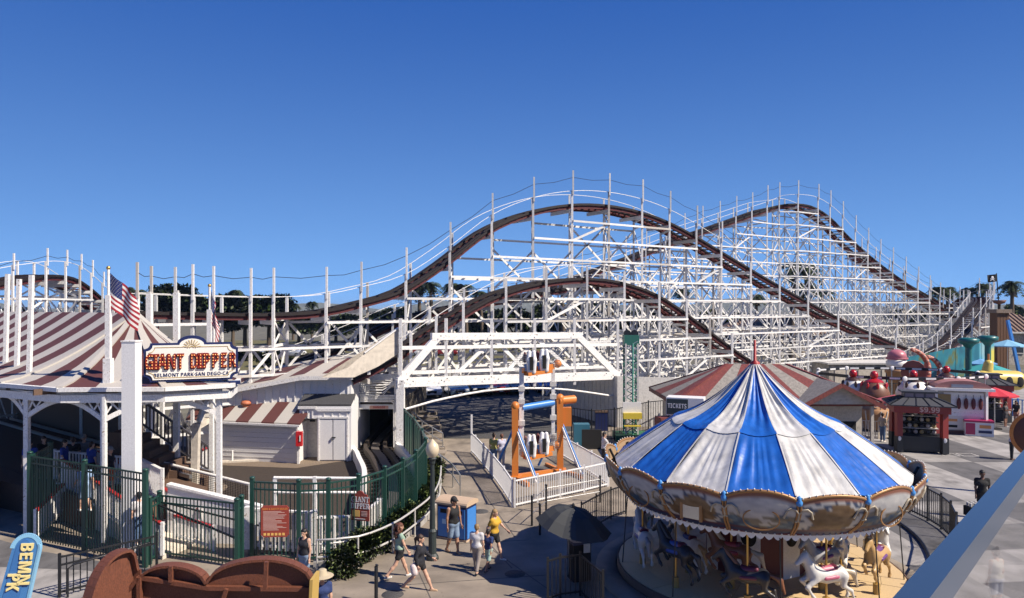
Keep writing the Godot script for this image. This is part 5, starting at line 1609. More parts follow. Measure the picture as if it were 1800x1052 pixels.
func net_mesh(into: Dictionary) -> ArrayMesh:
	var V: PackedVector3Array = into.v
	var I: PackedInt32Array = into.i
	var N := PackedVector3Array()
	N.resize(V.size())
	for i in range(0, I.size(), 3):
		var n := (V[I[i + 2]] - V[I[i]]).cross(V[I[i + 1]] - V[I[i]])
		for k in 3: N[I[i + k]] += n
	for i in N.size(): N[i] = N[i].normalized()
	var arr := []
	arr.resize(Mesh.ARRAY_MAX)
	arr[Mesh.ARRAY_VERTEX] = V; arr[Mesh.ARRAY_NORMAL] = N; arr[Mesh.ARRAY_INDEX] = I
	var m := ArrayMesh.new()
	m.add_surface_from_arrays(Mesh.PRIMITIVE_TRIANGLES, arr)
	return m
func body(bones: Array, cell: float, k := 0.04) -> ArrayMesh:
	var d := {}
	net(bones, cell, k, d)
	return net_mesh(d)

# ================================================================ pendulum swing ride inside its white fence
func swing_ride() -> void:
	var t := T("white_fence", "white picket enclosure fence around the orange swing ride", "fence", G(905, 893))
	picket_run(t, [G(905, 893), G(945, 884), G(985, 875), G(1027, 866), G(1068, 856)], 1.1, 0.125, 0.035, mats.white_clean, 0.08, false, false)
	picket_run(t, [G(905, 893) + Vector3(-0.1, 0, -0.05), G(886, 868), G(868, 843), G(850, 821), G(836, 804), G(829, 797)], 1.1, 0.125, 0.035, mats.white_clean, 0.08, false, false)
	picket_run(t, [G(1068, 856) + Vector3(0.05, 0, -0.1), G(1040, 836), G(1015, 820), G(990, 805)], 1.1, 0.125, 0.035, mats.white_clean, 0.08, false, false)
	bm(t, "gate_post", G(829, 797), G(829, 797) + Vector3(0, 2.1, 0), 0.1, 0.1, mats.white_clean)
	t = T("swing_ride", "orange and white pendulum swing ride with two seat gondolas", "ride", G(945, 838))
	var L := G(905.5, 843.5)
	var R := G(984.5, 832)
	var ax := (R - L).normalized()
	var fw := Vector3(-ax.z, 0, ax.x)
	if fw.z < 0.0: fw = -fw
	for q in [[L, 3.35], [R, 3.55]]:
		bm(t, "tower", q[0], q[0] + Vector3(0, q[1], 0), 0.30, 0.34, mats.orange)
		sp(t, "tower_cap", q[0] + Vector3(0, q[1] + 0.05, 0), Vector3(0.2, 0.22, 0.2), mats.orange)
		bx(t, "gusset", q[0] + Vector3(0, 0.1, 0), Vector3(0.6, 0.2, 0.6), mats.orange)
	bm(t, "base_beam", L + Vector3(0, 0.12, 0), R + Vector3(0, 0.12, 0), 0.2, 0.22, mats.orange)
	for q in [L, R]:
		for s in [-1.0, 1.0]:
			bm(t, "foot_beam", q + Vector3(0, 0.1, 0), q + fw * s * 1.5 + ax * (-0.2 if q == L else 0.2) + Vector3(0, 0.1, 0), 0.16, 0.18, mats.orange)
			bm(t, "stay", q + Vector3(0, 2.5, 0), q + fw * s * 1.45 + ax * (0.25 if s > 0 else -0.3) + Vector3(0, 0.12, 0), 0.08, 0.08, mats.white_clean if s > 0 else mats.blue_paint)
			if s > 0: bm(t, "stay_edge", q + Vector3(0.07, 2.5, 0.02), q + fw * s * 1.45 + ax * 0.25 + Vector3(0.07, 0.12, 0.02), 0.05, 0.06, mats.blue_paint)
	var hubL := L + Vector3(0, 3.3, 0) + ax * 0.35
	var hubR := R + Vector3(0, 3.42, 0) - ax * 0.4
	cy(t, "axle", hubL, hubR, 0.16, mats.blue_paint)
	cy(t, "motor", R + Vector3(0, 3.5, 0) - ax * 0.1, R + Vector3(0, 3.5, 0) + ax * 0.85, 0.2, mats.orange)
	sp(t, "motor_cap", R + Vector3(0, 3.5, 0) + ax * 0.85, Vector3(0.09, 0.2, 0.2), mats.orange)
	bx(t, "control_box", R + Vector3(0, 2.7, 0) + ax * 0.35, Vector3(0.5, 0.9, 0.4), mats.orange)
	var dn := -Vector3.UP
	for q in [hubL, hubR]:
		var lean := ax * 0.0
		bm(t, "arm", q + Vector3(0, 1.9, 0), q + Vector3(0, -2.2, 0), 0.22 if q == hubL else 0.16, 0.2, mats.white)
		for y in [-1.6, -0.7, 0.3, 0.9]: bx(t, "arm_clamp", q + Vector3(0, y, 0.02), Vector3(0.3, 0.22, 0.28), mats.white_dull)
	for g in [[1.85, 1.0], [-2.05, 1.0]]:
		var a: Vector3 = hubL + Vector3(0, g[0], 0)
		var b: Vector3 = hubR + Vector3(0, g[0], 0)
		var go := part_node(t, "gondola")
		bm(go, "cross_bar", a + Vector3(0, -0.1, 0.1), b + Vector3(0, -0.1, 0.1), 0.22, 0.24, mats.orange)
		sp(go, "bearing", b + ax * 0.25, Vector3(0.2, 0.2, 0.2), mats.orange)
		bm(go, "tray", a.lerp(b, 0.12) + Vector3(0, -0.28, 0.22), a.lerp(b, 0.88) + Vector3(0, -0.28, 0.22), 0.5, 0.16, mats.orange)
		for u in [0.3, 0.7]:
			var c := a.lerp(b, u)
			var shell := []
			for s in [-1.0, 1.0]:
				shell.append([c + Vector3(s * 0.10, -0.2, 0.42), c + Vector3(s * 0.13, 0.35, 0.44), 0.11, 0.12])
				shell.append([c + Vector3(s * 0.13, 0.35, 0.44), c + Vector3(s * 0.10, 0.72, 0.40), 0.12, 0.09])
			put(go, "seat_shell", body(shell, 0.04, 0.05), mats.white_clean)
			bx(go, "seat_pad", c + Vector3(0, 0.2, 0.56), Vector3(0.16, 0.62, 0.06), mats.dark)
			sp(go, "head_pad", c + Vector3(-0.3, 0.45, 0.2), Vector3(0.1, 0.26, 0.12), mk("maroon_pad", lin(0.10, 0.02, 0.02), 0.6))
			bx(go, "restraint", c + Vector3(-0.27, 0.0, 0.3), Vector3(0.14, 0.34, 0.2), mats.blue_paint)
		# wire guards at both ends
		for e in [a - ax * 0.05, b + ax * 0.02]:
			var st := st_new()
			for k in 9:
				var u := k / 8.0
				s_beam(st, e + Vector3(-0.25 + 0.5 * u, -0.1, 0.25), e + Vector3(-0.3 + 0.6 * u, 0.55 + 0.35 * sin(u * PI), 0.25), 0.01, 0.01)
				s_beam(st, e + Vector3(-0.28, -0.1 + u * 0.75, 0.25), e + Vector3(0.28, -0.1 + u * 0.75, 0.25), 0.01, 0.01)
			put(go, "wire_guard", done(st), mats.steel)
	bx(t, "deck", G(945, 838) + Vector3(0, 0.03, -0.3), Vector3(2.6, 0.06, 2.6), mats.concrete_dark, atan2(-ax.z, ax.x))
	# queue posts with ropes before the fence
	var qp := T("queue_barrier", "thin black posts joined by rails before the white fence", "barrier", G(949, 941))
	var P := [G(935, 925), G(949, 941), G(960, 902), G(1055, 884)]
	for p in P:
		cy(qp, "post", p, p + Vector3(0, 1.05, 0), 0.04, mats.black_metal)
		sp(qp, "cap", p + Vector3(0, 1.07, 0), Vector3.ONE * 0.055, mats.black_metal)
	for q in [[0, 2], [2, 3]]:
		for y in [0.95, 0.45]: cy(qp, "rail", P[q[0]] + Vector3(0, y, 0), P[q[1]] + Vector3(0, y, 0), 0.016, mats.steel)
	# black pickets between fence and carousel
	t = T("black_fence", "black picket fence between the swing ride and the carousel", "fence", G(1060, 910))
	picket_run(t, [topline(1022, 886, 1.15), topline(1048, 872, 1.15), topline(1074, 860, 1.15), topline(1100, 852, 1.15)], 1.15, 0.14, 0.022, mats.black_metal, 0.05, false, false)
	# parasol
	var u0 := G(1000, 1015)
	t = T("black_parasol", "tilted black parasol shading the carousel operator's stand", "parasol", u0)
	cy(t, "pole", u0, W(1000, 935, 20.6), 0.03, mats.steel)
	var top := W(1008, 893, 20.6)
	var dm := mk("parasol_cloth", lin(0.035, 0.038, 0.04), 0.75, "fine", 2.0)
	for k in 8:
		var st := st_new()
		var rim := func(a: float) -> Vector3: return top + Vector3(cos(a) * 1.05 + 0.05 * cos(a), -0.52 - 0.12 * sin(a) + 0.22 * cos(a) * -1.0, sin(a) * 1.0)
		var p0: Vector3 = rim.call(TAU * k / 8.0)
		var p1: Vector3 = rim.call(TAU * (k + 1) / 8.0)
		for j in 4:
			var a := j / 4.0
			var b := (j + 1) / 4.0
			var dip := func(u: float, s: float) -> Vector3: return top.lerp(p0.lerp(p1, s), u) + Vector3(0, 0.16 * sin(u * PI) - (0.06 * u if absf(s - 0.5) < 0.1 else 0.0), 0)
			for h in 2: quad(st, dip.call(a, h * 0.5), dip.call(b, h * 0.5), dip.call(b, h * 0.5 + 0.5), dip.call(a, h * 0.5 + 0.5))
		put(t, "cloth_panel", done(st), dm)
		cy(t, "rib", top + Vector3(0, -0.1, 0), rim.call(TAU * k / 8.0) + Vector3(0, -0.01, 0), 0.012, mats.black_metal)
	sp(t, "finial", top + Vector3(0, 0.05, 0), Vector3(0.04, 0.09, 0.04), mats.black_metal)
	var cn := T("control_stand", "dark operator's stand under the black parasol", "stand", G(1012, 1018))
	bx(cn, "cabinet", G(1012, 1018) + Vector3(0.1, 0.55, 0), Vector3(0.55, 1.1, 0.5), mats.dark, 0.3)
	bx(cn, "panel", G(1012, 1018) + Vector3(0.1, 1.14, 0.05), Vector3(0.6, 0.08, 0.55), mats.navy, 0.3)
	bx(cn, "note", G(1012, 1018) + Vector3(0.3, 1.0, 0.3), Vector3(0.2, 0.26, 0.02), mats.white_dull, 0.3)
	t = T("black_gate", "black picket gate below the parasol", "gate", G(1000, 1052))
	picket_run(t, [G(963, 1060), G(985, 1052), G(1020, 1048), G(1060, 1085)], 1.15, 0.13, 0.025, mats.black_metal, 0.06, false, false)

# ================================================================ carousel
const CC := Vector3(7.28, 0, -21.3)
const CK := 0.955
func ring_pt(r: float, y: float, a: float) -> Vector3: return CC + Vector3(cos(a) * r * CK, y, sin(a) * r * CK)
func c_lathe(st: SurfaceTool, prof: Array, n: int) -> void:
	var p := []
	for q in prof: p.append(Vector2(q.x * CK, q.y))
	s_lathe(st, CC, p, n)
func horse(label: String, r: float, a: float, lift: float, coat: Material, mane: Material, saddle: Material, cloth: Material) -> void:
	# leaping horse facing along the ring; local +x is forward
	var at := ring_pt(r, 0.35, a)
	var t := T("carousel_horse", label, "carousel horse", at, "carousel horses", -(a + PI / 2.0))
	proto = true
	var y := lift
	var b := [[Vector3(-0.36, y + 0.62, 0), Vector3(0.0, y + 0.58, 0), 0.20, 0.18], [Vector3(0.0, y + 0.58, 0), Vector3(0.34, y + 0.66, 0), 0.18, 0.20],
		[Vector3(0.38, y + 0.72, 0), Vector3(0.62, y + 1.10, 0), 0.16, 0.095], [Vector3(0.62, y + 1.12, 0), Vector3(0.84, y + 0.94, 0), 0.095, 0.055], [Vector3(0.60, y + 1.2, 0.045), Vector3(0.59, y + 1.28, 0.05), 0.03, 0.012], [Vector3(0.60, y + 1.2, -0.045), Vector3(0.59, y + 1.28, -0.05), 0.03, 0.012]]
	for s in [-1.0, 1.0]:
		# fore legs folded up, hind legs stretched back with hock
		b.append_array([[Vector3(0.36, y + 0.56, s * 0.11), Vector3(0.62, y + 0.42 + s * 0.05, s * 0.12), 0.09, 0.055], [Vector3(0.62, y + 0.42 + s * 0.05, s * 0.12), Vector3(0.46, y + 0.20 + s * 0.06, s * 0.12), 0.05, 0.035], [Vector3(0.46, y + 0.20 + s * 0.06, s * 0.12), Vector3(0.40, y + 0.14 + s * 0.06, s * 0.12), 0.04, 0.045],
			[Vector3(-0.42, y + 0.58, s * 0.11), Vector3(-0.40, y + 0.34, s * 0.12), 0.13, 0.07], [Vector3(-0.40, y + 0.34, s * 0.12), Vector3(-0.64, y + 0.22 + s * 0.03, s * 0.12), 0.06, 0.045], [Vector3(-0.64, y + 0.22 + s * 0.03, s * 0.12), Vector3(-0.72, y - 0.02 + s * 0.03, s * 0.12), 0.04, 0.03], [Vector3(-0.72, y - 0.02 + s * 0.03, s * 0.12), Vector3(-0.68, y - 0.08 + s * 0.03, s * 0.12), 0.04, 0.045]])
	put(t, "body", body(b, 0.034, 0.05), coat)
	var mn := []
	for k in 6:
		var u := k / 5.0
		var p := Vector3(0.30 + 0.30 * u, y + 0.88 + 0.34 * u, 0.0)
		mn.append([p, p + Vector3(-0.14, -0.10, 0.09), 0.055, 0.02])
	put(t, "mane", body(mn, 0.03, 0.04), mane)
	put(t, "tail", body([[Vector3(-0.54, y + 0.68, 0), Vector3(-0.78, y + 0.60, 0), 0.05, 0.08], [Vector3(-0.78, y + 0.60, 0), Vector3(-0.90, y + 0.25, 0), 0.08, 0.03]], 0.03, 0.04), mane)
	put(t, "saddle", body([[Vector3(-0.16, y + 0.76, 0), Vector3(0.10, y + 0.75, 0), 0.10, 0.09], [Vector3(-0.22, y + 0.80, 0.08), Vector3(-0.22, y + 0.80, -0.08), 0.06, 0.06], [Vector3(0.12, y + 0.80, 0), Vector3(0.14, y + 0.84, 0), 0.05, 0.03]], 0.03, 0.04), saddle)
	var cl := []
	for s in [-1.0, 1.0]: cl.append([Vector3(-0.20, y + 0.60, s * 0.17), Vector3(0.14, y + 0.58, s * 0.165), 0.055, 0.055])
	cl.append([Vector3(-0.18, y + 0.74, 0), Vector3(0.12, y + 0.73, 0), 0.12, 0.11])
	put(t, "saddle_cloth", body(cl, 0.03, 0.06), cloth)
	put(t, "breast_strap", body([[Vector3(0.36, y + 0.62, 0.17), Vector3(0.52, y + 0.74, 0.0), 0.03, 0.03], [Vector3(0.36, y + 0.62, -0.17), Vector3(0.52, y + 0.74, 0.0), 0.03, 0.03]], 0.025, 0.03), cloth)
	cy(t, "pole", Vector3(0, 0.0, 0), Vector3(0, 2.3, 0), 0.028, mats.gold)
	cy(t, "pole_socket", Vector3(0, 0.0, 0), Vector3(0, 0.28, 0), 0.09, mk("socket", lin(0.35, 0.22, 0.06), 0.5))
	proto = false
func carousel() -> void:
	var t := T("carousel", "round carousel with blue and white striped tent top and painted rounding boards", "carousel", CC)
	var white := mk("vinyl_white", lin(0.70, 0.69, 0.66), 0.42, "dirt", 0.7, "n_crinkle", 0.0, 0.10)
	var blue := mk("vinyl_blue", lin(0.018, 0.14, 0.56), 0.36, "dirt", 0.7, "n_crinkle", 0.0, 0.10)
	for m in [white, blue]: m.uv1_scale = Vector3.ONE * 0.3
	# --- canopy: 18 gores stretched over ribs
	var N := 16
	var roof := part_node(t, "canopy")
	var prof := func(s: float, u: float) -> Array:     # s 0 at the peak .. 1 at the hem; u across the gore
		var r: float
		var y: float
		if s < 0.55:
			var v := s / 0.55
			r = lerpf(0.09, 2.5, v); y = lerpf(6.32, 4.66, v) - 0.27 * sin(v * PI)
		else:
			var v := (s - 0.55) / 0.45
			r = lerpf(2.5, 4.34, v); y = lerpf(4.64, 3.42, v) + 0.02 * sin(v * PI)
		var sag := sin(u * PI) * (0.04 + 0.08 * s + 0.0 * exp(-pow((s - 0.55) / 0.06, 2.0)))
		var q1 := clampf((s - 0.55) / 0.45, 0.0, 1.0)
		var q2 := clampf(s / 0.55, 0.0, 1.0)
		var fold := 0.030 * sin(u * 38.0 + sin(u * 9.0 + s * 3.0) * 2.0) * sin(q1 * PI) * (0.4 + u) + 0.034 * sin(u * 19.0 + sin(s * 7.0)) * sin(q2 * PI) * (1.2 - u)
		return [r, y - sag + fold]
	for i in N:
		for tier in 2:      # the upper skirt overlaps the lower one at the middle ring
			var st := st_new()
			st.set_smooth_group(3)
			var ns := 18
			var nu := 26
			for j in ns:
				for k in nu:
					var q := []
					for e in [[j, k], [j, k + 1], [j + 1, k + 1], [j + 1, k]]:
						var s: float = lerpf(0.0, 0.56, float(e[0]) / ns) if tier == 0 else lerpf(0.52, 1.0, float(e[0]) / ns)
						var p: Array = prof.call(s, float(e[1]) / nu)
						var flare: float = pow(float(e[0]) / ns, 6.0) if tier == 0 else 0.0
						q.append(ring_pt(p[0] + 0.02 * flare, p[1] + 0.02 * flare, TAU * (i + float(e[1]) / nu) / N + 0.1))
					quad(st, q[0], q[1], q[2], q[3])
			put(roof, "upper_gore" if tier == 0 else "lower_gore", done(st), blue if i % 2 == 0 else white)
	for i in N:      # welded seams over the ribs
		var sm := st_new()
		var prevp := Vector3.ZERO
		for j in 33:
			var p: Array = prof.call(j / 32.0, 0.0)
			var c := ring_pt(p[0], p[1] + 0.012, TAU * i / N + 0.1)
			if j > 0: s_beam(sm, prevp, c, 0.035, 0.012)
			prevp = c
		put(roof, "seam", done(sm), white)
	var st := st_new()
	c_lathe(st, [Vector2(0.13, 6.2), Vector2(0.15, 6.34), Vector2(0.05, 6.4), Vector2(0.035, 7.0), Vector2(0.0, 7.02)], 12)
	put(t, "mast", done(st), mats.red_paint)
	# --- rounding boards
	var wood := mk("board_back", lin(0.42, 0.28, 0.16), 0.7, "grain", 0.8)
	var painted := StandardMaterial3D.new()
	painted.vertex_color_use_as_albedo = true; painted.roughness = 0.45; painted.cull_mode = BaseMaterial3D.CULL_DISABLED
	var nz := FastNoiseLite.new()
	nz.seed = 9; nz.frequency = 2.2; nz.fractal_octaves = 4
	var gold := mk("cornice_gold", lin(0.34, 0.18, 0.07), 0.45, "fine", 2.0, "", 0.3)
	var bulbm := mk("bulb_glass", lin(0.72, 0.68, 0.60), 0.2)
	for i in N:
		var p := part_node(t, "rounding_board")
		var big := i % 2 == 0
		var board := func(u: float, v: float, inset: float) -> Vector3:
			var crest := 0.05 + (0.24 if big else 0.17) * pow(sin(u * PI), 0.7)
			var r := lerpf(3.95, 4.62, v) + 0.16 * sin(v * PI) - inset + 0.06 * sin(u * PI)
			return ring_pt(r, lerpf(2.38, 3.28, v) + crest * v * v, TAU * (i + u) / N + 0.1)
		var f := SurfaceTool.new()
		f.begin(Mesh.PRIMITIVE_TRIANGLES)
		f.set_smooth_group(4)
		var nu := 26
		var nv := 16
		for j in nv:
			for k in nu:
				var q := [[k, j], [k + 1, j], [k + 1, j + 1], [k, j], [k + 1, j + 1], [k, j + 1]]
				for e in q:
					var u := float(e[0]) / nu
					var v := float(e[1]) / nv
					# brushwork drawn out along the board: sea and shore below, pale sky above, scrolls between
					var n := nz.get_noise_3d(u * 0.9 + i * 3.1, v * 1.6, 0.0)
					var n2 := nz.get_noise_3d(u * 2.2, v * 7.0, i * 5.0)
					var c := Color(0.30, 0.30, 0.31).lerp(Color(0.46, 0.45, 0.43), clampf(n2 + 0.5, 0, 1))
					if big:
						if v < 0.40 + n * 0.4: c = Color(0.015, 0.045, 0.11).lerp(Color(0.10, 0.16, 0.20), clampf(n2 * 1.3 + 0.4, 0, 1))
						elif v < 0.50 + n * 0.5: c = Color(0.10, 0.08, 0.05).lerp(Color(0.20, 0.19, 0.17), clampf(n2 + 0.5, 0, 1))
					else:
						var e2 := pow((u - 0.5) / 0.36, 2.0) + pow((v - 0.5) / 0.34, 2.0)
						if e2 < 1.0 + n: c = Color(0.09, 0.05, 0.02).lerp(Color(0.20, 0.13, 0.07), clampf(n2 + 0.5, 0, 1))
						elif n2 < -0.1: c = Color(0.04, 0.06, 0.11)
					if v < 0.13: c = Color(0.012, 0.02, 0.07)
					elif v < 0.2: c = Color(0.07, 0.012, 0.025)
					if v > 0.9: c = Color(0.20, 0.08, 0.05)
					f.set_color(c)
					f.add_vertex(board.call(u, v, 0.0))
		f.generate_normals()
		put(p, "painted_face", f.commit(), painted)
		f = st_new()
		f.set_smooth_group(4)
		for j in 6:
			for k in 12: quad(f, board.call(k / 12.0, j / 6.0, 0.05), board.call((k + 1) / 12.0, j / 6.0, 0.05), board.call((k + 1) / 12.0, (j + 1) / 6.0, 0.05), board.call(k / 12.0, (j + 1) / 6.0, 0.05))
		put(p, "wooden_back", done(f), wood)
		# mouldings: crest, side strips, braces behind
		var cr := []
		for k in 15: cr.append(board.call(k / 14.0, 1.0, 0.02) + Vector3(0, 0.01, 0))
		f = st_new()
		s_tube(f, cr, 0.045, 6)
		put(p, "crest_moulding", done(f), gold)
		for u in [0.02, 0.98]:
			f = st_new()
			s_tube(f, [board.call(u, 0.0, -0.02), board.call(u, 0.35, -0.03), board.call(u, 0.7, -0.03), board.call(u, 1.0, -0.02)], 0.03, 6)
			put(p, "side_moulding", done(f), gold)
		bm(p, "brace", board.call(0.5, 0.1, 0.10), board.call(0.5, 0.95, 0.10), 0.08, 0.06, mats.dark)
		bm(p, "brace", board.call(0.0, 0.55, 0.10), board.call(1.0, 0.55, 0.10), 0.06, 0.06, mats.dark)
		# cartouche or mirror in the middle
		var c0: Vector3 = board.call(0.5, 0.48, -0.04)
		var tn := -(TAU * (i + 0.5) / N + 0.1) + PI / 2.0
		if big:
			f = st_new()
			for k in 20:
				var a := TAU * k / 20.0
				var b := TAU * (k + 1) / 20.0
				var bs := Basis(Vector3.UP, tn)
				s_beam(f, c0 + bs * Vector3(cos(a) * 0.42, sin(a) * 0.26, 0.03), c0 + bs * Vector3(cos(b) * 0.42, sin(b) * 0.26, 0.03), 0.025, 0.03)
			put(p, "scroll_frame", done(f), gold)
		elif i == 5:
			bx(p, "mirror", c0, Vector3(0.46, 0.42, 0.03), mk("mirror", lin(0.55, 0.58, 0.55), 0.12, "", 1.0, "", 0.6), tn)
			for s in [-1.0, 1.0]: bx(p, "mirror_frame", c0 + Basis(Vector3.UP, tn) * Vector3(s * 0.26, 0, 0), Vector3(0.07, 0.5, 0.06), gold, tn)
		for e in [-1.0, 1.0]:      # carved leaf scrolls either side of the joint
			f = st_new()
			var cur := []
			for k in 9:
				var a := k / 8.0 * 4.2
				var rr := 0.05 + 0.22 * (1.0 - k / 8.0)
				cur.append(board.call(clampf((0.16 if e > 0 else 0.84) + e * (-0.11 + rr * 0.55 * cos(a)), 0.0, 1.0), clampf(0.55 + rr * 1.3 * sin(a), 0.0, 1.0), -0.03))
			s_tube(f, cur, 0.028, 5)
			put(p, "carved_scroll", done(f), mk("scroll_cream", lin(0.36, 0.31, 0.23), 0.5))
		# blue crest at the joint and two lamp bulbs
		var j0: Vector3 = board.call(0.0, 1.0, 0.0)
		f = st_new()
		s_lathe(f, j0 + Vector3(0, -0.12, 0), [Vector2(0.0, 0.02), Vector2(0.07, 0.06), Vector2(0.085, 0.14), Vector2(0.045, 0.2), Vector2(0.055, 0.25), Vector2(0.0, 0.30)], 8)
		put(p, "joint_crest", done(f), mk("crest_blue", lin(0.06, 0.25, 0.58), 0.4))
		f = st_new()
		for k in 11: s_lathe(f, board.call((k + 0.5) / 11.0, 1.0, 0.0) + Vector3(0, 0.06, 0), [Vector2(0, -0.025), Vector2(0.025, 0), Vector2(0, 0.03)], 6)
		for k in 9: s_lathe(f, board.call((k + 0.5) / 9.0, 0.02, -0.03), [Vector2(0, -0.035), Vector2(0.03, 0), Vector2(0, 0.03)], 6)
		var bl := put(p, "bulbs", done(f), bulbm)
		bl.set_meta("kind", "stuff")
		# scalloped valance below
		f = st_new()
		for k in 7:
			var a0 := TAU * (i + k / 7.0) / N + 0.1
			var a1 := TAU * (i + (k + 1) / 7.0) / N + 0.1
			for e in 4:
				var u0 := e / 4.0
				var u1 := (e + 1) / 4.0
				quad(f, ring_pt(3.95, 2.38, lerpf(a0, a1, u0)), ring_pt(3.95, 2.38, lerpf(a0, a1, u1)), ring_pt(3.93, 2.30 - 0.09 * sin(u1 * PI), lerpf(a0, a1, u1)), ring_pt(3.93, 2.30 - 0.09 * sin(u0 * PI), lerpf(a0, a1, u0)))
		put(p, "valance", done(f), mats.white_clean)
	for q in [[3.99, 2.42, 0.05, "maroon_band", mk("maroon", lin(0.10, 0.012, 0.03), 0.4)], [4.01, 2.51, 0.04, "navy_band", mats.navy]]:
		st = st_new()
		c_lathe(st, [Vector2(q[0], q[1] - q[2]), Vector2(q[0] + 0.05, q[1]), Vector2(q[0], q[1] + q[2])], 72)
		put(t, q[3], done(st), q[4])
	# --- ceiling, sweeps, drum
	st = st_new()
	c_lathe(st, [Vector2(0.1, 3.35), Vector2(4.2, 3.15), Vector2(4.25, 3.3), Vector2(0.1, 3.5)], 36)
	put(t, "ceiling", done(st), mats.station_wood)
	for i in N: bm(t, "sweep", ring_pt(1.4, 2.75, TAU * i / N), ring_pt(4.1, 2.7, TAU * i / N), 0.08, 0.14, mats.station_wood)
	var drum := part_node(t, "centre_drum")
	for i in 14:
		var a0 := TAU * i / 14.0
		var a1 := TAU * (i + 1) / 14.0
		st = st_new()
		hexa(st, [ring_pt(1.5, 0.35, a0), ring_pt(1.5, 0.35, a1), ring_pt(1.4, 0.35, a1), ring_pt(1.4, 0.35, a0), ring_pt(1.5, 3.2, a0), ring_pt(1.5, 3.2, a1), ring_pt(1.4, 3.2, a1), ring_pt(1.4, 3.2, a0)])
		put(drum, "drum_panel", done(st), mats.white_clean if i % 2 == 0 else mk("drum_red", lin(0.10, 0.01, 0.012), 0.5))
		if i % 2 == 0:
			var am := (a0 + a1) / 2.0
			st = st_new()
			s_lathe(st, Vector3.ZERO, [Vector2(0.0, 0.012), Vector2(0.21, 0.012), Vector2(0.21, -0.02)], 20)
			put(drum, "round_port", done(st), mats.dark, Transform3D(Basis(Vector3(-sin(am), 0, cos(am)), Vector3(cos(am), 0, sin(am)), Vector3(0, -1.25, 0)), ring_pt(1.475, 1.5, am)))
	# --- platform of plank rings and its kerb
	var deck := part_node(t, "platform")
	for i in 12:
		for r in 4:
			st = st_new()
			var r0 := 1.4 + r * 0.71
			var r1 := r0 + 0.70
			for k in 3:
				var a0 := TAU * (i + k / 3.0) / 12.0 + 0.004
				var a1 := TAU * (i + (k + 1) / 3.0) / 12.0 - (0.002 if k == 2 else -0.004)
				hexa(st, [ring_pt(r0, 0.2, a0), ring_pt(r0, 0.2, a1), ring_pt(r1, 0.2, a1), ring_pt(r1, 0.2, a0), ring_pt(r0, 0.35, a0), ring_pt(r0, 0.35, a1), ring_pt(r1, 0.35, a1), ring_pt(r1, 0.35, a0)])
			put(deck, "deck_board", done(st), mats.tan_wood)
	st = st_new()
	c_lathe(st, [Vector2(4.24, 0.0), Vector2(4.24, 0.34), Vector2(4.28, 0.35), Vector2(4.28, 0.0)], 60)
	put(deck, "rim", done(st), mats.station_wood)
	st = st_new()
	c_lathe(st, [Vector2(1.3, 0.02), Vector2(1.3, 0.3), Vector2(4.2, 0.3), Vector2(4.2, 0.02)], 48)
	put(deck, "understructure", done(st), mats.dark)
	st = st_new()
	c_lathe(st, [Vector2(4.32, 0.016), Vector2(4.32, 0.12), Vector2(4.95, 0.12), Vector2(4.97, 0.016)], 64)
	S("carousel_kerb", done(st), mats.concrete)
	# thin posts at the platform edge
	for i in 9:
		var a := TAU * i / 9.0 + 0.35
		cy(t, "edge_pole", ring_pt(4.15, 0.35, a), ring_pt(4.0, 2.3, a), 0.016, mats.black_metal)
	# --- animals
	var coats := {"white": lin(0.62, 0.60, 0.56), "cream": lin(0.55, 0.45, 0.32), "grey": lin(0.30, 0.30, 0.31), "black": lin(0.03, 0.03, 0.035), "chestnut": lin(0.20, 0.08, 0.04), "palomino": lin(0.48, 0.30, 0.12)}
	var trims := {"blue": lin(0.03, 0.07, 0.30), "red": lin(0.30, 0.03, 0.04), "pink": lin(0.50, 0.13, 0.20), "maroon": lin(0.12, 0.02, 0.04), "teal": lin(0.04, 0.22, 0.22), "purple": lin(0.14, 0.05, 0.18)}
	var list := [[3.55, 178, "white", "grey", "blue"], [3.55, 146, "black", "black", "blue"], [3.55, 206, "grey", "white", "teal"], [3.5, 112, "black", "chestnut", "maroon"], [3.5, 78, "white", "cream", "pink"], [3.55, 44, "palomino", "cream", "purple"], [3.6, 8, "white", "grey", "pink"], [3.55, 332, "chestnut", "black", "red"],
		[2.45, 160, "white", "palomino", "blue"], [2.45, 124, "chestnut", "cream", "red"], [2.45, 62, "grey", "white", "purple"], [2.45, 26, "white", "chestnut", "teal"], [2.45, 196, "black", "grey", "red"], [3.55, 296, "cream", "white", "blue"], [3.55, 250, "grey", "black", "pink"]]
	for i in list.size():
		var q = list[i]
		horse("%s leaping carousel horse with %s mane and %s saddle cloth" % [q[2], q[3], q[4]], q[0], deg_to_rad(q[1]), [0.25, 0.42, 0.34, 0.18][i % 4], mk("coat_" + q[2], coats[q[2]], 0.35, "fine", 2.0), mk("coat_" + q[3], coats[q[3]], 0.35, "fine", 2.0), mk("trim_maroon", trims["maroon"], 0.4), mk("trim_" + q[4], trims[q[4]], 0.4, "fine", 2.0))
	# --- fence round the far side and the low kerb rail
	var fe := T("carousel_fence", "curved black picket fence on the plaza side of the carousel", "fence", G(1665, 941))
	picket_run(fe, [G(1545, 884), G(1563, 889), G(1600, 902), G(1631, 917), G(1655, 932), G(1672, 948), G(1682, 972), G(1680, 1006), G(1660, 1060)], 1.25, 0.14, 0.024, mats.black_metal, 0.055, false, false)
	var kr := T("kerb_rail", "low black curved edging rail between the fence and the carousel", "rail", G(1619, 953))
	var kp := smooth_path([G(1545, 905), G(1569, 915), G(1598, 935), G(1619, 955), G(1632, 978), G(1638, 1003), G(1636, 1040)], 0.4)
	var ks := []
	for p in kp: ks.append(p + Vector3(0, 0.07, 0))
	pipe(kr, "rail", ks, 0.05, mats.black_metal)

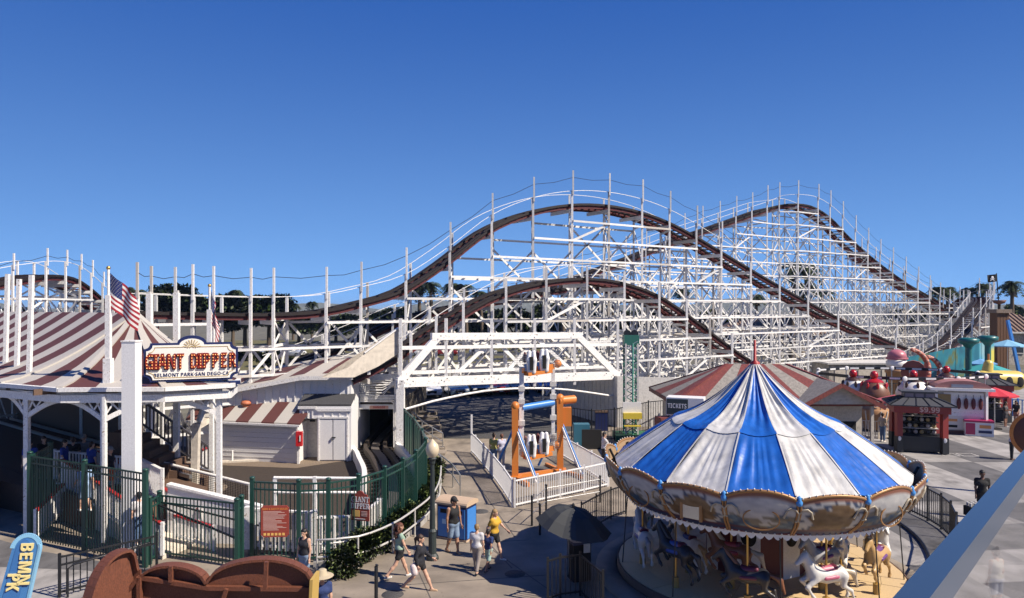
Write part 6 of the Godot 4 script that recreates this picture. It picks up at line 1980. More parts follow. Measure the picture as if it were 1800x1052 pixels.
# ================================================================ pavilion, booths, children's rides and walls to the right
func gp(px: float, d: float, y := 0.0) -> Vector3: return Vector3((px - 900.0) / F * d, y, -d)
func hip_roof(t: Node3D, c: Vector3, L: float, D: float, h: float, rise: float, ridge: float, n: int, m1: Material, m2: Material) -> void:
	# striped hip roof; front towards +z
	var E := [c + Vector3(-L / 2, h, D / 2), c + Vector3(L / 2, h, D / 2), c + Vector3(L / 2, h, -D / 2), c + Vector3(-L / 2, h, -D / 2)]
	var R := [c + Vector3(-ridge / 2, h + rise, 0), c + Vector3(ridge / 2, h + rise, 0)]
	var sides := [[E[0], E[1], R[0], R[1], n], [E[1], E[2], R[1], R[1], n / 2], [E[2], E[3], R[1], R[0], n], [E[3], E[0], R[0], R[0], n / 2]]
	var k0 := 0
	for s in sides:
		for i in s[4]:
			var u0: float = float(i) / s[4]
			var u1: float = float(i + 1) / s[4]
			var st := st_new()
			var a: Vector3 = s[0].lerp(s[1], u0)
			var b: Vector3 = s[0].lerp(s[1], u1)
			var cc: Vector3 = s[2].lerp(s[3], u1)
			var d: Vector3 = s[2].lerp(s[3], u0)
			var th := Vector3(0, -0.07, 0)
			quad(st, a, b, cc, d); quad(st, a + th, b + th, cc + th, d + th); quad(st, a, b, b + th, a + th)
			put(t, "roof_strip", done(st), m1 if (i + k0) % 2 == 0 else m2)
		bm(t, "hip_cap", s[0], s[2], 0.2, 0.06, m1)
		bm(t, "eave_board", s[0] + Vector3(0, -0.12, 0), s[1] + Vector3(0, -0.12, 0), 0.06, 0.18, m1)
		k0 += 1
func plaza() -> void:
	var red := mk("pav_red", lin(0.22, 0.05, 0.038), 0.6, "blot", 0.5)
	var pale := mk("pav_pale", lin(0.33, 0.30, 0.26), 0.7, "blot", 0.5)
	var wall := mk("pav_wall", lin(0.50, 0.45, 0.38), 0.8, "worn", 0.4)
	# --- striped pavilion
	var c := gp(1330, 38.0)
	var t := T("striped_pavilion", "pavilion with red and grey striped hip roof behind the carousel tent", "pavilion", c)
	var body_ := part_node(t, "walls")
	bx(body_, "wall", c + Vector3(0, 1.6, 0), Vector3(9.0, 3.2, 4.6), wall)
	for i in 5: bx(body_, "opening", c + Vector3(-3.6 + i * 1.8, 1.5, 2.31), Vector3(1.2, 1.5, 0.04), mats.dark)
	var roof := part_node(t, "roof")
	hip_roof(roof, c, 10.2, 6.4, 3.35, 1.6, 3.2, 8, red, pale)
	# front gable
	var gpk := c + Vector3(2.7, 4.25, 2.2)
	var gb := part_node(t, "gable")
	for s in [-1.0, 1.0]:
		var st := st_new()
		hexa(st, [gpk + Vector3(0, 0, 1.8), gpk + Vector3(s * 2.0, -1.05, 1.9), gpk + Vector3(s * 2.0, -1.05, -1.2), gpk + Vector3(0, 0, -1.2), gpk + Vector3(0, 0.08, 1.8), gpk + Vector3(s * 2.0, -0.97, 1.9), gpk + Vector3(s * 2.0, -0.97, -1.2), gpk + Vector3(0, 0.08, -1.2)])
		put(gb, "gable_slope", done(st), pale if s < 0 else red)
		bm(gb, "barge_board", gpk + Vector3(0, 0, 1.85), gpk + Vector3(s * 2.05, -1.08, 1.95), 0.06, 0.2, red)
	wall_poly(gb, "gable_wall", [gpk + Vector3(-1.7, -0.95, 1.5), gpk + Vector3(1.7, -0.95, 1.5), gpk + Vector3(0, -0.05, 1.5)], Vector3(0, 0, -0.1), wall)
	for s in [-1.0, 1.0]: bm(gb, "gable_post", Vector3(gpk.x + s * 1.6, 0, gpk.z + 1.5), Vector3(gpk.x + s * 1.6, 3.2, gpk.z + 1.5), 0.14, 0.14, wall)
	# --- ticket booth
	c = gp(1196, 34.5)
	t = T("ticket_booth", "small booth with white box sign lettered TICKETS beside the striped pavilion", "booth", c)
	bx(t, "counter", c + Vector3(0, 0.6, 0), Vector3(1.3, 1.2, 1.0), mats.dark)
	bx(t, "striped_valance", c + Vector3(-0.75, 2.35, 0.2), Vector3(0.8, 0.7, 0.8), red, 0.2)
	for s in [-0.6, 0.6]: bm(t, "post", c + Vector3(s, 0, 0.4), c + Vector3(s, 2.6, 0.4), 0.1, 0.1, red)
	var sg := part_node(t, "sign_box")
	bx(sg, "box", c + Vector3(0.25, 3.22, 0.1), Vector3(1.75, 0.86, 1.0), mats.white_clean, -0.35)
	var xf := facing(c + Vector3(-0.28, 3.22, 0.68), -0.35 - 0.55)
	xf = facing(c + Vector3(0.25, 3.22, 0.1), -0.35) * Transform3D(Basis.IDENTITY, Vector3(-0.35, 0.0, 0.52))
	put(sg, "panel", UB, mk("sign_slate", lin(0.03, 0.045, 0.05), 0.5), xf * Transform3D(Basis.from_scale(Vector3(1.0, 0.74, 0.03)), Vector3.ZERO))
	text(sg, "lettering", "TICKETS", 0.30, mats.white_clean, xf * Transform3D(Basis.IDENTITY, Vector3(0, 0.04, 0.02)), 0.012, "Droid Sans", 700, 0.78)
	# --- small drop tower
	c = gp(1109, 43.0)
	t = T("drop_tower", "slim lattice drop tower with green motor head and yellow car", "ride", c)
	var cols := [mk("tower_green", lin(0.02, 0.12, 0.09), 0.5), mats.white_dull]
	for q in [[-1, -1], [1, -1], [1, 1], [-1, 1]]: bm(t, "leg", c + Vector3(q[0] * 0.36, 0, q[1] * 0.36), c + Vector3(q[0] * 0.36, 5.8, q[1] * 0.36), 0.10, 0.10, cols[1] if q[1] > 0 else cols[0])
	for k in 13:
		var y := 0.5 + k * 0.42
		bm(t, "diagonal", c + Vector3(0.36, y, 0.38), c + Vector3(-0.36, y + 0.42, 0.38), 0.04, 0.05, mats.tower_green)
		for q in [[-1, 1, 1, 1], [1, 1, 1, -1], [-1, -1, -1, 1]]:
			bm(t, "rung", c + Vector3(q[0] * 0.36, y, q[1] * 0.36), c + Vector3(q[2] * 0.36, y, q[3] * 0.36), 0.05, 0.06, mats.white_clean if k % 3 != 1 else mats.tower_green)
		bm(t, "diagonal", c + Vector3(-0.36, y, 0.38), c + Vector3(0.36, y + 0.42, 0.38), 0.04, 0.05, mats.steel)
	cy(t, "guide", c + Vector3(0.05, 0.3, 0.4), c + Vector3(0.05, 5.8, 0.4), 0.05, mk("guide_teal", lin(0.10, 0.32, 0.24), 0.4))
	bx(t, "motor_head", c + Vector3(0, 6.0, 0), Vector3(0.9, 0.6, 0.8), cols[0])
	for s in [-0.22, 0.22]: cy(t, "sheave", c + Vector3(s, 6.4, -0.1), c + Vector3(s, 6.4, 0.1), 0.22, mats.black_metal)
	var car := part_node(t, "car")
	bx(car, "seat_row", c + Vector3(0, 1.5, 0.5), Vector3(1.1, 0.35, 0.4), mk("ride_yellow", lin(0.62, 0.48, 0.06), 0.4))
	bx(car, "back", c + Vector3(0, 1.95, 0.42), Vector3(1.1, 0.7, 0.1), mats.white_clean)
	bx(car, "foot_bar", c + Vector3(0, 0.9, 0.6), Vector3(1.0, 0.08, 0.2), mats.ride_yellow)
	bx(t, "base", c + Vector3(0, 0.18, 0), Vector3(2.0, 0.36, 1.8), mk("base_green", lin(0.02, 0.12, 0.05), 0.6))
	# --- corrugated wall under the coaster, right of the drive
	t = T("corrugated_wall", "pale grey corrugated wall beneath the coaster beside the drive", "wall", G(1030, 737))
	var w0 := G(984, 724)
	var w1 := G(1086, 752)
	for i in 30:
		var a := w0.lerp(w1, i / 30.0)
		var b := w0.lerp(w1, (i + 1.0) / 30.0)
		var jut := Vector3(-0.04 * (i % 2), 0, 0)
		wall_poly(t, "sheet", [a + jut, b + jut, b + jut + Vector3(0, 3.4, 0), a + jut + Vector3(0, 3.4, 0)], Vector3(0.08, 0, -0.02), mats.white_dull)
	wall_poly(t, "return_wall", [w1, w1 + Vector3(9, 0, -1.5), w1 + Vector3(9, 3.0, -1.5), w1 + Vector3(0, 3.4, 0)], Vector3(0, 0, -0.1), mats.white_dull)
	t = T("blue_bin", "navy blue litter bin against the corrugated wall", "bin", G(1057, 757))
	bx(t, "body", G(1057, 757) + Vector3(0, 0.6, 0), Vector3(0.8, 1.2, 0.6), mats.navy)
	bx(t, "lid", G(1057, 757) + Vector3(0, 1.24, 0), Vector3(0.86, 0.1, 0.66), mk("lid_brown", lin(0.10, 0.06, 0.04), 0.7))
	t = T("black_fence", "tall black picket fence behind the drop tower", "fence", G(1130, 765))
	picket_run(t, [G(1005, 772), G(1040, 778), G(1080, 775), G(1140, 758), G(1190, 752)], 1.9, 0.2, 0.03, mats.black_metal, 0.07, false, false)
	t = T("queue_shelter", "dark blue and black queue cabinet beside the black fence", "cabinet", G(1022, 785))
	bx(t, "cabinet", G(1022, 785) + Vector3(0, 0.65, 0), Vector3(0.9, 1.3, 0.7), mk("teal_box", lin(0.03, 0.13, 0.19), 0.5))
	bx(t, "screen", G(1040, 790) + Vector3(0, 0.55, 0), Vector3(1.1, 1.1, 0.1), mats.dark)
	kiosks()
	kids_rides()

func kiosks() -> void:
	var red := mk("kiosk_red", lin(0.27, 0.035, 0.03), 0.5, "fine", 1.0)
	var blk := mk("kiosk_black", lin(0.02, 0.022, 0.026), 0.5, "fine", 1.0)
	var rf := mk("kiosk_roof", lin(0.05, 0.052, 0.06), 0.7, "fine", 1.0)
	for q in [[1614.0, 39.6, 0.32, "dark red souvenir kiosk with black hipped roof and goods on its shelves"], [1733.0, 50.0, 0.3, "red kiosk with black roof behind the red parasol"]]:
		var c := gp(q[0], q[1])
		var t := T("souvenir_kiosk", q[3], "kiosk", c, "souvenir kiosks")
		var tr := facing(c, -q[2])
		for s in [[-1, 1], [1, 1], [1, -1], [-1, -1]]:
			bm(t, "pillar", tr * Vector3(s[0] * 1.1, 0.9, s[1] * 0.8), tr * Vector3(s[0] * 1.1, 2.3, s[1] * 0.8), 0.3, 0.3, red)
			bm(t, "pillar_base", tr * Vector3(s[0] * 1.1, 0.05, s[1] * 0.8), tr * Vector3(s[0] * 1.1, 0.9, s[1] * 0.8), 0.34, 0.34, blk)
			cy(t, "castor", tr * Vector3(s[0] * 1.0 - 0.04, 0.08, s[1] * 0.7), tr * Vector3(s[0] * 1.0 + 0.04, 0.08, s[1] * 0.7), 0.08, mats.dark)
			put(t, "crest_disc", US, mats.white_clean, tr * Transform3D(Basis.from_scale(Vector3(0.1, 0.13, 0.02)), Vector3(s[0] * 1.1, 0.78, s[1] * 0.98)))
		put(t, "back_panel", UB, mats.dark, tr * Transform3D(Basis.from_scale(Vector3(1.9, 2.1, 0.06)), Vector3(0, 1.15, -0.3)))
		put(t, "cabinet", UB, blk, tr * Transform3D(Basis.from_scale(Vector3(2.0, 0.8, 1.5)), Vector3(0, 0.5, 0)))
		for k in 4:
			put(t, "shelf", UB, mats.white_dull if k % 2 else blk, tr * Transform3D(Basis.from_scale(Vector3(1.9, 0.03, 0.5)), Vector3(0, 0.95 + k * 0.34, 0.1)))
			for j in 6: put(t, "goods", US, [mk("goods_a", lin(0.30, 0.22, 0.10), 0.6), mk("goods_b", lin(0.02, 0.02, 0.03), 0.5), mk("goods_c", lin(0.35, 0.32, 0.3), 0.6)][(j + k) % 3], tr * Transform3D(Basis.from_scale(Vector3(0.11, 0.12, 0.1)), Vector3(-0.75 + j * 0.3, 1.08 + k * 0.34, 0.2)))
		put(t, "fascia", UB, red, tr * Transform3D(Basis.from_scale(Vector3(2.7, 0.42, 0.08)), Vector3(0, 2.42, 1.02)))
		put(t, "fascia", UB, red, tr * Transform3D(Basis.from_scale(Vector3(0.08, 0.42, 2.1)), Vector3(1.35, 2.42, 0)))
		put(t, "fascia", UB, red, tr * Transform3D(Basis.from_scale(Vector3(0.08, 0.42, 2.1)), Vector3(-1.35, 2.42, 0)))
		if q[0] < 1700.0:
			text(t, "lettering", "$9.99", 0.40, mk("letter_pink", lin(0.60, 0.42, 0.40), 0.5), tr * Transform3D(Basis.IDENTITY, Vector3(0.35, 2.42, 1.07)), 0.01)
			text(t, "lettering", "$9.99", 0.3, mats.letter_pink, tr * Transform3D(Basis(Vector3.UP, PI / 2), Vector3(1.4, 2.42, 0.2)), 0.01)
		# roof: four slopes with ribs, raised lantern
		var E := [Vector3(-1.6, 2.66, 1.3), Vector3(1.6, 2.66, 1.3), Vector3(1.6, 2.66, -1.3), Vector3(-1.6, 2.66, -1.3)]
		var U := [Vector3(-0.8, 3.0, 0.45), Vector3(0.8, 3.0, 0.45), Vector3(0.8, 3.0, -0.45), Vector3(-0.8, 3.0, -0.45)]
		for k in 4:
			var st := st_new()
			var j := (k + 1) % 4
			quad(st, tr * E[k], tr * E[j], tr * U[j], tr * U[k])
			quad(st, tr * (E[k] + Vector3(0, -0.06, 0)), tr * (E[j] + Vector3(0, -0.06, 0)), tr * E[j], tr * E[k])
			put(t, "roof_slope", done(st), rf)
			for i in 6: bm(t, "roof_rib", tr * (E[k].lerp(E[j], i / 5.0) + Vector3(0, 0.02, 0)), tr * (U[k].lerp(U[j], i / 5.0) + Vector3(0, 0.02, 0)), 0.04, 0.04, blk)
		put(t, "lantern", UB, mk("lantern", lin(0.10, 0.09, 0.10), 0.4), tr * Transform3D(Basis.from_scale(Vector3(1.5, 0.3, 0.8)), Vector3(0, 3.12, 0)))
		put(t, "lantern_roof", UB, rf, tr * Transform3D(Basis.from_scale(Vector3(1.8, 0.08, 1.05)), Vector3(0, 3.3, 0)))
		for i in 3: put(t, "lantern_pane", UB, mk("lantern_pane", lin(0.28, 0.22, 0.24), 0.3), tr * Transform3D(Basis.from_scale(Vector3(0.4, 0.2, 0.03)), Vector3(-0.5 + i * 0.5, 3.12, 0.41)))
	# --- white kiosk with curved roof
	var c := gp(1682, 45.5)
	var t := T("white_kiosk", "white clapboard snack kiosk with pink curved roof and hanging goods", "kiosk", c)
	var tr := facing(c, -0.3)
	for k in 12: put(t, "clapboard", UB, mats.white_clean if k % 2 else mats.white, tr * Transform3D(Basis.from_scale(Vector3(2.2, 0.13, 0.05 + 0.02 * (k % 2))), Vector3(0.15, 1.12 + k * 0.13, 0.9)))
	put(t, "body", UB, mats.white_dull, tr * Transform3D(Basis.from_scale(Vector3(2.7, 2.7, 1.7)), Vector3(0, 1.35, 0)))
	for s in [-1.0, 1.0]: bm(t, "corner_post", tr * Vector3(s * 1.38, 0, 0.95), tr * Vector3(s * 1.38, 2.75, 0.95), 0.14, 0.14, mats.white_clean)
	put(t, "plinth", UB, mk("plinth_brown", lin(0.10, 0.045, 0.035), 0.7), tr * Transform3D(Basis.from_scale(Vector3(2.9, 0.22, 1.95)), Vector3(0, 0.11, 0)))
	put(t, "poster", UB, mk("poster", lin(0.62, 0.57, 0.52), 0.5), tr * Transform3D(Basis.from_scale(Vector3(2.3, 0.85, 0.03)), Vector3(-0.05, 0.72, 0.92)))
	for q in [[-0.55, 0.88, 0.7, mk("poster_orange", lin(0.62, 0.26, 0.08), 0.5)], [0.5, 0.88, 0.75, mk("poster_red", lin(0.5, 0.06, 0.08), 0.5)], [-0.5, 0.5, 0.6, mats.dark], [0.5, 0.5, 0.5, mats.navy]]:
		put(t, "poster_print", UB, q[3], tr * Transform3D(Basis.from_scale(Vector3(q[2], 0.16, 0.012)), Vector3(q[0], q[1], 0.94)))
	put(t, "side_window", UB, mats.dark, tr * Transform3D(Basis.from_scale(Vector3(0.04, 1.2, 0.9)), Vector3(1.37, 1.8, 0.1)))
	put(t, "menu_board", UB, mk("menu", lin(0.25, 0.17, 0.06), 0.5), tr * Transform3D(Basis.from_scale(Vector3(0.75, 0.7, 0.04)), Vector3(-0.95, 2.15, 0.98)))
	for i in 4:
		var p := tr * Vector3(-0.15 + i * 0.4, 2.5, 1.02)
		cy(t, "hook", p, p + Vector3(0, -0.2, 0), 0.015, mats.dark)
		sp(t, "hanging_goods", p + Vector3(0, -0.55, 0.02), Vector3(0.13, 0.36, 0.1), mk("garland", lin(0.10, 0.02, 0.02), 0.7))
	put(t, "eave", UB, mats.white_clean, tr * Transform3D(Basis.from_scale(Vector3(3.5, 0.16, 2.5)), Vector3(0, 2.84, 0.1)))
	var st := st_new()
	var arc := PackedVector2Array()
	for k in 13: arc.append(Vector2(-cos(PI * k / 12.0) * 1.55, 0.46 * sin(PI * k / 12.0)))
	s_poly(st, arc, tr * Transform3D(Basis.IDENTITY, Vector3(0.05, 2.93, 0.0)), 2.3)
	put(t, "curved_roof", done(st), mk("roof_pink", lin(0.36, 0.16, 0.14), 0.6, "fine", 1.0))
	put(t, "name_board", UB, mk("name_board", lin(0.20, 0.22, 0.28), 0.5), tr * Transform3D(Basis.from_scale(Vector3(1.2, 0.2, 0.04)), Vector3(0, 3.06, 1.18)))
	# --- freezer
	var fz := gp(1720, 44.2)
	t = T("ice_cream_freezer", "maroon and white ice cream freezer chest beside the white kiosk", "freezer", fz)
	tr = facing(fz, -0.4)
	put(t, "chest", UB, mats.white_clean, tr * Transform3D(Basis.from_scale(Vector3(1.5, 0.85, 0.8)), Vector3(0, 0.45, 0)))
	put(t, "lid", UB, mk("freezer_pink", lin(0.36, 0.02, 0.09), 0.35), tr * Transform3D(Basis.from_scale(Vector3(1.56, 0.12, 0.86)), Vector3(0, 0.93, 0)))
	put(t, "end_print", UB, mats.freezer_pink, tr * Transform3D(Basis.from_scale(Vector3(0.5, 0.7, 0.02)), Vector3(-0.48, 0.46, 0.41)))
	put(t, "side_print", UB, mats.poster_orange, tr * Transform3D(Basis.from_scale(Vector3(0.6, 0.2, 0.02)), Vector3(0.3, 0.62, 0.41)))
	put(t, "side_print", UB, mats.navy, tr * Transform3D(Basis.from_scale(Vector3(0.7, 0.16, 0.02)), Vector3(0.3, 0.3, 0.41)))
	# --- red parasol
	var u := gp(1749, 46.5)
	parasol(u, 2.75, 1.35, mk("parasol_red", lin(0.60, 0.035, 0.05), 0.6, "fine", 1.0), "bright red parasol beside the white kiosk")
	parasol(gp(1737, 60.0), 3.3, 1.9, mk("tent_teal", lin(0.04, 0.30, 0.30), 0.6), "teal peaked canopy in front of the yellow submarine")
	parasol(gp(1716, 66.0), 3.4, 1.7, mk("tent_blue", lin(0.10, 0.26, 0.48), 0.6), "blue peaked canopy behind the teal one")
	parasol(gp(1772, 74.0), 4.6, 1.8, mk("tent_sky", lin(0.20, 0.42, 0.58), 0.6), "pale blue parasol beside the wooden pillar")
func parasol(at: Vector3, h: float, r: float, m: Material, label: String) -> void:
	var t := T("parasol", label, "parasol", at)
	cy(t, "pole", at, at + Vector3(0, h, 0), 0.035, mats.steel)
	for k in 8:
		var a0 := TAU * k / 8.0
		var a1 := TAU * (k + 1) / 8.0
		var st := st_new()
		var top := at + Vector3(0, h, 0)
		var p0 := top + Vector3(cos(a0) * r, -0.33 * r, sin(a0) * r)
		var p1 := top + Vector3(cos(a1) * r, -0.33 * r, sin(a1) * r)
		var md := (p0 + p1) / 2.0 + Vector3(0, -0.03, 0)
		tri(st, top, p0, md); tri(st, top, md, p1)
		quad(st, p0, md, md + Vector3(0, -0.1, 0), p0 + Vector3(0, -0.1, 0)); quad(st, md, p1, p1 + Vector3(0, -0.1, 0), md + Vector3(0, -0.1, 0))
		put(t, "cloth_panel", done(st), m)
		cy(t, "rib", top + Vector3(0, -0.25, 0), p0 + Vector3(0, -0.03, 0), 0.012, mats.steel)
	bx(t, "foot", at + Vector3(0, 0.05, 0), Vector3(0.6, 0.1, 0.6), mats.dark)

func scoop_car(c: Vector3, r: float, cup: Material, ice: Material, sauce: Material, label: String) -> void:
	var t := T("sundae_car", label, "ride car", c, "sundae ride cars")
	var st := st_new()
	s_lathe(st, c, [Vector2(0, 0.1), Vector2(r * 0.75, 0.12), Vector2(r * 0.95, 0.9), Vector2(r * 1.05, 1.3), Vector2(r * 0.95, 1.34), Vector2(0, 1.3)], 24)
	put(t, "cup", done(st), cup)
	for k in 12:
		var a := TAU * k / 12.0
		bm(t, "cup_rib", c + Vector3(cos(a) * r * 0.78, 0.15, sin(a) * r * 0.78), c + Vector3(cos(a) * r * 1.05, 1.25, sin(a) * r * 1.05), 0.07, 0.05, mats.white_dull)
	for k in 4: cy(t, "canopy_post", c + Vector3(cos(k * PI / 2) * r * 0.9, 1.3, sin(k * PI / 2) * r * 0.9), c + Vector3(cos(k * PI / 2) * r * 0.9, 2.2, sin(k * PI / 2) * r * 0.9), 0.03, mats.steel)
	st = st_new()
	s_lathe(st, c, [Vector2(0, 1.95), Vector2(r * 1.02, 1.95), Vector2(r * 1.08, 2.08), Vector2(r * 1.05, 2.3), Vector2(r * 0.9, 2.65), Vector2(r * 0.6, 2.95), Vector2(r * 0.25, 3.08), Vector2(0, 3.1)], 24)
	put(t, "scoop", done(st), ice)
	st = st_new()
	s_lathe(st, c, [Vector2(r * 0.66, 2.92), Vector2(r * 0.55, 3.02), Vector2(r * 0.25, 3.12), Vector2(0, 3.14)], 24)
	put(t, "sauce", done(st), sauce)
	for k in 8: sp(t, "drip", c + Vector3(cos(k * 0.785 + 0.2) * r * 0.86, 2.70, sin(k * 0.785 + 0.2) * r * 0.86), Vector3(0.10, 0.22, 0.10), sauce)
	sp(t, "cherry", c + Vector3(0, 3.32, 0), Vector3.ONE * 0.26, mk("cherry", lin(0.38, 0.015, 0.02), 0.25))
	t.scale = Vector3(0.95, 1.08, 0.95)
func kids_rides() -> void:
	var choc := mk("choc", lin(0.05, 0.022, 0.016), 0.4)
	var tan := mk("cone_tan", lin(0.38, 0.20, 0.09), 0.6, "fine", 1.0)
	var ice := mk("ice_white", lin(0.72, 0.69, 0.64), 0.4)
	scoop_car(gp(1500, 47.0), 0.78, tan, ice, choc, "sundae car with small white scoop and a cherry")
	scoop_car(gp(1537, 46.0), 0.92, tan, mk("ice_choc", lin(0.16, 0.07, 0.04), 0.4), mats.cherry if mats.has("cherry") else choc, "sundae car with brown scoop and large cherry")
	scoop_car(gp(1606, 46.5), 1.02, mk("cup_teal", lin(0.05, 0.30, 0.26), 0.5), ice, choc, "sundae car with big white scoop and chocolate drips")
	scoop_car(gp(1664, 50.0), 0.8, tan, mk("ice_pink", lin(0.50, 0.16, 0.14), 0.4), choc, "sundae car with pink scoop behind the kiosk")
	# overhead ring frame on posts
	var rc := gp(1578, 50.0)
	var t := T("ride_ring_frame", "black and white ring frame on thin posts over the sundae cars", "ride frame", rc)
	for k in 10:
		var a := TAU * k / 10.0
		var b := TAU * (k + 1) / 10.0
		var p := rc + Vector3(cos(a) * 5.6, 3.35, sin(a) * 4.2)
		var q := rc + Vector3(cos(b) * 5.6, 3.35, sin(b) * 4.2)
		bm(t, "ring_bar", p, q, 0.12, 0.2, mats.black_metal)
		for i in 3: bm(t, "white_plate", p.lerp(q, i / 3.0 + 0.08) + Vector3(0, 0, 0.07), p.lerp(q, i / 3.0 + 0.27) + Vector3(0, 0, 0.07), 0.02, 0.12, mats.white_clean)
		cy(t, "post", Vector3(p.x, 0, p.z), p, 0.045, mats.steel)
		sp(t, "roundel", p + Vector3(0, 0, 0.1), Vector3(0.17, 0.17, 0.05), mats.white_clean)
	var fe := T("ride_fence", "cream picket fence round the sundae ride", "fence", gp(1540, 44.0))
	picket_run(fe, [gp(1478, 44.5), gp(1510, 43.5), gp(1545, 43.0), gp(1580, 43.2)], 1.1, 0.16, 0.04, mk("fence_cream", lin(0.55, 0.48, 0.38), 0.6), 0.08, false, false)
	fe = T("ride_fence", "dark picket fence behind the sundae cars", "fence", gp(1560, 56.0))
	picket_run(fe, [gp(1440, 55.0), gp(1490, 56.0), gp(1540, 57.0), gp(1600, 57.0), gp(1660, 56.0), gp(1710, 54.0)], 1.9, 0.22, 0.035, mats.black_metal, 0.07, false, false)
	# folded pink and teal cloth parasols
	parasol(gp(1572, 43.0), 2.7, 1.1, mk("cloth_coral", lin(0.48, 0.10, 0.12), 0.7), "coral and teal parasol beside the sundae cars")
	# giant cone
	var cc := gp(1577, 58.0)
	t = T("giant_ice_cream_cone", "giant ice cream cone statue with pink and white scoops", "statue", cc)
	var st := st_new()
	s_lathe(st, cc, [Vector2(0.35, 0), Vector2(0.42, 0.3), Vector2(0.75, 2.6), Vector2(0.9, 2.65), Vector2(0.9, 2.95), Vector2(0.6, 3.0)], 18)
	put(t, "cone", done(st), tan)
	sp(t, "lower_scoop", cc + Vector3(0, 3.35, 0), Vector3(0.82, 0.62, 0.82), ice)
	sp(t, "upper_scoop", cc + Vector3(0, 4.0, 0), Vector3(0.72, 0.55, 0.72), mk("ice_rose", lin(0.44, 0.14, 0.17), 0.4))
	st = st_new()
	s_lathe(st, cc, [Vector2(0.74, 3.72), Vector2(0.86, 3.78), Vector2(0.8, 3.9)], 18)
	put(t, "brim", done(st), mats.ice_rose)
	# coral tentacles
	var coral := mk("tentacle", lin(0.40, 0.10, 0.06), 0.5, "fine", 1.0)
	for q in [[1592.0, 60.0, 1.0], [1622.0, 60.0, 1.3], [1646.0, 61.0, 1.05]]:
		var b := gp(q[0], q[1])
		var s: float = q[2]
		t = T("tentacle_sculpture", "coral red curling tentacle rising before the teal mural", "sculpture", b, "tentacles")
		var pts := []
		var rad := []
		for k in 22:
			var u := k / 21.0
			var a := u * 4.6
			pts.append(b + Vector3(sin(a * 1.2) * 0.55 * s * (0.3 + u), 0.9 + 2.7 * s * sin(u * 1.9), 0.2 * cos(a)))
			rad.append(lerpf(0.34, 0.10, u))
		pts.push_front(b); rad.push_front(0.4)
		st = st_new()
		s_tube(st, pts, rad, 10)
		put(t, "arm", done(st), coral)
		for k in range(2, 20, 2): sp(t, "sucker", pts[k] + Vector3(0, 0, rad[k]), Vector3(0.12, 0.12, 0.06), mk("sucker", lin(0.55, 0.30, 0.22), 0.5))
	t = T("coral_disc", "round coral coloured ride emblem with white badge", "sign", gp(1606, 54.0))
	cy(t, "pole", gp(1606, 54.0), gp(1606, 54.0, 2.6), 0.06, mats.steel)
	cy(t, "disc", gp(1606, 54.0, 3.1), gp(1606, 53.7, 3.1), 0.85, coral)
	cy(t, "badge", gp(1606, 53.68, 3.1), gp(1606, 53.6, 3.1), 0.3, mats.white_clean)
	# teal mural wall: painted underwater scene, print on boards
	var nz := FastNoiseLite.new()
	nz.seed = 4; nz.frequency = 0.35; nz.fractal_octaves = 4
	var mm := StandardMaterial3D.new()
	mm.vertex_color_use_as_albedo = true; mm.roughness = 0.6; mm.cull_mode = BaseMaterial3D.CULL_DISABLED
	t = T("mural_wall", "long teal wall painted with an underwater scene and a yellow figure", "wall", gp(1650, 63.0))
	var m0 := gp(1560, 62.0)
	var m1 := gp(1748, 66.0)
	for i in 8:
		var f := SurfaceTool.new()
		f.begin(Mesh.PRIMITIVE_TRIANGLES)
		for a in 10:
			for b in 10:
				for e in [[a, b], [a + 1, b], [a + 1, b + 1], [a, b], [a + 1, b + 1], [a, b + 1]]:
					var u: float = (i + e[0] / 10.0) / 8.0
					var v: float = e[1] / 10.0
					var n := nz.get_noise_2d(u * 30.0, v * 6.0)
					var col := Color(0.008, 0.10, 0.16).lerp(Color(0.02, 0.22, 0.27), clampf(n + 0.5, 0, 1))
					if u > 0.93 and absf(v - 0.65) < 0.22: col = Color(0.62, 0.55, 0.10)
					elif u > 0.86: col = Color(0.08, 0.34, 0.44).lerp(Color(0.3, 0.45, 0.45), clampf(n * 1.5 + 0.2, 0, 1))
					elif n > 0.28: col = Color(0.10, 0.13, 0.05)
					f.set_color(col)
					f.add_vertex(m0.lerp(m1, u) + Vector3(0, v * lerpf(3.3, 4.9, u), 0.02 * (i % 2)))
		f.generate_normals()
		put(t, "painted_board", f.commit(), mm)
		bm(t, "batten", m0.lerp(m1, i / 8.0) + Vector3(0, 0, -0.1), m0.lerp(m1, i / 8.0) + Vector3(0, lerpf(3.3, 4.9, i / 8.0), -0.1), 0.1, 0.1, mats.navy)
	# two teal hammer-headed posts
	for q in [[1703.0, 60.0, 5.0], [1737.0, 62.0, 5.1]]:
		var b := gp(q[0], q[1])
		t = T("periscope_post", "teal hammer headed post before the mural wall", "post", b, "teal posts")
		cy(t, "shaft", b, b + Vector3(0, q[2], 0), 0.24, mk("teal_paint", lin(0.01, 0.12, 0.12), 0.4, "fine", 1.0))
		st = st_new()
		s_lathe(st, b + Vector3(0, q[2] - 0.2, 0), [Vector2(0.2, -0.3), Vector2(0.45, 0.0), Vector2(0.78, 0.2), Vector2(0.8, 0.5), Vector2(0.5, 0.6), Vector2(0, 0.62)], 14)
		put(t, "head", done(st), mats.teal_paint)
		cy(t, "collar", b + Vector3(0, 1.2, 0), b + Vector3(0, 1.6, 0), 0.4, mats.teal_paint)
	# yellow submarine
	var sc := gp(1756, 56.0)
	t = T("yellow_submarine", "yellow submarine ride car with three round portholes", "ride car", sc)
	var yl := mk("sub_yellow", lin(0.68, 0.52, 0.12), 0.35, "fine", 1.0)
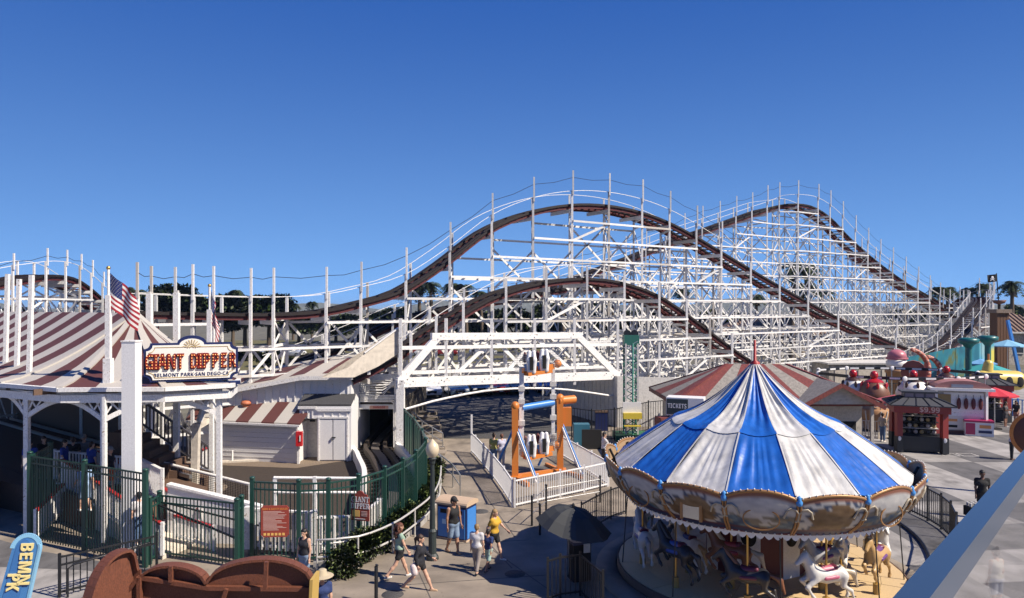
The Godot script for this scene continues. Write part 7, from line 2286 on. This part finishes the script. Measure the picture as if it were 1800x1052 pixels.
	put(t, "hull", body([[sc + Vector3(-1.3, 2.3, 0), sc + Vector3(1.3, 2.2, 0), 0.72, 0.78], [sc + Vector3(-1.3, 2.3, 0), sc + Vector3(-2.0, 2.6, 0), 0.6, 0.25]], 0.1, 0.1), yl)
	put(t, "tower", body([[sc + Vector3(-0.9, 2.9, 0), sc + Vector3(-0.8, 3.5, 0), 0.4, 0.34]], 0.07, 0.05), yl)
	for i in 3: put(t, "porthole", US, mats.dark, Transform3D(Basis.from_scale(Vector3(0.3, 0.42, 0.1)), sc + Vector3(-0.5 + i * 0.85, 2.15, 0.72)))
	cy(t, "periscope", sc + Vector3(-0.8, 3.7, 0), sc + Vector3(-0.8, 4.3, 0), 0.07, mats.orange)
	for s in [-0.9, 0.9]: bm(t, "leg", sc + Vector3(s, 0, 0), sc + Vector3(s, 1.7, 0), 0.25, 0.25, mats.blue_paint)
	t = T("blue_ride_fence", "bright blue railing of the submarine ride", "fence", gp(1785, 56.0))
	picket_run(t, [gp(1762, 52.0), gp(1790, 51.5), gp(1820, 51.0)], 1.3, 0.25, 0.05, mats.blue_paint, 0.1, false, false)
	# wooden pillar with bowl and pirate flag
	var pc := gp(1757, 78.0)
	t = T("wooden_pillar", "massive square brown wooden pillar with stone cap and fire bowl", "pillar", pc)
	bx(t, "shaft", pc + Vector3(0, 3.7, 0), Vector3(1.25, 7.4, 1.25), mk("pillar_wood", lin(0.20, 0.095, 0.045), 0.8, "grain", 0.5))
	for i in 4: bx(t, "plank_edge", pc + Vector3(-0.5 + i * 0.33, 3.7, 0.63), Vector3(0.28, 7.4, 0.06), mats.pillar_wood)
	bx(t, "cap", pc + Vector3(0, 7.55, 0), Vector3(1.7, 0.4, 1.7), mk("cap_stone", lin(0.30, 0.22, 0.16), 0.8, "blot", 0.5))
	cy(t, "stem", pc + Vector3(0, 7.7, 0), pc + Vector3(0, 8.5, 0), 0.14, mats.dark_wood)
	st = st_new()
	s_lathe(st, pc, [Vector2(0.15, 8.3), Vector2(0.5, 8.4), Vector2(0.7, 8.75), Vector2(0.6, 8.75), Vector2(0.1, 8.5)], 14)
	put(t, "fire_bowl", done(st), mk("bowl_rust", lin(0.14, 0.06, 0.04), 0.7))
	t = T("pirate_flag", "small black pirate flag with white skull on a thin pole", "flag", pc + Vector3(-0.1, 8.7, 0))
	var pf := pc + Vector3(-0.05, 8.6, 0)
	cy(t, "pole", pf, pf + Vector3(-0.25, 3.1, 0), 0.05, mats.black_metal)
	st = st_new()
	st.set_smooth_group(1)
	for k in 8:
		var a := k / 8.0
		var b := (k + 1) / 8.0
		quad(st, pf + Vector3(-0.25 - a * 1.0, 3.0 - 0.1 * a, 0.1 * sin(a * 6.0)), pf + Vector3(-0.25 - b * 1.0, 3.0 - 0.1 * b, 0.1 * sin(b * 6.0)), pf + Vector3(-0.22 - b * 1.0, 2.2 - 0.12 * b, 0.1 * sin(b * 6.0 + 0.5)), pf + Vector3(-0.22 - a * 1.0, 2.2 - 0.12 * a, 0.1 * sin(a * 6.0 + 0.5)))
	put(t, "cloth", done(st), mats.dark)
	sp(t, "skull", pf + Vector3(-0.75, 2.62, 0.1), Vector3(0.15, 0.17, 0.03), mats.white_clean)
	for s in [-1.0, 1.0]: bm(t, "crossed_bone", pf + Vector3(-0.75 - s * 0.25, 2.3, 0.1), pf + Vector3(-0.75 + s * 0.25, 2.5, 0.1), 0.03, 0.05, mats.white_clean)
	t = T("blue_slide_beam", "leaning bright blue steel beam behind the pillar", "beam", gp(1790, 76.0))
	bm(t, "beam", gp(1772, 76.0, 6.6), gp(1796, 75.0, 0.0), 0.25, 0.3, mats.blue_paint)
	# round brown board at the right edge, standing upright on a post
	var tb := gp(1826, 30.0)
	t = T("round_sign_board", "upright round brown board with orange rim at the plaza edge", "sign", tb)
	var face := facing(tb + Vector3(0, 2.6, 0), -0.5)
	st = st_new()
	s_lathe(st, Vector3.ZERO, [Vector2(0, 0.06), Vector2(0.9, 0.06), Vector2(0.95, 0.0), Vector2(0.9, -0.06), Vector2(0, -0.06)], 32)
	put(t, "disc", done(st), mats.brown_wood, face * Transform3D(Basis(Vector3.RIGHT, PI / 2), Vector3.ZERO))
	cy(t, "stand", tb, tb + Vector3(0, 1.75, 0), 0.08, mats.dark_wood)
	st = st_new()
	for k in 32: s_beam(st, face * Vector3(cos(TAU * k / 32.0) * 0.95, sin(TAU * k / 32.0) * 0.95, 0.03), face * Vector3(cos(TAU * (k + 1) / 32.0) * 0.95, sin(TAU * (k + 1) / 32.0) * 0.95, 0.03), 0.08, 0.14)
	put(t, "rim", done(st), mats.orange)

# ================================================================ people
func J(p: Vector3, ang: float, len: float, out := 0.0) -> Vector3:      # a joint hanging from p, swung forward by ang, outward by out
	return p + Vector3(sin(out), -cos(ang) * cos(out), sin(ang) * cos(out)).normalized() * len
func person(label: String, at: Vector3, turn: float, h: float, o: Dictionary, group := "visitors") -> Node3D:
	var t := T("person", label, "person", at, group, turn)
	proto = true
	var k := h / 1.75
	var fem: bool = o.get("fem", false)
	var skin := mk("skin_" + o.get("skin", "fair"), {"fair": lin(0.50, 0.30, 0.21), "tan": lin(0.34, 0.18, 0.11), "brown": lin(0.12, 0.06, 0.04)}[o.get("skin", "fair")], 0.55)
	var stride: float = o.get("stride", 0.0)
	var lean := Vector3(0, 0, o.get("lean", 0.0))
	var hip := 0.93
	var sh := 0.175 if fem else 0.195
	var pel := Vector3(0, hip, 0)
	var chest := Vector3(0, 1.25, 0.01) + lean * 0.6
	var neck := Vector3(0, 1.46, 0.0) + lean
	var head := Vector3(0, 1.62, 0.025) + lean * 1.2
	var leg := []
	for s in [-1.0, 1.0]:
		var H := Vector3(s * 0.09, hip - 0.02, 0)
		var fw: float = stride * s
		var kn := J(H, fw, 0.43)
		var an := J(kn, fw - (0.25 + absf(stride) * 0.4 if fw < -0.05 else 0.03 * absf(stride)), 0.42)
		leg.append([H, kn, an])
	# plant the lower foot on the ground
	var low := minf(leg[0][2].y, leg[1][2].y) - 0.075
	var drop := Vector3(0, -low, 0)
	for l in leg:
		for i in 3: l[i] += drop
	pel += drop; chest += drop; neck += drop; head += drop
	var arms := []
	var ap: Array = o.get("arms", [[-0.35, 0.35, 0.15], [0.35, 0.35, 0.15]])
	for i in 2:
		var s := -1.0 if i == 0 else 1.0
		var S0 := Vector3(s * sh, 1.41, 0) + lean * 0.9 + drop
		var el := J(S0, ap[i][0], 0.29, s * ap[i][2])
		var wr := J(el, ap[i][0] + ap[i][1], 0.25, s * ap[i][2] * 0.4)
		arms.append([S0, el, wr])
	var sc := func(list: Array) -> Array:
		var out := []
		for b in list: out.append([b[0] * k, b[1] * k, b[2] * k, b[3] * k])
		return out
	var limbs := []
	for i in 2:
		var s := -1.0 if i == 0 else 1.0
		var l = leg[i]
		limbs.append_array([[l[0], l[1], 0.085 if fem else 0.082, 0.055], [l[1], l[1].lerp(l[2], 0.35), 0.054, 0.056], [l[1].lerp(l[2], 0.35), l[2], 0.056, 0.036], [l[2] + Vector3(0, -0.03, -0.03), l[2] + Vector3(s * 0.015, -0.045, 0.15), 0.036, 0.028]])
		var a = arms[i]
		limbs.append_array([[a[0], a[1], 0.052 if not fem else 0.044, 0.038], [a[1], a[2], 0.038, 0.026]])
	var torso := [[pel + Vector3(-0.075, 0.0, 0), pel + Vector3(0.075, 0.0, 0), 0.115, 0.115], [pel + Vector3(0, 0.03, 0), chest, 0.12 if not fem else 0.10, 0.125], [chest + Vector3(-0.07, 0.03, 0), chest + Vector3(0.07, 0.03, 0), 0.115, 0.115], [arms[0][0] + Vector3(0.03, 0, 0), arms[1][0] - Vector3(0.03, 0, 0), 0.062, 0.062], [neck + Vector3(0, -0.06, 0), neck + Vector3(0, 0.07, 0.01), 0.058, 0.05]]
	if fem: torso.append([chest + Vector3(-0.07, 0.03, 0.07), chest + Vector3(0.07, 0.03, 0.07), 0.06, 0.06])
	var d := {}
	net(sc.call(limbs + torso), 0.028, 0.045, d)
	# head on a grid of its own: skull, jaw, nose, brow, ears, lips
	var tw: float = o.get("look", 0.0)
	var rot := Basis(Vector3.UP, tw) * Basis(Vector3.RIGHT, o.get("nod", 0.12))
	var hd := [[Vector3(0, 0.045, -0.015), Vector3(0, 0.03, 0.01), 0.088, 0.08], [Vector3(0, -0.03, 0.025), Vector3(0, -0.075, 0.05), 0.062, 0.036], [Vector3(0, 0.02, 0.085), Vector3(0, -0.018, 0.106), 0.012, 0.016], [Vector3(-0.03, 0.036, 0.078), Vector3(0.03, 0.036, 0.078), 0.016, 0.016], [Vector3(-0.02, -0.047, 0.082), Vector3(0.02, -0.047, 0.082), 0.011, 0.011], [Vector3(0, -0.16, -0.01), Vector3(0, -0.06, 0.0), 0.05, 0.05]]
	for s in [-1.0, 1.0]: hd.append([Vector3(s * 0.085, 0.02, -0.01), Vector3(s * 0.09, -0.02, -0.005), 0.016, 0.013])
	var hb := []
	for b in hd: hb.append([(head + rot * b[0]) * k, (head + rot * b[1]) * k, b[2] * k, b[3] * k])
	net(hb, 0.013, 0.018, d)
	# hands: palm, four curled fingers of unequal length and a thumb from the side of the palm
	for i in 2:
		var s := -1.0 if i == 0 else 1.0
		var dir: Vector3 = (arms[i][2] - arms[i][1]).normalized()
		var fwd := (Vector3(0, 0, 1) - dir * dir.z).normalized()
		var inn := dir.cross(fwd) * -s
		var w: Vector3 = arms[i][2]
		var pc := w + dir * 0.055
		var hn := [[w, pc + fwd * 0.012, 0.024, 0.026], [pc - fwd * 0.016, pc + dir * 0.03 - fwd * 0.022, 0.022, 0.017], [pc + fwd * 0.016, pc + dir * 0.03 + fwd * 0.022, 0.022, 0.017]]
		for n in 4:
			var ln: float = [0.034, 0.040, 0.037, 0.028][n]
			var b0 := pc + dir * 0.04 + fwd * (0.03 - n * 0.02)
			var b1 := b0 + dir * ln
			hn.append([b0, b1, 0.0095, 0.009])
			hn.append([b1, b1 + (dir + inn * 0.8).normalized() * ln * 0.8, 0.009, 0.0075])
		hn.append([w + dir * 0.025 + fwd * 0.02, w + dir * 0.055 + fwd * 0.052 + inn * 0.012, 0.013, 0.011])
		hn.append([w + dir * 0.055 + fwd * 0.052 + inn * 0.012, w + dir * 0.085 + fwd * 0.054 + inn * 0.02, 0.011, 0.009])
		net(sc.call(hn), 0.0065, 0.008, d)
	put(t, "body", net_mesh(d), skin)
	var eye := mk("eye_dark", lin(0.02, 0.015, 0.012), 0.2)
	for s in [-1.0, 1.0]: sp(t, "eye", (head + rot * Vector3(s * 0.032, 0.012, 0.083)) * k, Vector3(0.011, 0.008, 0.007) * k, eye)
	# shirt
	var cloth := func(key: String, c: Color) -> StandardMaterial3D: return mk("cloth_" + key, c, 0.85, "fine", 3.0, "n_crinkle", 0.0, 0.25)
	var g := 0.014
	var top := []
	var tank: bool = o.get("tank", false)
	top.append_array([[pel + Vector3(-0.07, 0.05, 0), pel + Vector3(0.07, 0.05, 0), 0.115 + g, 0.115 + g], [pel + Vector3(0, 0.05, 0), chest, 0.12 + g if not fem else 0.105 + g, 0.125 + g], [chest + Vector3(-0.07, 0.03, 0), chest + Vector3(0.07, 0.03, 0), 0.115 + g, 0.115 + g], [arms[0][0] + Vector3(0.05, 0.0, 0), arms[1][0] - Vector3(0.05, 0.0, 0), 0.055 + g, 0.055 + g]])
	if fem: top.append([chest + Vector3(-0.07, 0.03, 0.07), chest + Vector3(0.07, 0.03, 0.07), 0.06 + g, 0.06 + g])
	if not tank:
		var sl: float = o.get("sleeve", 0.6)
		for a in arms:
			top.append([a[0], a[0].lerp(a[1], minf(sl, 1.0)), 0.060 + g, 0.050 + g])
			if sl > 1.0: top.append([a[1], a[1].lerp(a[2], sl - 1.0), 0.045 + g, 0.034 + g])
	put(t, "top", body(sc.call(top), 0.028, 0.04), cloth.call(o.top[0], o.top[1]))
	# shorts, trousers or skirt
	var bt := [[pel + Vector3(-0.075, 0.0, 0), pel + Vector3(0.075, 0.0, 0), 0.118 + g, 0.118 + g]]
	var ln: float = o.get("legs", 0.7)      # 1 to the knee, 2 to the ankle
	for l in leg:
		bt.append([l[0], l[0].lerp(l[1], minf(ln, 1.0)), 0.088 + g, 0.066 + g * (2.0 if ln <= 1.0 else 1.0)])
		if ln > 1.0: bt.append([l[1], l[1].lerp(l[2], ln - 1.0), 0.062 + g, 0.048 + g])
	put(t, "shorts" if ln <= 1.0 else "trousers", body(sc.call(bt), 0.028, 0.03), cloth.call(o.bottom[0], o.bottom[1]))
	for i in 2:
		var l = leg[i]
		var f := [[l[2] + Vector3(0, -0.045, -0.035), l[2] + Vector3(0, -0.052, 0.15), 0.046, 0.036]]
		put(t, "shoe", body(sc.call(f), 0.02, 0.02), mk("shoe_" + o.get("shoe", "white"), {"white": lin(0.66, 0.64, 0.60), "black": lin(0.02, 0.02, 0.022), "tan": lin(0.45, 0.30, 0.18)}[o.get("shoe", "white")], 0.6))
	# hair
	var hc: Color = {"dark": lin(0.012, 0.009, 0.008), "brown": lin(0.06, 0.03, 0.016), "auburn": lin(0.15, 0.055, 0.028), "blond": lin(0.36, 0.23, 0.10), "grey": lin(0.3, 0.3, 0.3)}[o.get("hair", "dark")]
	var hm := mk("hair_" + o.get("hair", "dark"), hc, 0.6, "grain", 6.0)
	var hr := [[Vector3(0, 0.062, -0.026), Vector3(0, 0.055, 0.0), 0.094, 0.088], [Vector3(0, 0.0, -0.05), Vector3(0, -0.03, -0.045), 0.075, 0.06]]
	var kind: String = o.get("cut", "short")
	if kind == "long":
		for s in [-1.0, 0.0, 1.0]:
			hr.append([Vector3(s * 0.055, 0.0, -0.06), Vector3(s * 0.075, -0.18, -0.085), 0.055, 0.055])
			hr.append([Vector3(s * 0.075, -0.18, -0.085), Vector3(s * 0.07, -0.36, -0.11), 0.055, 0.025])
	elif kind == "curly":
		var r := RandomNumberGenerator.new()
		r.seed = 3
		for i in 46:
			var a := r.randf_range(PI * 0.85, PI * 2.15)
			var y := r.randf_range(-0.34, 0.10)
			var rr := 0.10 + 0.05 * sin(clampf((0.1 - y) / 0.4, 0, 1) * PI)
			var p := Vector3(cos(a) * rr, y, sin(a) * rr * 0.9 - 0.03)
			hr.append([p, p + Vector3(r.randf_range(-0.03, 0.03), -0.04, r.randf_range(-0.03, 0.02)), 0.034, 0.028])
	elif kind == "tail":
		hr.append([Vector3(0, 0.06, -0.11), Vector3(0, -0.02, -0.16), 0.04, 0.045])
		hr.append([Vector3(0, -0.02, -0.16), Vector3(0, -0.2, -0.14), 0.045, 0.02])
	elif kind == "bun": hr.append([Vector3(0, 0.13, -0.07), Vector3(0, 0.16, -0.08), 0.05, 0.045])
	var hh := []
	for b in hr: hh.append([(head + rot * b[0]) * k, (head + rot * b[1]) * k, b[2] * k, b[3] * k])
	put(t, "hair", body(hh, 0.018, 0.022), hm)
	if o.has("cap"):
		var cm := mk("cap_" + o.cap[0], o.cap[1], 0.8)
		var cb := [[Vector3(0, 0.085, -0.012), Vector3(0, 0.075, 0.01), 0.098, 0.094]]
		for s in [-1.0, 0.0, 1.0]: cb.append([Vector3(s * 0.04, 0.068, 0.08), Vector3(s * 0.035, 0.058, 0.165 - absf(s) * 0.02), 0.018, 0.012])
		var ch := []
		for b in cb: ch.append([(head + rot * b[0]) * k, (head + rot * b[1]) * k, b[2] * k, b[3] * k])
		put(t, "cap", body(ch, 0.016, 0.02), cm)
	if o.has("hat"):
		var st := st_new()
		s_lathe(st, (head + Vector3(0, 0.06, 0)) * k, [Vector2(0.27, -0.035), Vector2(0.2, 0.0), Vector2(0.105, 0.01), Vector2(0.1, 0.11), Vector2(0.06, 0.135), Vector2(0, 0.13)], 20)
		put(t, "sun_hat", done(st), mk("hat_straw", lin(0.46, 0.38, 0.26), 0.9, "fine", 4.0))
	if o.has("bag"):
		var bp: Vector3 = (arms[0][0] + Vector3(-0.06, -0.55, -0.12)) * k
		put(t, "shoulder_bag", body([[bp, bp + Vector3(0, -0.14, 0.03), 0.10, 0.11]], 0.03, 0.03), mk("bag_white", lin(0.62, 0.52, 0.50), 0.6))
		var sb := st_new()
		s_tube(sb, [bp + Vector3(0, 0.06, 0), (chest + Vector3(-0.1, 0.05, -0.16)) * k, (arms[1][0] + Vector3(-0.05, 0.08, -0.03)) * k], 0.012, 5)
		put(t, "bag_strap", done(sb), mats.bag_white)
	proto = false
	return t
func people() -> void:
	var swing := [[-0.45, 0.3, 0.1], [0.4, 0.35, 0.1]]
	var hang := [[0.05, 0.15, 0.12], [0.0, 0.2, 0.12]]
	person("person with long curly auburn hair in pale green top and black shorts", G(702, 1017), deg_to_rad(115), 1.66, {"fem": true, "stride": 0.36, "arms": [[0.3, 0.2, 0.1], [-0.3, 0.3, 0.1]], "hair": "auburn", "cut": "curly", "top": ["mint", lin(0.30, 0.42, 0.33)], "tank": false, "sleeve": 0.25, "bottom": ["black", lin(0.015, 0.015, 0.018)], "legs": 0.5})
	person("person in black sweater and shorts striding past with a white shoulder bag", G(738, 1040), deg_to_rad(80), 1.64, {"fem": true, "stride": 0.42, "arms": [[-0.2, 0.5, 0.2], [0.45, 0.5, 0.1]], "hair": "brown", "cut": "tail", "top": ["ink", lin(0.012, 0.013, 0.02)], "sleeve": 1.8, "bottom": ["black", lin(0.015, 0.015, 0.018)], "legs": 0.42, "shoe": "tan", "bag": true})
	person("person in black sleeveless shirt, cap and blue denim shorts by the bin", G(797, 973), deg_to_rad(40), 1.80, {"stride": 0.14, "arms": [[0.0, 0.15, 0.16], [0.05, 0.2, 0.14]], "skin": "tan", "hair": "dark", "cap": ["black", lin(0.014, 0.014, 0.016)], "top": ["jet", lin(0.012, 0.012, 0.013)], "tank": true, "bottom": ["denim", lin(0.20, 0.28, 0.40)], "legs": 0.85, "shoe": "tan", "look": 0.4})
	person("child in white patterned tee and grey trousers walking beside the boy in navy", G(838, 1008), deg_to_rad(165), 1.46, {"stride": 0.2, "arms": hang, "hair": "blond", "top": ["whitetee", lin(0.58, 0.57, 0.58)], "bottom": ["stone", lin(0.30, 0.26, 0.23)], "legs": 1.85, "shoe": "black"})
	person("child in navy tee and pale green shorts with dark hair", G(858, 1004), deg_to_rad(150), 1.26, {"stride": 0.26, "arms": swing, "hair": "dark", "skin": "tan", "top": ["navytee", lin(0.02, 0.04, 0.14)], "bottom": ["seafoam", lin(0.35, 0.50, 0.45)], "legs": 0.95, "shoe": "black"})
	person("person with long light brown hair in mustard yellow tee and black shorts", G(869, 984), deg_to_rad(60), 1.60, {"fem": true, "stride": 0.3, "arms": [[-0.5, 0.2, 0.15], [0.6, 0.3, 0.2]], "hair": "blond", "cut": "long", "top": ["mustard", lin(0.55, 0.32, 0.03)], "bottom": ["black", lin(0.015, 0.015, 0.018)], "legs": 0.6})
	person("person with long dark hair standing behind the brown scenery wall", G(535, 1030), deg_to_rad(-20), 1.62, {"fem": true, "arms": hang, "hair": "dark", "cut": "long", "top": ["ink", lin(0.012, 0.013, 0.02)], "tank": true, "bottom": ["denim", lin(0.20, 0.28, 0.40)], "legs": 0.7})
	person("person in straw sun hat and navy top at the end of the scenery wall", G(566, 1128), deg_to_rad(20), 1.66, {"fem": true, "arms": hang, "hair": "blond", "hat": true, "top": ["navytee", lin(0.02, 0.04, 0.14)], "bottom": ["denim", lin(0.20, 0.28, 0.40)], "legs": 1.8})
	person("person in olive yellow top and jeans waiting inside the white fence", G(868, 822), deg_to_rad(170), 1.66, {"fem": true, "arms": hang, "hair": "brown", "cut": "bun", "top": ["olive", lin(0.34, 0.34, 0.10)], "bottom": ["jeans", lin(0.08, 0.14, 0.26)], "legs": 1.9})
	person("person in pale lilac top and white trousers waiting inside the white fence", G(882, 822), deg_to_rad(200), 1.64, {"fem": true, "arms": hang, "hair": "auburn", "top": ["lilac", lin(0.50, 0.50, 0.62)], "bottom": ["pale", lin(0.46, 0.48, 0.56)], "legs": 1.9})
	person("ride attendant in white tee beside the carousel's back boards", G(1062, 822), deg_to_rad(100), 1.72, {"arms": [[0.7, 0.6, 0.1], [0.5, 0.6, 0.1]], "hair": "dark", "top": ["whitetee", lin(0.58, 0.57, 0.58)], "bottom": ["black", lin(0.015, 0.015, 0.018)], "legs": 1.9})
	person("person with long black hair in dark dress beside the red parasol", G(1768, 751), deg_to_rad(30), 1.66, {"fem": true, "arms": [[0.5, 1.2, 0.1], [0.1, 0.3, 0.1]], "hair": "dark", "cut": "long", "skin": "tan", "top": ["smoke", lin(0.06, 0.055, 0.06)], "bottom": ["smoke", lin(0.06, 0.055, 0.06)], "legs": 0.6})
	person("person with long black hair and black top facing the parasol", G(1787, 748), deg_to_rad(-60), 1.64, {"fem": true, "arms": [[0.4, 1.0, 0.1], [0.2, 0.6, 0.1]], "hair": "dark", "cut": "long", "skin": "tan", "top": ["jet", lin(0.012, 0.012, 0.013)], "bottom": ["rose", lin(0.30, 0.14, 0.12)], "legs": 0.55, "shoe": "black"})
	person("person in white shirt and black trousers bending over beside the round brown board", G(1779, 809), deg_to_rad(60), 1.72, {"lean": 0.12, "nod": 0.5, "arms": [[0.6, 0.5, 0.1], [0.5, 0.4, 0.1]], "hair": "dark", "skin": "tan", "top": ["whitetee", lin(0.58, 0.57, 0.58)], "bottom": ["black", lin(0.015, 0.015, 0.018)], "legs": 1.9, "shoe": "black"})
	var guard := person("bearded attendant in black polo standing beside a small black crate trolley", G(1727, 912), deg_to_rad(-10), 1.80, {"arms": hang, "skin": "brown", "hair": "dark", "top": ["jet", lin(0.012, 0.012, 0.013)], "bottom": ["black", lin(0.015, 0.015, 0.018)], "legs": 1.9, "shoe": "black"})
	var cr := G(1712, 925)
	var t := T("crate_trolley", "small black trolley with bottle crate beside the attendant", "trolley", cr)
	bx(t, "crate", cr + Vector3(0, 0.55, 0), Vector3(0.5, 0.35, 0.4), mats.dark, 0.2)
	for i in 6: cy(t, "bottle", cr + Vector3(-0.16 + (i % 3) * 0.16, 0.6, -0.08 + (i / 3) * 0.16), cr + Vector3(-0.16 + (i % 3) * 0.16, 0.85, -0.08 + (i / 3) * 0.16), 0.05, mats.white_dull)
	for s in [-0.2, 0.2]: cy(t, "wheel", cr + Vector3(s - 0.02, 0.12, 0), cr + Vector3(s + 0.02, 0.12, 0), 0.12, mats.black_metal)
	bm(t, "frame", cr + Vector3(0, 0.1, 0), cr + Vector3(0, 0.4, 0), 0.4, 0.06, mats.black_metal)
	person("person with dark hair in a bun and pale camisole seen through the glass", G(1752, 1078), deg_to_rad(190), 1.66, {"fem": true, "arms": hang, "hair": "brown", "cut": "bun", "top": ["camisole", lin(0.50, 0.48, 0.40)], "tank": true, "bottom": ["pale", lin(0.46, 0.48, 0.56)], "legs": 0.8})
	person("person in yellow hat and patterned shirt beyond the white kiosk", gp(1768, 52.0), deg_to_rad(-30), 1.7, {"arms": hang, "hair": "brown", "hat": true, "top": ["coral", lin(0.45, 0.2, 0.18)], "bottom": ["stone", lin(0.30, 0.26, 0.23)], "legs": 1.8})
	person("person in pale tee and jeans by the cream fence", gp(1552, 42.2), deg_to_rad(120), 1.68, {"arms": hang, "hair": "brown", "top": ["sandtee", lin(0.48, 0.40, 0.30)], "bottom": ["jeans", lin(0.08, 0.14, 0.26)], "legs": 1.9})
	# queue inside the station, on the landing 1.08 m up
	var q := [[52, 27.6, "royal", lin(0.02, 0.05, 0.28), 20, "royal blue shirt near the left column"], [76, 28.6, "jet", lin(0.012, 0.012, 0.013), 60, "black shirt behind the royal blue one"], [112, 27.8, "royal", lin(0.02, 0.05, 0.28), 100, "royal blue vest next to the picket rail"], [128, 28.4, "jet", lin(0.012, 0.012, 0.013), 200, "black shirt in the middle of the queue"], [147, 28.9, "slate", lin(0.16, 0.17, 0.20), 20, "grey tee and cap leaning on the rail"], [160, 27.4, "royal", lin(0.02, 0.05, 0.28), 150, "royal blue shirt beside the corner column"], [192, 26.4, "ink", lin(0.012, 0.013, 0.02), 90, "dark tee and orange shorts behind the corner column"]]
	for i in q.size():
		var e = q[i]
		var o := {"arms": hang, "hair": ["dark", "brown"][i % 2], "top": [e[2], e[3]], "bottom": ["black", lin(0.015, 0.015, 0.018)], "legs": 0.9, "stride": 0.1}
		if i == 6: o.bottom = ["orange", lin(0.55, 0.10, 0.03)]
		if i == 4 or i == 6: o["cap"] = ["grey", lin(0.2, 0.2, 0.2)]
		person("person queueing in the station in " + e[5], gp(e[0], e[1], 1.08), deg_to_rad(e[4]), 1.70, o, "people queueing in the station")
	person("person in light blue shirt walking up the red capped ramp", gp(148, 24.9, 0.85), deg_to_rad(-130), 1.68, {"arms": swing, "stride": 0.2, "hair": "brown", "top": ["sky", lin(0.28, 0.40, 0.60)], "bottom": ["denim", lin(0.20, 0.28, 0.40)], "legs": 0.9}, "people queueing in the station")
	person("person in white tee at the foot of the red capped ramp", gp(244, 22.9, 0.35), deg_to_rad(-130), 1.66, {"arms": hang, "hair": "dark", "top": ["whitetee", lin(0.58, 0.57, 0.58)], "bottom": ["jeans", lin(0.08, 0.14, 0.26)], "legs": 1.8}, "people queueing in the station")

func terrace() -> void:
	# the glass guard of the terrace from which the picture is taken
	var dir := Vector3(0.668, 0, -0.744)
	var nrm := Vector3(0.744, 0, 0.668)
	var a := Vector3(0.543, 7.6, -0.977) - dir * 0.45 + nrm * 0.018
	var b := Vector3(1.348, 7.6, -1.873) + dir * 0.7 + nrm * 0.018
	var t := T("glass_balustrade", "glass guard panel with thick blue grey top rail on the viewing terrace", "balustrade", Vector3(1.0, 6.5, -1.5))
	bm(t, "top_rail", a, b, 0.036, 0.045, mk("rail_blue", lin(0.03, 0.055, 0.10), 0.22))
	wall_poly(t, "glass_pane", [Vector3(a.x, 6.5, a.z), Vector3(b.x, 6.5, b.z), b - Vector3(0, 0.02, 0), a - Vector3(0, 0.02, 0)], Vector3(0.008, 0, 0.008), mats.glass)
	t = T("viewing_terrace", "concrete terrace slab on a wall beneath the glass guard", "terrace", Vector3(0, 0, 2))
	bx(t, "slab", Vector3(1.0, 6.38, 2.6), Vector3(9.0, 0.24, 6.0), mats.concrete_pale)
	bx(t, "wall", Vector3(1.0, 3.13, 4.5), Vector3(9.0, 6.26, 0.3), mats.white_dull)
	wall_poly(t, "corner_slab", [Vector3(0.2, 6.30, -0.6), Vector3(2.0, 6.30, -2.5), Vector3(5.5, 6.30, -2.5), Vector3(5.5, 6.30, -0.4)], Vector3(0, 0.2, 0), mats.concrete_pale)
